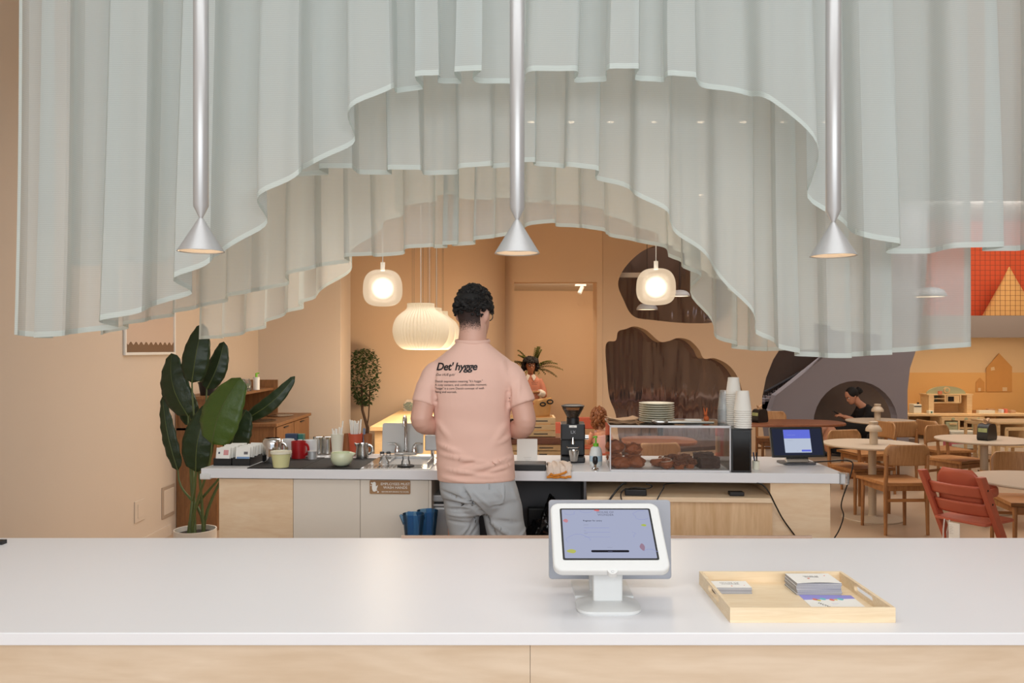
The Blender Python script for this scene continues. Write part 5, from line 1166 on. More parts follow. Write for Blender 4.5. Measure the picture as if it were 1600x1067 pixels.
# shorts
b = MB()
b.zloft([(Zp(800), X(752), 0, 0.13, 0.10), (Zp(788), X(752), 0.0, 0.165, 0.125), (Zp(775), X(751), -0.004, 0.183, 0.140), (Zp(762), X(748), -0.004, 0.180, 0.140), (Zp(748), X(745), 0, 0.176, 0.130), (Zp(738), X(744.5), 0, 0.174, 0.126)], 36, 2.2)
b.zloft([(Zp(851), X(726), 0.005, 0.070, 0.086), (Zp(836), X(725.5), 0.005, 0.072, 0.088), (Zp(812), X(723.5), 0.003, 0.077, 0.094), (Zp(792), X(722), 0, 0.083, 0.104), (Zp(775), X(722), 0, 0.088, 0.112)], 30)
b.zloft([(Zp(853), X(793), 0.0, 0.090, 0.096), (Zp(836), X(791.5), 0.0, 0.091, 0.098), (Zp(812), X(787), 0.0, 0.094, 0.102), (Zp(792), X(783.5), 0, 0.097, 0.110), (Zp(775), X(779), 0, 0.098, 0.116)], 30)
so_ = bake(b.build('shorts', M['shorts'], man, smooth=True, remesh=0.0062, sm=5))
sf = [(P2(725, 755), P2(737, 783), .010, -.012), (P2(737, 783), P2(695, 778), .007, -.010), (P2(733, 775), P2(692, 762), .007, -.008), (P2(735, 788), P2(700, 790), .006, -.007), (P2(732, 768), P2(765, 808), .010, -.010), (P2(765, 808), P2(802, 832), .010, .010), (P2(758, 800), P2(776, 834), .009, -.010), (P2(770, 756), P2(785, 770), .008, .006), (P2(785, 782), P2(768, 783), .006, -.007), (P2(742, 760), P2(768, 784), .006, .006), (P2(726, 832), P2(748, 800), .007, -.009), (P2(718, 834), P2(740, 812), .006, .008), (P2(735, 835), P2(749, 815), .005, -.006), (P2(800, 760), P2(812, 790), .008, .006), (P2(775, 806), P2(812, 812), .010, -.007), (P2(806, 838), P2(822, 824), .005, .006), (P2(700, 798), P2(742, 800), .006, .005), (P2(700, 808), P2(745, 812), .006, -.005), (P2(768, 782), P2(786, 778), .004, .005), (P2(786, 778), P2(787, 750), .004, .005)]
for v in so_.data.vertices:
    p = v.co; nrm = v.normal.copy(); d = 1.5*sum(ridge(p, *f) for f in sf) if nrm.y < 0.3 else 0
    v.co = p+nrm*(d+0.003*noise.noise(Vector((p.x*10, p.y*10, p.z*18))))
MB().tube([(X(766), -0.131, Zp(748)), (X(766), -0.135, Zp(756))], 0.003, 6).build('belt_loop', M['shorts'], so_)
# hair
b = MB(); rnd = random.Random(4)
for i in range(620):
    u = rnd.uniform(-0.30, 1); a = rnd.uniform(0, 2*PI); rr = math.sqrt(1-u*u)
    x_, y_, z_ = 0.079*rr*math.cos(a), 0.102*rr*math.sin(a), 0.008+0.112*u
    if z_ < -0.02 and y_ > -0.01: continue
    if z_ < 0.035 and y_ > 0.06: continue
    if z_ < 0.012 and abs(x_) > 0.055 and y_ > -0.035: continue
    k = 1.05 if z_ > 0 else 1.0
    r_ = rnd.uniform(0.009, 0.0145)*(1.0 if z_ > -0.005 else 0.6)
    c_ = Vector((x_*k, y_*k, z_+(0.012 if u > 0.5 else 0.0)))
    b.blob(TH_ @ c_, (r_, r_, r_*0.85), 0.5, 9, 1, seed=i)
b.ball(TH_ @ Vector((0, -0.008, 0.046)), (0.0785, 0.100, 0.074), 24, M=TH_.to_3x3().to_4x4())
b.build('hair', M['hair'], man, smooth=True)
b = MB(); rows = []; bb_ = BVHTree.FromPolygons([v.co for v in body.data.vertices], [tuple(p.vertices) for p in body.data.polygons])
for iz in range(16):
    zz_ = Zp(528)+(Zp(484)-Zp(528))*iz/15; r_ = []
    for ia in range(31):
        a = R(-170+112*ia/30); d_ = Vector((math.cos(a), math.sin(a), 0)); ax_ = Vector((X(739), 0.012, zz_)); h = bb_.ray_cast(ax_+d_*0.125, -d_)
        r_.append((h[0] if h[0] else ax_+d_*0.06)+d_*0.0016)
    rows.append(r_)
t = NT('clipped_hair'); t.b.inputs['Base Color'].default_value = (*lin((58, 42, 38)), 1); t.b.inputs['Roughness'].default_value = 0.8
nz = t.n('ShaderNodeTexNoise'); nz.inputs['Scale'].default_value = 260; t.l(coord(t), nz.inputs[0])
tc = t.n('ShaderNodeTexCoord'); sp_ = t.n('ShaderNodeSeparateXYZ'); t.l(tc.outputs['Object'], sp_.inputs[0])
mr = t.n('ShaderNodeMapRange'); mr.inputs[1].default_value = Zp(522); mr.inputs[2].default_value = Zp(494); mr.inputs[3].default_value = -0.28; mr.inputs[4].default_value = 0.45; t.l(sp_.outputs[2], mr.inputs[0])
ad_ = t.n('ShaderNodeMath', operation='ADD'); t.l(nz.outputs[0], ad_.inputs[0]); t.l(mr.outputs[0], ad_.inputs[1])
gt = t.n('ShaderNodeMapRange'); gt.inputs[1].default_value = 0.4; gt.inputs[2].default_value = 0.75; t.l(ad_.outputs[0], gt.inputs[0]); t.l(gt.outputs[0], t.b.inputs['Alpha'])
b.grid(rows).build('clipped_nape', t.m, man, smooth=True)
face(TH_, man, 0.98, glasses=True)
MB().tube([(X(803), 0.02, Zp(671)), (X(795), 0.09, Zp(671)), (X(786), 0.15, Zp(669))], [0.0475, 0.0432, 0.038], 18, cap=False).build('tattoo', M['tattoo'], man, smooth=True, label='dark tattoo on the right forearm')
# ------------------------------------------------------------------ the woman in the doorway room
wz = 12.7; s_ = wz/F
wo = thing('person', 'woman with curly hair and glasses in a salmon sweater, holding a plate', 'person', (W(829, 0, wz).x, wz, 0), R(0))
def wx(px): return (px-829)*s_
def wzz(py): return EYE-(py-HZ)*s_
TW = Matrix.Translation((0, -0.02, wzz(570.5))) @ Matrix.Rotation(PI+R(8), 4, 'Z') @ Matrix.Rotation(R(-6), 4, 'X')
b = MB(); head(b, TW, 0.94); b.tube([(0, 0, wzz(592)), (0, 0, wzz(577))], [0.05, 0.045], 14)
b.tube([(0, 0, 0.70), (0, 0, 1.0), (0, 0, wzz(590))], [0.11, 0.10, 0.08], 18, flat=0.8)
for q in (-1, 1):
    b.tube(spline([(q*0.15, 0, wzz(594)), (q*0.20, -0.01, wzz(608)), (q*0.205, -0.03, wzz(618)), (q*0.16, -0.14, wzz(614)), (q*0.10, -0.22, wzz(611))], 3), 0.03, 12)
    hand(b, (q*0.10, -0.22, wzz(611)), (-q*0.5, -0.8, 0.0), (q*0.8, -0.3, 0.3), -q, 0.7, 0.85)
    b.tube([(q*0.08, 0, 0.72), (q*0.085, 0, 0.42), (q*0.085, 0.01, 0.06)], [0.075, 0.05, 0.035], 12)
bake(b.build('body', M['skin2'], wo, smooth=True, remesh=0.008, sm=4))
b = MB(); b.zloft([(wzz(626), 0, 0, 0.135, 0.11), (wzz(615), 0, 0, 0.15, 0.115), (wzz(603), 0, 0, 0.165, 0.115), (wzz(594), 0, 0, 0.165, 0.10), (wzz(588), 0, 0, 0.10, 0.075), (wzz(585), 0, 0, 0.065, 0.06)], 28)
for q in (-1, 1): b.tube(spline([(q*0.13, 0, wzz(593)), (q*0.195, -0.005, wzz(607)), (q*0.21, -0.03, wzz(617)), (q*0.185, -0.11, wzz(615))], 3), [0.055]*5+[0.052]*5, 14)
sw = bake(b.build('sweater', M['peach2'], wo, smooth=True, remesh=0.010, sm=4))
ytext('House of\nWonder', 0.06, wzz(598), 0.026, M['ink'], sw, y=-0.121, align='CENTER')
b = MB()
for q in (-1, 1): b.prism([(q*0.008, wzz(586.5)), (q*0.055, wzz(584)), (q*0.085, wzz(589)), (q*0.05, wzz(595))], -0.108, -0.094, 'Y')
b.build('white_collar', M['paper'], wo, bevel=0.003)
for q in (-1, 1): MB().tube([(q*0.19, -0.10, wzz(615)), (q*0.15, -0.165, wzz(613)), (q*0.125, -0.20, wzz(612))], [0.054, 0.058, 0.046], 14).build('cuff', M['paper'], wo, smooth=True)
b = MB(); b.zloft([(0.70, 0, 0, 0.15, 0.115), (0.80, 0, 0, 0.155, 0.12), (wzz(624), 0, 0, 0.13, 0.105)], 24)
for q in (-1, 1): b.tube([(q*0.08, 0, 0.74), (q*0.085, 0, 0.42), (q*0.085, 0, 0.08)], [0.09, 0.07, 0.055], 14)
bake(b.build('trousers', M['blackcloth'], wo, smooth=True, remesh=0.010, sm=3))
for q in (-1, 1): MB().blob((q*0.085, -0.04, 0.04), (0.045, 0.11, 0.042), 0.03, 2, 3).build('shoe', M['black'], wo, smooth=True)
b = MB(); rnd = random.Random(9)
for i in range(260):
    u = rnd.uniform(-0.6, 1); a = rnd.uniform(0, 2*PI); rr = math.sqrt(1-u*u); y_ = math.sin(a)*rr
    if y_ > 0.25 and u < 0.45: continue
    r_ = rnd.uniform(0.022, 0.036); b.blob(TW @ Vector((0.118*rr*math.cos(a), 0.112*y_-0.02, 0.0+0.122*u)), (r_, r_, r_), 0.5, 8, 1, seed=i)
b.build('hair', M['hair'], wo, smooth=True)
face(TW, wo, 0.94, (130, 60, 56), True)
pl_ = thing('plate', 'pale wooden plate held by the woman in the salmon sweater', 'plate', (wo.location.x+0.03, wz-0.30, wzz(611.5)))
MB().lathe([(0.001, 0), (0.07, 0), (0.10, 0.012), (0.10, 0.018), (0.07, 0.007), (0.001, 0.006)], n=32).build('dish', M['pine'], pl_, smooth=True)
# ------------------------------------------------------------------ the woman seated before the niche
w2z = 12.0; q2 = w2z/F; O2 = Vector((W(1345, 0, w2z).x, w2z, 0))
def V2(px, py, dy=0): return Vector(((px-800)*q2-O2.x, dy, EYE-(py-HZ)*q2))
w2 = thing('person', 'woman with tied-back dark hair in a black sleeveless dress, sitting and looking at a phone', 'person', O2)
TS = Matrix.Translation(V2(1331, 618)) @ Matrix.Rotation(R(90+10), 4, 'Z') @ Matrix.Rotation(R(-32), 4, 'X')
b = MB(); head(b, TS, 0.95)
b.tube([V2(1349, 636), V2(1340, 628), V2(1336, 621)], [0.06, 0.05, 0.046], 14)
b.tube([V2(1358, 674), V2(1356, 655), V2(1349, 638)], [0.13, 0.12, 0.10], 20, flat=0.95)
for dy in (-0.15, 0.15):
    b.tube(spline([V2(1351, 638, dy), V2(1350, 649, dy*1.25), V2(1337, 657, dy*1.2), V2(1324, 653, dy*0.7), V2(1316, 650, dy*0.3)], 3), [0.045]*4+[0.04]*4+[0.032]*4+[0.026], 12)
    hand(b, V2(1316, 650, dy*0.3), (-0.85, -dy*0.6, 0.25), (0.1, dy*3, 0.6), -1 if dy > 0 else 1, 0.8, 0.85)
    b.tube([V2(1362, 672, dy*0.6), V2(1330, 670, dy*0.8), V2(1290, 672, dy*0.8), V2(1284, 690, dy*0.8), Vector((V2(1288, 0).x, dy*0.8, 0.07))], [0.095, 0.085, 0.062, 0.058, 0.038], 14)
bake(b.build('body', M['skin3'], w2, smooth=True, remesh=0.009, sm=4))
b = MB(); b.tube([V2(1362, 680), V2(1359, 662), V2(1352, 646), V2(1347, 636)], [0.17, 0.15, 0.15, 0.11], 22, flat=0.95)
b.tube([V2(1364, 674), V2(1340, 674), V2(1305, 676)], [0.17, 0.165, 0.14], 20, flat=0.75)
b.tube([V2(1318, 674), V2(1313, 695), Vector((V2(1312, 0).x, 0, 0.03))], [0.13, 0.16, 0.17], 18)
for dy in (-0.15, 0.15): b.tube([V2(1352, 637, dy*0.8), V2(1350, 648, dy*1.25), V2(1342, 656, dy*1.22)], [0.075, 0.078, 0.062], 14)
b.tube([V2(1352, 668, -0.1), V2(1320, 668, -0.12), V2(1300, 674, -0.12)], [0.14, 0.125, 0.10], 16)
bake(b.build('dress', M['blackcloth'], w2, smooth=True, remesh=0.012, sm=4))
b = MB(); rnd = random.Random(3)
b.blob(TS @ Vector((0, -0.02, 0.03)), (0.085, 0.098, 0.098), 0.05, 4, 3, M=TS.to_3x3().to_4x4()); b.blob(TS @ Vector((0, -0.13, 0.0)), (0.055, 0.05, 0.055), 0.3, 8, 3)
b.build('hair', M['hair'], w2, smooth=True)
face(TS, w2, 0.95, (150, 80, 76))
for dy in (-0.12, 0.12): MB().blob((V2(1282, 0).x, dy, 0.045), (0.12, 0.045, 0.042), 0.03, 2, 3).build('shoe', M['black'], w2, smooth=True)
po = tag(MB().box((0, 0, 0), (0.014, 0.07, 0.14), ry=R(-60)).build('phone', M['black'], bevel=0.003), 'dark phone in the hands of the seated woman', 'phone', loc=O2+V2(1308, 646))
bn = thing('low_bench', 'low padded bench before the niche, under the seated woman', 'bench', (O2.x+0.16, w2z, 0))
MB().bx(-0.30, 0.45, -0.22, 0.24, 0.04, 0.22).build('seat', M['wall_grey'], bn, bevel=0.02, seg=3); MB().bx(-0.26, 0.41, -0.2, 0.2, 0, 0.05).build('plinth', M['dgrey'], bn)
hb = thing('black_handbag', 'small black handbag with straps beside the seated woman', 'bag', O2+Vector((0.02, -0.32, 0)))
MB().blob((0, 0, 0.10), (0.15, 0.07, 0.10), 0.1, 4, 3).build('body', M['blackcloth'], hb, smooth=True)
MB().tube([(-0.08, 0, 0.17), (-0.06, 0, 0.34), (0, 0, 0.40), (0.06, 0, 0.34), (0.08, 0, 0.17)], 0.012, 8).build('strap', M['black'], hb, smooth=True)
# ------------------------------------------------------------------ the child behind the grinder
cz = 8.6; cq = cz/F; oc = Vector((W(938, 0, cz).x, cz, 0))
def VC(px, py, dy=0): return Vector(((px-800)*cq-oc.x, dy, EYE-(py-HZ)*cq))
ch = thing('person', 'small child with reddish-brown curly hair and a pink top, sitting with the back turned', 'person', oc)
TC = Matrix.Translation(VC(935, 652)) @ Matrix.Rotation(R(20), 4, 'Z')
b = MB(); head(b, TC, 0.80); b.tube([VC(938, 676), VC(937, 668), VC(935, 660)], [0.05, 0.035, 0.034], 12)
b.tube([VC(940, 708), VC(940, 690), VC(938, 674)], [0.10, 0.095, 0.075], 18, flat=0.8)
for q in (-1, 1):
    b.tube(spline([VC(938, 676, 0)+Vector((q*0.08, 0, 0)), VC(938, 690, 0)+Vector((q*0.12, 0.03, 0)), VC(938, 697, 0)+Vector((q*0.09, 0.15, 0.02))], 3), [0.032]*3+[0.028]*3+[0.022], 10)
    hand(b, VC(938, 697, 0)+Vector((q*0.09, 0.15, 0.02)), (-q*0.2, 0.95, 0), (0, 0, 1), q, 0.5, 0.62)
    b.tube([VC(940, 708, 0)+Vector((q*0.06, 0, 0)), VC(940, 708, 0.2)+Vector((q*0.07, 0, 0)), VC(940, 735, 0.22)+Vector((q*0.07, 0, 0))], [0.06, 0.048, 0.03], 12)
bake(b.build('body', M['skin3'], ch, smooth=True, remesh=0.007, sm=3))
b = MB().tube([VC(940, 712), VC(940, 692), VC(938, 679)], [0.115, 0.108, 0.086], 20, flat=0.82).tube([VC(932, 680), VC(933, 672)], 0.03, 8).tube([VC(944, 680), VC(943, 672)], 0.03, 8)
bake(b.build('pink_top', mat('child_pink', (190, 148, 142), 0.8), ch, smooth=True, remesh=0.008, sm=3))
MB().tube([VC(940, 714), VC(940, 706)], [0.12, 0.12], 18, flat=0.9).tube([VC(934, 710, 0), VC(934, 710, 0.16)], 0.07, 12).tube([VC(946, 710, 0), VC(946, 710, 0.16)], 0.07, 12).build('skirt', M['redwood'], ch, smooth=True)
b = MB(); rnd = random.Random(2)
for i in range(220):
    u = rnd.uniform(-0.95, 1); a = rnd.uniform(0, 2*PI); rr = math.sqrt(1-u*u*0.8); y_ = math.sin(a)*rr
    if y_ > 0.35 and u < 0.5: continue
    r_ = rnd.uniform(0.013, 0.024); b.blob(TC @ Vector((0.076*rr*math.cos(a), 0.086*y_, -0.008+0.10*u)), (r_, r_, r_*1.4), 0.5, 8, 1, seed=i)
b.build('hair', M['hairb'], ch, smooth=True); face(TC, ch, 0.80)
# ================================================================== CAFE FURNITURE
def make_chair(label, loc, rz, group='oak cafe chairs'):
    r = thing('oak_chair', label, 'chair', loc, rz, group)
    for sx in (-1, 1):
        MB().tube([(sx*0.185, -0.205, 0), (sx*0.180, -0.195, 0.42), (sx*0.178, -0.215, 0.69)], [0.014, 0.018, 0.015], 14).build('leg', M['oak'], r, smooth=True)
        MB().tube([(sx*0.195, 0.195, 0), (sx*0.190, 0.19, 0.425)], [0.014, 0.018], 14).build('leg', M['oak'], r, smooth=True)
    pts = smoothpoly([(-0.20, 0.225), (0.20, 0.225), (0.228, 0.20), (0.195, -0.16), (0.15, -0.215), (-0.15, -0.215), (-0.195, -0.16), (-0.228, 0.20)], 3)
    b = MB().prism(pts, 0.425, 0.452, 'Z'); b.build('seat', M['oakh'], r, bevel=0.006)
    MB().bx(-0.175, 0.175, 0.175, 0.195, 0.37, 0.425).bx(-0.175, 0.175, -0.205, -0.187, 0.38, 0.425).bx(-0.192, -0.176, -0.19, 0.18, 0.37, 0.425).bx(0.176, 0.192, -0.19, 0.18, 0.37, 0.425).build('apron', M['oak'], r)
    MB().bx(-0.178, 0.178, -0.205, -0.19, 0.285, 0.312).build('stretcher', M['oakh'], r, bevel=0.003)
    rows = []
    for j in range(13):
        k = j/12; z = 0.60+0.18*k; hw = 0.198-(0.0 if k < 0.55 else 0.045*((k-0.55)/0.45)**2.6); hw -= 0.012*max(0, (0.15-k)/0.15)**2
        rows.append([Vector((hw*(i/12*2-1), -0.238+0.045*((i/12*2-1)**2)*0.9-0.02*k+0.01, z)) for i in range(13)])
    MB().grid(rows).build('backrest', M['oakback'], r, smooth=True, solid=0.013)
    return r
c0 = make_chair('oak chair in front of the near lamp table, its back turned to the viewer', (3.38, 7.07, 0), R(2))
for lb, loc, rz in (('oak chair behind the near lamp table, facing the viewer, partly under the tabletop', (3.41, 7.88, 0), R(196)),
                    ('oak chair by the far lamp table, its wide back seen right of the near lamp', (4.40, 9.28, 0), R(4)),
                    ('oak chair seen edge-on, left of the play kitchen', (4.98, 9.25, 0), R(-80)),
                    ('oak chair left of the table that carries the black dispenser', (4.66, 8.42, 0), R(207)),
                    ('oak chair cut by the right edge of the photo, before the dispenser table', (4.52, 7.28, 0), R(62)),
                    ('oak chair behind the red high chair, mostly hidden by the nearest tabletop', (3.98, 6.15, 0), R(172)),
                    ('oak chair behind the dark table, seen left of the till', (3.38, 10.3, 0), R(175)),
                    ('oak chair seen through the legs of the chair at the near lamp table', (3.98, 8.95, 0), R(100))):
    dup(c0, loc, rz, lb)
tA = thing('round_table', 'round beige pedestal table carrying the near lamp', 'table', (3.40, 7.55, 0), 0, 'round beige pedestal tables')
MB().lathe([(0.001, 0.684), (0.40, 0.684), (0.437, 0.690), (0.442, 0.698), (0.440, 0.706), (0.001, 0.706)], n=64).build('tabletop', M['ltable'], tA, smooth=True)
MB().lathe([(0.036, 0.015), (0.036, 0.685)], n=28).build('pedestal', M['ltable'], tA, smooth=True)
MB().lathe([(0.001, 0), (0.27, 0), (0.272, 0.008), (0.268, 0.013), (0.05, 0.02), (0.036, 0.03)], n=56).build('foot', M['ltable'], tA, smooth=True)
dup(tA, (4.62, 9.95, 0), 0, 'round beige pedestal table carrying the far lamp, near the seated woman')
dup(tA, (4.68, 7.93, 0), 0, 'round beige pedestal table carrying the black dispenser')
dup(tA, (3.62, 5.45, 0), 0, 'round beige pedestal table nearest the viewer, cut by the right edge of the photo')
la = thing('table_lamp', 'putty-coloured mushroom table lamp, the near one', 'table lamp', (3.39, 7.5, 0.706), 0, 'putty table lamps')
MB().lathe([(0.001, 0), (0.036, 0), (0.036, 0.125), (0.001, 0.125)], n=32).build('base', M['ltable'], la, smooth=True)
MB().lathe([(0.070, 0.122), (0.073, 0.128), (0.069, 0.150), (0.050, 0.176), (0.038, 0.184), (0.036, 0.19), (0.040, 0.196), (0.040, 0.212), (0.034, 0.216), (0.001, 0.216)], n=36).build('lamp_shade', M['ltable'], la, smooth=True)
dup(la, (4.50, 9.85, 0.706), 0, 'putty-coloured mushroom table lamp, the far one near the seated woman')
def dispenser(lb, loc, rz):
    r = thing('napkin_dispenser', lb, 'dispenser', loc, rz, 'black napkin dispensers')
    MB().prism(smoothpoly([(-0.085, 0.0), (0.085, 0.0), (0.088, 0.09), (0.06, 0.155), (-0.06, 0.155), (-0.088, 0.09)], 4), -0.05, 0.05, 'Y').build('case', M['black'], r, smooth=True)
    MB().bx(-0.09, -0.086, -0.042, 0.042, 0.012, 0.12).build('picture_panel', mat('green_leaf_print', (150, 160, 110), 0.5, var=0.6, vs=20), r)
    MB().prism([(-0.05, 0.15), (0.05, 0.15), (0.02, 0.175), (0.03, 0.215), (-0.01, 0.185), (-0.05, 0.205), (-0.03, 0.17)], -0.012, 0.012, 'Y').build('kraft_napkin', M['kraft'], r)
dispenser('black napkin dispenser with a leaf picture on the round table at the right', (4.66, 7.85, 0.706), R(35))
dispenser('black napkin dispenser with a leaf picture on the dark table left of the till', (3.02, 9.75, 0.706), R(35))
# dark tables
def darktable(lb, loc, rx_, ry_, rz):
    r = thing('dark_table', lb, 'table', loc, rz); pts = [(rx_*math.copysign(abs(math.cos(2*PI*i/40))**0.7, math.cos(2*PI*i/40)), ry_*math.copysign(abs(math.sin(2*PI*i/40))**0.7, math.sin(2*PI*i/40))) for i in range(40)]
    MB().prism(pts, 0.675, 0.706, 'Z').build('tabletop', M['browntable'], r, bevel=0.008)
    MB().cyl((0, 0, 0), 0.035, 0.02, 0.675, 20).build('pedestal', M['black'], r, smooth=True); MB().cyl((0, 0, 0), 0.26, 0, 0.02, 36).build('foot', M['black'], r, smooth=True)
darktable('long walnut-topped table behind the till', (3.3, 9.8, 0), 0.75, 0.38, 0)
darktable('walnut-topped round table seen through the pastry case', (1.45, 7.9, 0), 0.36, 0.33, 0)
darktable('walnut-topped table behind the pastry case, farther than the round one', (1.8, 9.7, 0), 0.5, 0.3, 0)
dup(c0, (1.25, 7.2, 0), R(10), 'oak chair seen through the left part of the pastry case')
# high chair
hc = thing('high_chair', 'warm red wooden high chair with a white care tag, before the round tables', 'high chair', (3.06, 5.42, 0), R(-60))
Wd = 0.20
for sx in (-1, 1):
    b = MB(); x_ = sx*Wd; b.prism([(0.26, 0.0), (0.33, 0.0), (-0.115, 0.77), (-0.185, 0.77)], x_-0.018, x_+0.018, 'X').build('side_post', M['redwood'], hc, bevel=0.006)
    b = MB(); b.prism([(-0.24, 0.0), (0.33, 0.0), (0.33, 0.03), (0.30, 0.045), (-0.24, 0.035)], x_-0.018, x_+0.018, 'X').build('floor_rail', M['redwood'], hc, bevel=0.006)
    b = MB(); b.cyl((0, 0, 0), 0.007, -0.002, 0.002, 12, M=Matrix.Translation((x_+sx*0.018, -0.10, 0.68)) @ Matrix.Rotation(PI/2, 4, 'Y')).cyl((0, 0, 0), 0.007, -0.002, 0.002, 12, M=Matrix.Translation((x_+sx*0.018, -0.045, 0.585)) @ Matrix.Rotation(PI/2, 4, 'Y')).build('screw', M['black'], hc)
def bent(z0, z1, y0, bow, w_=Wd-0.015, top=0.0, nm='back_slat'):
    rows = []
    for j in range(7):
        k = j/6; rows.append([Vector((w_*(i/16*2-1), y0-0.57*(z0+(z1-z0)*k-0.60)-bow*(1-(i/16*2-1)**2), z0+(z1-z0)*k+top*k*(1-(i/16*2-1)**2))) for i in range(17)])
    MB().grid(rows).build(nm, M['redwood'], hc, smooth=True, solid=0.014)
bent(0.62, 0.695, -0.05, 0.045); bent(0.49, 0.575, -0.05, 0.045)
rows = []      # baby-set back: tall bent panel
for j in range(9):
    k = j/8; hw = 0.15*(1-0.35*max(0, (k-0.6)/0.4)**2); rows.append([Vector((hw*(i/14*2-1), -0.02-0.05*k-0.03*(1-(i/14*2-1)**2), 0.56+0.235*k)) for i in range(15)])
MB().grid(rows).build('baby_back', M['redwood'], hc, smooth=True, solid=0.012)
b = MB(); pts = [(Wd-0.03, -0.06, 0.64)]+[((Wd-0.03)*math.cos(R(a)), 0.05+0.17*math.sin(R(a)), 0.645) for a in range(0, 181, 12)]+[(-Wd+0.03, -0.06, 0.64)]
b.tube(pts, 0.03, 10, flat=0.35, up=(0, 0, 1)) if False else b.tube(pts, 0.010, 10, flat=3.0, up=(0, 0, 1))
b.build('front_rail', M['redwood'], hc, smooth=True)
MB().prism(rrect(0.36, 0.37, 0.04, 5, 0, 0.12), 0.432, 0.450, 'Z').build('seat', M['redwood'], hc, bevel=0.004)
MB().prism(rrect(0.36, 0.32, 0.04, 5, 0, 0.20), 0.205, 0.222, 'Z').build('footrest', M['redwood'], hc, bevel=0.004)
MB().tube([(-0.18, 0.13, 0.19), (0.18, 0.13, 0.19)], 0.006, 8).build('cross_rod', M['black'], hc)
b = MB(); b.tube([(-0.06, -0.12, 0.45), (-0.062, -0.13, 0.38), (-0.066, -0.125, 0.16)], 0.008, 6, flat=0.4).tube([(-0.025, -0.12, 0.45), (-0.03, -0.14, 0.37), (-0.02, -0.13, 0.14)], 0.008, 6, flat=0.4); b.build('strap', M['paper'], hc)
tgp = MB().bx(-0.005, 0.07, -0.165, -0.160, 0.285, 0.445).build('care_tag', M['paper'], hc, label='white printed care tag')
b = text_bm('-----\n--------\n------\n--------\n-----\n--------', 0.011, 0.0002); b.xf(Matrix.Translation((0.0, -0.166, 0.425)) @ FACE); b.build('lettering', M['inkg'], tgp)
# ================================================================== PLAY AREA
kz = 14.1
def K(px, py, Z=kz): v = W(px, py, Z); return v.x, v.z
def kbox(b, x0, y0, x1, y1, d0, d1, ox=0, oz=0):
    a = K(x0, y1); c = K(x1, y0); b.bx(a[0]-ox, c[0]-ox, d0, d1, a[1]-oz, c[1]-oz); return b
ox = K(1495, 0)[0]
dk = thing('play_worktop', 'long light wooden worktop shelf along the play area wall', 'shelf', (ox, kz, 0))
kbox(MB(), 1416, 646.5, 1610, 650, -0.05, 0.86, ox).build('worktop', M['pine'], dk, bevel=0.004)
for a_ in (1536, 1600, 1417): kbox(MB(), a_, 650, a_+3, 689, 0.0, 0.8, ox).build('leg', M['pine'], dk)
pk_ = thing('play_kitchen', 'wooden toy kitchen base with knobs and pale green doors under the worktop', 'toy kitchen', (ox, kz-0.12, 0))
b = MB(); kbox(b, 1466, 651, 1532, 656, 0, 0.4, ox); kbox(b, 1466, 656, 1470, 692, 0, 0.4, ox); kbox(b, 1528, 656, 1532, 692, 0, 0.4, ox); kbox(b, 1491, 656, 1494, 692, 0, 0.4, ox); kbox(b, 1494, 667, 1528, 669, 0, 0.4, ox); b.build('cabinet_body', M['pine'], pk_)
kbox(MB(), 1472, 658, 1490, 690, -0.01, 0.02, ox).build('green_door', M['doorgreen'], pk_)
kbox(MB(), 1477, 660, 1488, 662, -0.03, -0.01, ox).build('handle', M['pine'], pk_)
kbox(MB(), 1513, 658, 1527, 690, -0.01, 0.02, ox).build('green_door', M['doorgreen'], pk_)
for px in (1483, 1503, 1522):
    a = K(px, 653.5); MB().cyl((0, 0, 0), 0.025, 0, 0.02, 16, M=Matrix.Translation((a[0]-ox, 0.0, a[1])) @ Matrix.Rotation(PI/2, 4, 'X')).build('knob', M['doorgreen'], pk_, smooth=True)
hu_ = thing('toy_hutch', 'wooden toy kitchen top with shelves, microwave window and round sage top', 'toy kitchen', (ox, kz+0.1, K(0, 647)[1]))
oz = hu_.location.z
b = MB(); kbox(b, 1454, 616, 1526, 618, 0, 0.3, ox, oz); kbox(b, 1456, 618, 1464, 646.5, 0, 0.3, ox, oz); kbox(b, 1516, 618, 1524, 646.5, 0, 0.3, ox, oz); kbox(b, 1464, 618, 1516, 646.5, 0.28, 0.3, ox, oz); kbox(b, 1464, 629, 1506, 630.5, 0, 0.3, ox, oz); kbox(b, 1464, 623, 1481, 624, 0, 0.25, ox, oz); kbox(b, 1481, 618, 1483, 630, 0, 0.25, ox, oz); kbox(b, 1505, 618, 1507, 630, 0, 0.25, ox, oz); b.build('frame', M['pine'], hu_)
kbox(MB(), 1484, 618.5, 1504, 629, 0.0, 0.02, ox, oz).build('oven_door', M['pine'], hu_)
kbox(MB(), 1486, 620, 1495, 627.5, -0.01, 0.0, ox, oz).build('oven_window', M['black'], hu_)
for x0, y0, x1, y1 in ((1464, 618, 1481, 623), (1464, 624, 1481, 629), (1507, 618, 1516, 630)): kbox(MB(), x0, y0, x1, y1, 0.24, 0.27, ox, oz).build('green_back', M['doorgreen'], hu_)
pts = [K(1486+30.5*math.cos(PI*i/20), 616-12*math.sin(PI*i/20)) for i in range(21)]
MB().prism([(p[0]-ox, p[1]-oz) for p in pts], 0.05, 0.09, 'Y').build('arched_top', M['doorgreen'], hu_)
c_ = K(1486, 610); MB().cyl((0, 0, 0), 0.055, 0, 0.02, 24, M=Matrix.Translation((c_[0]-ox, 0.05, c_[1]-oz)) @ Matrix.Rotation(PI/2, 4, 'X')).build('clock', M['pine'], hu_, smooth=True)
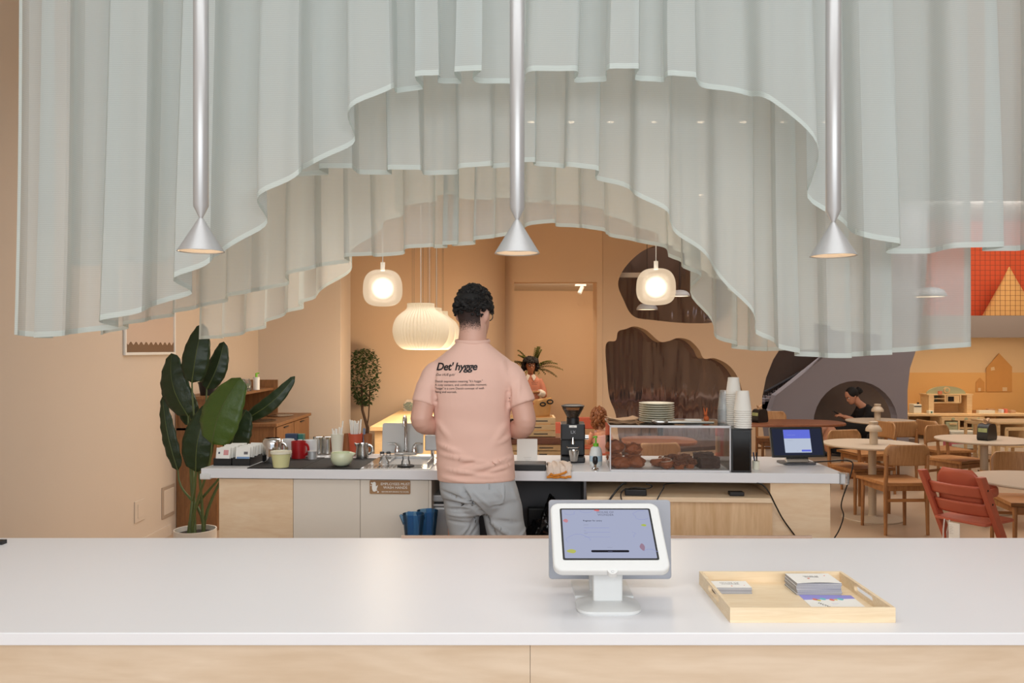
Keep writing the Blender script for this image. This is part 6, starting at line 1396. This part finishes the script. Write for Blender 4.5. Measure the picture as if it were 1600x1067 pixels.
MB().cyl((0, 0, 0), 0.032, 0, 0.005, 24, M=Matrix.Translation((c_[0]-ox, 0.03, c_[1]-oz)) @ Matrix.Rotation(PI/2, 4, 'X')).build('clock_face', M['doorgreen'], hu_, smooth=True)
c_ = K(1474, 616); tag(MB().bx(-0.03, 0.03, 0, 0.04, 0, 0.05).build('toy_block', mat('salmon_block', (220, 130, 96), 0.6)), 'small salmon toy block on the toy kitchen top', 'toy', loc=(c_[0], kz+0.06+0.03, c_[1]))
tcm = thing('toy_coffee_machine', 'cream toy coffee machine with a black band, left of the toy kitchen top', 'toy', (K(1440, 0)[0], kz+0.12, K(0, 646.5)[1]))
MB().bx(-0.075, 0.065, 0, 0.18, 0, 0.16).build('body', M['cream'], tcm, bevel=0.01); MB().bx(-0.07, 0.06, -0.004, 0, 0.115, 0.13).build('band', M['black'], tcm); MB().cyl((0.04, 0.08, 0), 0.02, 0.16, 0.19, 14).build('knob', M['black'], tcm)
tbx = thing('toy_register', 'small white toy box with a green button beside the coffee machine', 'toy', (K(1456, 0)[0], kz+0.02, K(0, 646.5)[1]))
MB().bx(-0.045, 0.045, 0, 0.08, 0, 0.055).build('body', M['cream'], tbx, bevel=0.006); MB().cyl((0, 0, 0), 0.014, 0, 0.006, 14, M=Matrix.Translation((0.005, 0, 0.026)) @ Matrix.Rotation(PI/2, 4, 'X')).build('button', M['teal'], tbx)
for px, w_, h_, m, lb in ((1531, 0.08, 0.05, 'oakh', 'flat brown toy box on the worktop right of the toy kitchen'), (1545, 0.28, 0.055, 'cream', 'long pale toy crate on the worktop below the painted house'), (1566, 0.12, 0.06, 'kraft', 'brown toy box on the worktop below the painted house'), (1575, 0.045, 0.065, 'white', 'tiny white toy carton on the worktop'), (1581, 0.045, 0.075, 'coral', 'tiny salmon toy carton on the worktop'), (1592, 0.09, 0.05, 'kraft', 'small kraft toy box at the right end of the worktop')):
    tag(MB().bx(-w_/2, w_/2, 0, 0.1, 0, h_).build('toy_box', M[m], bevel=0.004), lb, 'toy', loc=(K(px, 0)[0], kz+(0.3 if px == 1566 else 0.15 if px != 1545 else 0.05), K(0, 646.5)[1]))
# children's table, stool, toy chest
kt = thing('play_table', 'light pine children table at the right, before the worktop', 'table', (W(1592, 0, 11.6).x, 11.6, 0))
MB().bx(-0.5, 0.6, -0.3, 0.35, 0.535, 0.56).build('tabletop', M['pine'], kt, bevel=0.006)
for sx in (-0.46, 0.55):
    for sy in (-0.26, 0.3): MB().bx(sx-0.02, sx+0.02, sy-0.02, sy+0.02, 0, 0.535).build('leg', M['pine'], kt)
def kidchair(lb, x_, y_, rz):
    r = thing('play_chair', lb, 'chair', (x_, y_, 0), rz, 'light pine children chairs')
    MB().bx(-0.15, 0.15, -0.14, 0.14, 0.27, 0.29).build('seat', M['pine'], r, bevel=0.005)
    MB().bx(-0.16, 0.16, -0.155, -0.135, 0.50, 0.545).build('back_rail', M['pine'], r, bevel=0.005)
    for sx in (-1, 1):
        MB().bx(sx*0.14-0.016, sx*0.14+0.016, -0.155, -0.125, 0, 0.52).build('leg', M['pine'], r); MB().bx(sx*0.14-0.016, sx*0.14+0.016, 0.11, 0.14, 0, 0.27).build('leg', M['pine'], r)
    return r
k0 = kidchair('light pine children chair with its back to the viewer, before the play table', W(1577, 0, 10.9).x, 10.9, R(4))
dup(k0, (W(1536, 0, 11.7).x, 11.75, 0), R(-80), 'light pine children chair at the left end of the play table')
tc_ = thing('toy_chest', 'cream and pink toy chest on the floor behind the dispenser table', 'toy', (W(1508, 0, 12.6).x, 12.6, 0))
MB().bx(-0.22, 0.22, 0, 0.25, 0.03, 0.25).build('body', M['pinkp'], tc_, bevel=0.015); MB().bx(-0.23, 0.23, -0.01, 0.26, 0.25, 0.30).build('lid', M['cream'], tc_, bevel=0.012)
MB().bx(-0.21, 0.21, -0.01, 0, 0.03, 0.10).build('white_band', M['cream'], tc_)
b = MB()
for sx in (-1, 1): b.cyl((0, 0, 0), 0.03, -0.02, 0.02, 16, M=Matrix.Translation((sx*0.16, 0.0, 0.03)) @ Matrix.Rotation(PI/2, 4, 'Y'))
b.build('wheel', M['dgrey'], tc_)
rg = thing('play_rug', 'pale rug on the floor before the play area', 'rug', (7.2, 12.9, 0.0)); MB().prism(smoothpoly([(-0.5, -0.7), (0.3, -0.8), (1.2, -0.2), (1.0, 0.7), (-0.1, 0.8), (-0.5, 0.3)], 6), 0.0, 0.012, 'Z').build('pile', M['ltable'], rg)
cu_ = thing('floor_cushion', 'dark blue cushion on the floor behind the far lamp table', 'cushion', (W(1398, 0, 11.2).x, 11.2, 0)); MB().blob((0, 0, 0.10), (0.28, 0.2, 0.10), 0.15, 5, 3).build('cover', M['navy'], cu_, smooth=True)
# ================================================================== BACK OF THE SERVICE AREA
bt = thing('back_table', 'dark service table behind the rear counter, carrying the wooden crates', 'table', (0.28, 5.35, 0))
MB().bx(-0.36, 0.30, -0.25, 0.3, 0.83, 0.86).build('tabletop', M['browntable'], bt, bevel=0.003)
for sx in (-0.33, 0.27):
    for sy in (-0.22, 0.27): MB().bx(sx-0.02, sx+0.02, sy-0.02, sy+0.02, 0, 0.83).build('leg', M['black'], bt)
lbs = ['light wooden crate, bottom of the stack right of the man', 'light wooden crate, second of the stack, set back over a gap', 'light wooden crate, topmost of the stack, under the kraft bag']
for i, (dx, z0, hh) in enumerate(((0.015, 0.86, 0.125), (0.0, 0.9865, 0.045), (-0.02, 1.033, 0.125))):
    c = thing('wooden_crate', lbs[i] if i != 1 else 'brown wooden board between the two crates', 'crate', (0.14+dx, 5.15, z0), 0, 'wooden crates')
    if i == 1: MB().bx(-0.17, 0.20, -0.02, 0.24, 0, hh).build('board', M['browntable'], c, bevel=0.003); continue
    b = MB()
    for q in range(3): b.bx(-0.16, 0.16, 0, 0.012, q*hh/3+0.002, (q+1)*hh/3-0.003).bx(-0.16, 0.16, 0.23, 0.242, q*hh/3+0.002, (q+1)*hh/3-0.003).bx(-0.16, -0.148, 0.012, 0.23, q*hh/3+0.002, (q+1)*hh/3-0.003).bx(0.148, 0.16, 0.012, 0.23, q*hh/3+0.002, (q+1)*hh/3-0.003)
    b.build('slats', M['pine'], c)
    MB().bx(-0.148, 0.148, 0.012, 0.23, 0.002, 0.010).bx(-0.148, -0.13, 0.012, 0.03, 0, hh).bx(0.13, 0.148, 0.012, 0.03, 0, hh).build('frame', M['pine'], c)
    b = MB()
    for q in range(3): b.bx(0.02, 0.02+(0.09, 0.05, 0.09)[q], -0.002, 0.0, q*hh/3+0.016, q*hh/3+0.022)
    b.build('slot_mark', M['black'], c)
kbg = thing('kraft_chip_bag', 'orange-brown paper bag with black ring marks, lying on the top crate', 'bag', (0.165, 5.17, 1.1585))
b = MB(); rows = []
for j in range(8):
    k = j/7; rows.append([Vector((-0.10+0.13*k*0+0.2*i/12*(0.9+0.12*k)-(0.01*k), 0.05+0.03*math.sin(PI*i/12)*(1-k)*1.2*s_ + 0.006*math.sin(i*1.7+j), 0.0+(0.095+0.03*(i/12))*k)) for i in range(13) for s_ in (-1,)])
b.grid(rows); rows2 = [[Vector((v.x, 0.10-v.y+0.03, v.z)) for v in r_] for r_ in rows]; b.grid(rows2)
b.build('paper', mat('bag_orange', (206, 148, 84), 0.7, var=0.1), kbg, smooth=True, solid=0.002)
b = MB()
for cx_, cz_, r_ in ((0.035, 0.082, 0.016), (0.082, 0.098, 0.018)):
    b.tube([(cx_+r_*math.cos(R(a)), 0.020, cz_+r_*0.7*math.sin(R(a))) for a in range(20, 381, 20)], 0.005, 6)
b.build('ring_mark', M['black'], kbg)
MB().prism([(-0.10, 0.0), (-0.03, 0.0), (-0.045, 0.05), (-0.09, 0.075)], 0.0, 0.014, 'Y').build('white_panel', mat('striped_white', (200, 200, 204), 0.5, var=0.5, vs=2, bscale=(30, 1, 90)), kbg)
MB().prism([(-0.095, 0.075), (-0.045, 0.055), (-0.02, 0.09), (-0.08, 0.10)], 0.002, 0.014, 'Y').build('orange_panel', M['terra'], kbg)
# little coral chairs behind the grinder
def coral(lb, x_, y_, rz=0):
    r = thing('coral_chair', lb, 'chair', (x_, y_, 0), rz, 'coral chairs'); m_ = mat('coral_lacquer', (176, 84, 60), 0.45)
    MB().bx(-0.17, 0.17, -0.16, 0.16, 0.42, 0.44).build('seat', m_, r, bevel=0.006); MB().bx(-0.17, 0.17, -0.17, -0.15, 0.66, 0.80).build('backrest', m_, r, bevel=0.012)
    for sx in (-1, 1):
        for sy in (-1, 1): MB().bx(sx*0.15-0.015, sx*0.15+0.015, sy*0.145-0.015, sy*0.145+0.015, 0, 0.42 if sy > 0 else 0.7).build('leg', m_, r)
coral('coral red chair seen just left of the grinder hopper', W(878, 0, 9.0).x-0.03, 8.9); coral('coral red chair seen just right of the grinder hopper', W(910, 0, 9.6).x, 9.55)
cst = thing('play_chair', 'light pine chair under the child', 'chair', (oc.x, cz+0.08, 0)); MB().bx(-0.17, 0.17, -0.2, 0.15, 0.36, 0.385).build('seat', M['pine'], cst, bevel=0.005)
for sx in (-1, 1):
    for sy in (-0.18, 0.13): MB().bx(sx*0.15-0.015, sx*0.15+0.015, sy-0.015, sy+0.015, 0, 0.36).build('leg', M['pine'], cst)
# wooden counter in the tan bay
wc = thing('wooden_counter', 'pale wooden counter running back along the tan bay, left of the man', 'counter', (-1.37, 7.7, 0))
MB().bx(0, 1.0, 0, 2.5, 0.81, 0.85).build('countertop', M['pine'], wc, bevel=0.003); MB().bx(0.04, 0.98, 0.05, 2.45, 0, 0.81).build('counter_body', M['pine'], wc)
ter = thing('terrarium', 'small glass terrarium with a green plant on the wooden counter', 'terrarium', (W(640, 0, 9.7).x, 9.7, 0.85))
MB().prism([(-0.07, 0), (0.07, 0), (0.07, 0.08), (0.03, 0.14), (-0.03, 0.14), (-0.07, 0.08)], -0.05, 0.05, 'Y').build('glass_box', M['glass'], ter)
MB().blob((0, 0, 0.05), (0.06, 0.045, 0.05), 0.5, 9, 3).build('plant', M['ficus'], ter, smooth=True)
# cabinet and hutch along the left wall
cbn = thing('oak_cabinet', 'oak cabinet with two doors in the far left corner', 'cabinet', (-2.95, 7.5, 0))
MB().bx(0.005, 0.72, 0, 1.25, 0.05, 0.87).build('body', M['oakcab'], cbn); MB().bx(0.005, 0.75, -0.02, 1.27, 0.87, 0.90).build('top', M['oakcab'], cbn, bevel=0.003)
for y0, y1 in ((0.03, 0.61), (0.63, 1.22)):
    d_ = MB().bx(0.72, 0.738, y0, y1, 0.08, 0.86).build('door', M['oakcab'], cbn); MB().bx(0.738, 0.748, y0+0.22, y0+0.36, 0.835, 0.845).build('handle', M['black'], d_)
MB().bx(0.03, 0.68, 0.02, 1.2, 0, 0.05).build('plinth', M['black'], cbn)
for y_, lb in ((0.25, 'round steel basin set in the oak cabinet top, the near one'), (0.85, 'round steel basin set in the oak cabinet top, the far one')):
    tag(MB().lathe([(0.13, 0.0), (0.135, 0.008), (0.125, 0.010), (0.11, 0.004), (0.001, 0.003)], n=32, sy=1.2).build('steel_basin', M['steel'], smooth=True), lb, 'basin', loc=(-2.42, 7.5+y_, 0.90))
ht = thing('oak_shelf_unit', 'oak shelf unit with two shelves against the left wall, behind the big plant', 'shelf', (-2.95, 7.0, 0.905))
MB().bx(0.005, 0.36, 0, 1.72, 0.25, 0.275).build('shelf_board', M['oakcab'], ht); MB().bx(0.005, 0.40, 1.70, 1.72, 0, 0.36).build('side_panel', M['oakcab'], ht); MB().bx(0.005, 0.02, 0.0, 1.7, 0.0, 0.25).build('back_panel', M['oakcab'], ht); MB().bx(0.005, 0.36, 0.02, 0.04, -0.903, 0.25).bx(0.34, 0.36, 0.04, 0.45, -0.903, 0.0).build('side_panel', M['oakcab'], ht)
MB().bx(0.005, 0.34, 0.02, 0.5, -0.02, 0.0).build('shelf_board', M['oakcab'], ht)
sz = 0.905+0.2755
pb = thing('pump_bottle', 'white bottle with a green pump on the oak shelf', 'bottle', (-2.62, 8.2, sz)); MB().cyl((0, 0, 0), 0.033, 0, 0.13, 20).build('body', M['white'], pb, smooth=True); MB().cyl((0, 0, 0), 0.012, 0.13, 0.17, 12).tube([(0, 0, 0.17), (0.03, 0, 0.17)], 0.007, 6).build('pump', M['green'], pb, smooth=True)
for i, (y_, lb) in enumerate(((8.0, 'glass jar with a small plant, left of the pump bottle'), (7.86, 'glass jar with moss, farther left of the pump bottle'))):
    j = thing('glass_jar', lb, 'jar', (-2.66, y_, sz)); MB().lathe([(0.001, 0), (0.045, 0), (0.05, 0.02), (0.05, 0.09), (0.035, 0.11), (0.035, 0.12)], n=24).build('glass', M['glass'], j, smooth=True); MB().blob((0, 0, 0.04), (0.04, 0.04, 0.035), 0.5, 8, 3, seed=i).build('plant', M['ficus'], j, smooth=True)
bp_ = thing('black_planter', 'black planter on the oak shelf, half hidden by the big leaves', 'planter', (-2.75, 7.25, sz)); MB().lathe([(0.001, 0), (0.07, 0), (0.09, 0.12), (0.08, 0.12), (0.06, 0.02)], n=24).build('pot', M['black'], bp_, smooth=True); MB().blob((0, 0, 0.13), (0.08, 0.08, 0.05), 0.5, 8, 3).build('plant', M['ficus'], bp_, smooth=True)
# picture, socket and vent on the left wall
pf = thing('framed_print', 'white-framed print with a brown wavy band, on the left wall below the curtain', 'picture', (-2.95, 6.52, 1.551))
MB().bx(0.002, 0.02, -0.455, 0.455, 0, 0.022).bx(0.002, 0.02, -0.455, 0.455, 1.2, 1.222).bx(0.002, 0.02, -0.455, -0.433, 0.022, 1.2).bx(0.002, 0.02, 0.433, 0.455, 0.022, 1.2).build('frame', M['white'], pf, bevel=0.002)
MB().bx(0.002, 0.008, -0.433, 0.433, 0.022, 1.2).build('print', mat('beige_print', (196, 176, 162), 0.5), pf)
MB().prism([(-0.433, 0.022), (0.433, 0.022)]+[(0.433-0.866*i/120, 0.092+0.012*math.cos(i*PI/6)) for i in range(121)], 0.008, 0.010, 'X').build('wavy_band', mat('brown_band', (110, 82, 58), 0.6), pf)
b = text_bm('- -- - --', 0.05, 0.0002, align='CENTER'); b.xf(Matrix.Translation((0.010, 0, 0.42)) @ Matrix.Rotation(PI/2, 4, 'Z') @ FACE); b.build('lettering', M['inkg'], pf)
ol = thing('wall_plate', 'blank white wall plate low on the left wall', 'wall plate', (-2.95, 6.33, 0.235)); MB().bx(0.001, 0.008, -0.085, 0.085, 0, 0.17).build('plate', M['wall'], ol, bevel=0.003); MB().bx(0.008, 0.011, -0.04, 0.04, 0.03, 0.14).build('blank', M['wall'], ol, bevel=0.001)
vt = thing('wall_hatch', 'square access hatch low on the left wall, beside the plant', 'hatch', (-2.95, 6.86, 0.16)); MB().bx(0.001, 0.007, -0.13, 0.13, 0, 0.27).build('frame', mat('hatch_grey', (168, 150, 134), 0.6), vt, bevel=0.003); MB().bx(0.007, 0.011, -0.10, 0.10, 0.03, 0.24).build('door', M['wall'], vt, bevel=0.002)
# ================================================================== PLANTS
def leaf(par, base, tip, width, m, side=0.0, bend=0.08, fold=0.25, facing=(0, -1, 0), nm='leaf', w0=0.05):
    base, tip = Vector(base), Vector(tip); d = tip-base; L = d.length; d.normalize(); f = Vector(facing); f = (f-d*f.dot(d)).normalized(); s_ = d.cross(f)
    rows = []; N = 18
    for i in range(N+1):
        t_ = i/N; w_ = width/2*(w0+(1-w0)*math.sin(PI*min(1, t_**0.72))**0.62) if 0 < t_ < 1 else 0.002
        c = base+d*L*t_+f*(bend*math.sin(PI*t_))+s_*side*math.sin(PI*t_)
        rows.append([c+s_*w_*k+f*(-fold*abs(k)*w_+0.006*math.sin(t_*34)*abs(k)) for k in (-1, -0.75, -0.5, -0.25, -0.03, 0.03, 0.25, 0.5, 0.75, 1)])
    o = MB().grid(rows).build(nm, m, par, smooth=True, solid=0.0015)
    MB().tube([r_[4].lerp(r_[5], 0.5)+f*0.001 for r_ in rows], [0.004*(1-0.8*i/N) for i in range(N+1)], 6).build('midrib', M['stem'], o, smooth=True)
    return o
BZ = 5.0; bo = Vector((W(305, 0, BZ).x, BZ, 0))
bpn = thing('banana_plant', 'tall broad-leaved plant in a white pot, left of the rear counter', 'plant', bo)
def B(px, py, dy=0): return W(px, py, BZ+dy)-bo
MB().lathe([(0.001, 0), (0.11, 0), (0.125, 0.15), (0.128, 0.475), (0.120, 0.475), (0.118, 0.44), (0.001, 0.44)], n=40).build('pot', M['pot'], bpn, smooth=True)
MB().cyl((0, 0, 0), 0.117, 0.43, 0.445, 32).build('soil', M['soil'], bpn)
sp = [((300, 598), (317, 506), 0.165, 'leaf', -0.05, 0.0), ((294, 650), (268, 552), 0.195, 'leaf', 0.03, -0.03), ((323, 608), (350, 534), 0.13, 'leaf', 0.12, 0.02), ((278, 735), (254, 620), 0.10, 'leaf', 0.10, 0.0), ((306, 737), (328, 630), 0.19, 'leaf', -0.08, -0.02), ((331, 694), (376, 590), 0.26, 'leaf_lit', -0.22, -0.02), ((384, 655), (461, 588), 0.10, 'leaf', 0.10, 0.03), ((360, 705), (385, 640), 0.2, 'leaf', 0.02, 0.0), ((300, 665), (288, 600), 0.13, 'leaf', 0.22, 0.0)]
for i, (a, c, w_, m, dy, sd) in enumerate(sp):
    leaf(bpn, B(*a, dy), B(*c, dy+0.03), w_, M[m], sd, 0.03, 0.22, (0.15*(-1)**i, -1, 0.15), w0=0.18)
    r0 = Vector((0.05*math.cos(i*2.2), 0.05*math.sin(i*2.2), 0.44)); e = B(*a, dy)
    MB().tube(crv(r0, r0+Vector((0, 0, 0.25)), e+Vector((0, 0, -0.2)), e, 10), [0.011-0.0006*k for k in range(11)], 8).build('stem', M['stem'], bpn, smooth=True)
# ficus
fz = 10.13; fo = Vector((W(573, 0, fz).x, fz, 0)); fc_ = thing('ficus_tree', 'small dark ficus tree at the left of the tan bay', 'tree', fo)
def Fp(px, py, dy=0): return W(px, py, fz+dy)-fo
MB().lathe([(0.001, 0), (0.14, 0), (0.17, 0.3), (0.15, 0.3), (0.14, 0.25), (0.001, 0.25)], n=28).build('pot', M['pot'], fc_, smooth=True)
MB().tube([(0, 0, 0.25), (0.01, 0, 0.6), Fp(566, 640), Fp(565, 600)], [0.022, 0.02, 0.017, 0.012], 8).tube([Fp(570, 690), Fp(576, 650), Fp(578, 610)], 0.009, 6).build('trunk', M['bark'], fc_, smooth=True)
rnd = random.Random(5); b = MB()
for i in range(950):
    t_ = rnd.random(); py = 545+(632-545)*t_; half = 24*math.sin(PI*min(1, 0.12+t_*0.85))**0.6
    if rnd.random() < 0.1: half *= 1.25
    c = Fp(569+rnd.uniform(-half, half), py, rnd.uniform(-0.17, 0.17)); a = rnd.uniform(0, 2*PI); el = rnd.uniform(-0.9, 0.5)
    d = Vector((math.cos(a)*math.cos(el), math.sin(a)*math.cos(el), math.sin(el))); s__ = d.cross(Vector((0, 0, 1))).normalized(); L = rnd.uniform(0.045, 0.07); w_ = L*0.28; u_ = d.cross(s__)*0.006
    v = [c, c+d*L*0.45+s__*w_, c+d*L, c+d*L*0.45-s__*w_, c+d*L*0.45+u_]
    vs = [b.b.verts.new(q) for q in v]; b.b.faces.new((vs[0], vs[1], vs[4])); b.b.faces.new((vs[1], vs[2], vs[4])); b.b.faces.new((vs[2], vs[3], vs[4])); b.b.faces.new((vs[3], vs[0], vs[4]))
b.build('foliage', M['ficus'], fc_, recalc=False)
# palm
pz = 13.6; po_ = Vector((W(832, 0, pz).x, pz, 0)); pm = thing('palm_plant', 'spiky green palm behind the woman in the salmon sweater', 'plant', po_)
MB().lathe([(0.001, 0), (0.15, 0), (0.18, 0.35), (0.16, 0.35), (0.001, 0.3)], n=28).build('pot', M['pot'], pm, smooth=True)
MB().tube([(0, 0, 0.3), (0.02, 0, 1.25)], [0.03, 0.022], 8).build('trunk', M['bark'], pm, smooth=True)
rnd = random.Random(8)
for i in range(26):
    a = 2*PI*i*0.382; el = rnd.uniform(0.1, 1.4); L = rnd.uniform(0.34, 0.5)
    p0 = Vector((0.02, 0, 1.25)); d = Vector((math.cos(a)*math.cos(el), 0.6*math.sin(a)*math.cos(el), math.sin(el)))
    ax = [p0+d*L*k/10+Vector((0, 0, -0.28*L*(k/10)**2*math.cos(el)*1.5)) for k in range(11)]
    b = MB().tube(ax, [0.006-0.0004*k for k in range(11)], 5)
    for k in range(2, 11):
        for q in (-1, 1):
            s__ = d.cross(Vector((0, 0, 1))).normalized()*q; e = (d*0.75+s__*0.8+Vector((0, 0, 0.12))).normalized(); l_ = 0.17*(1.15-k/14)
            c = ax[k]; n_ = e.cross(Vector((0, 0, 1))).normalized()*0.012; m_ = c+e*l_*0.5; t_ = c+e*l_+Vector((0, 0, -0.05))
            b.face([c-n_*0.4, m_-n_, t_, m_+n_, c+n_*0.4])
    b.build('frond', M['palm'], pm, recalc=False)
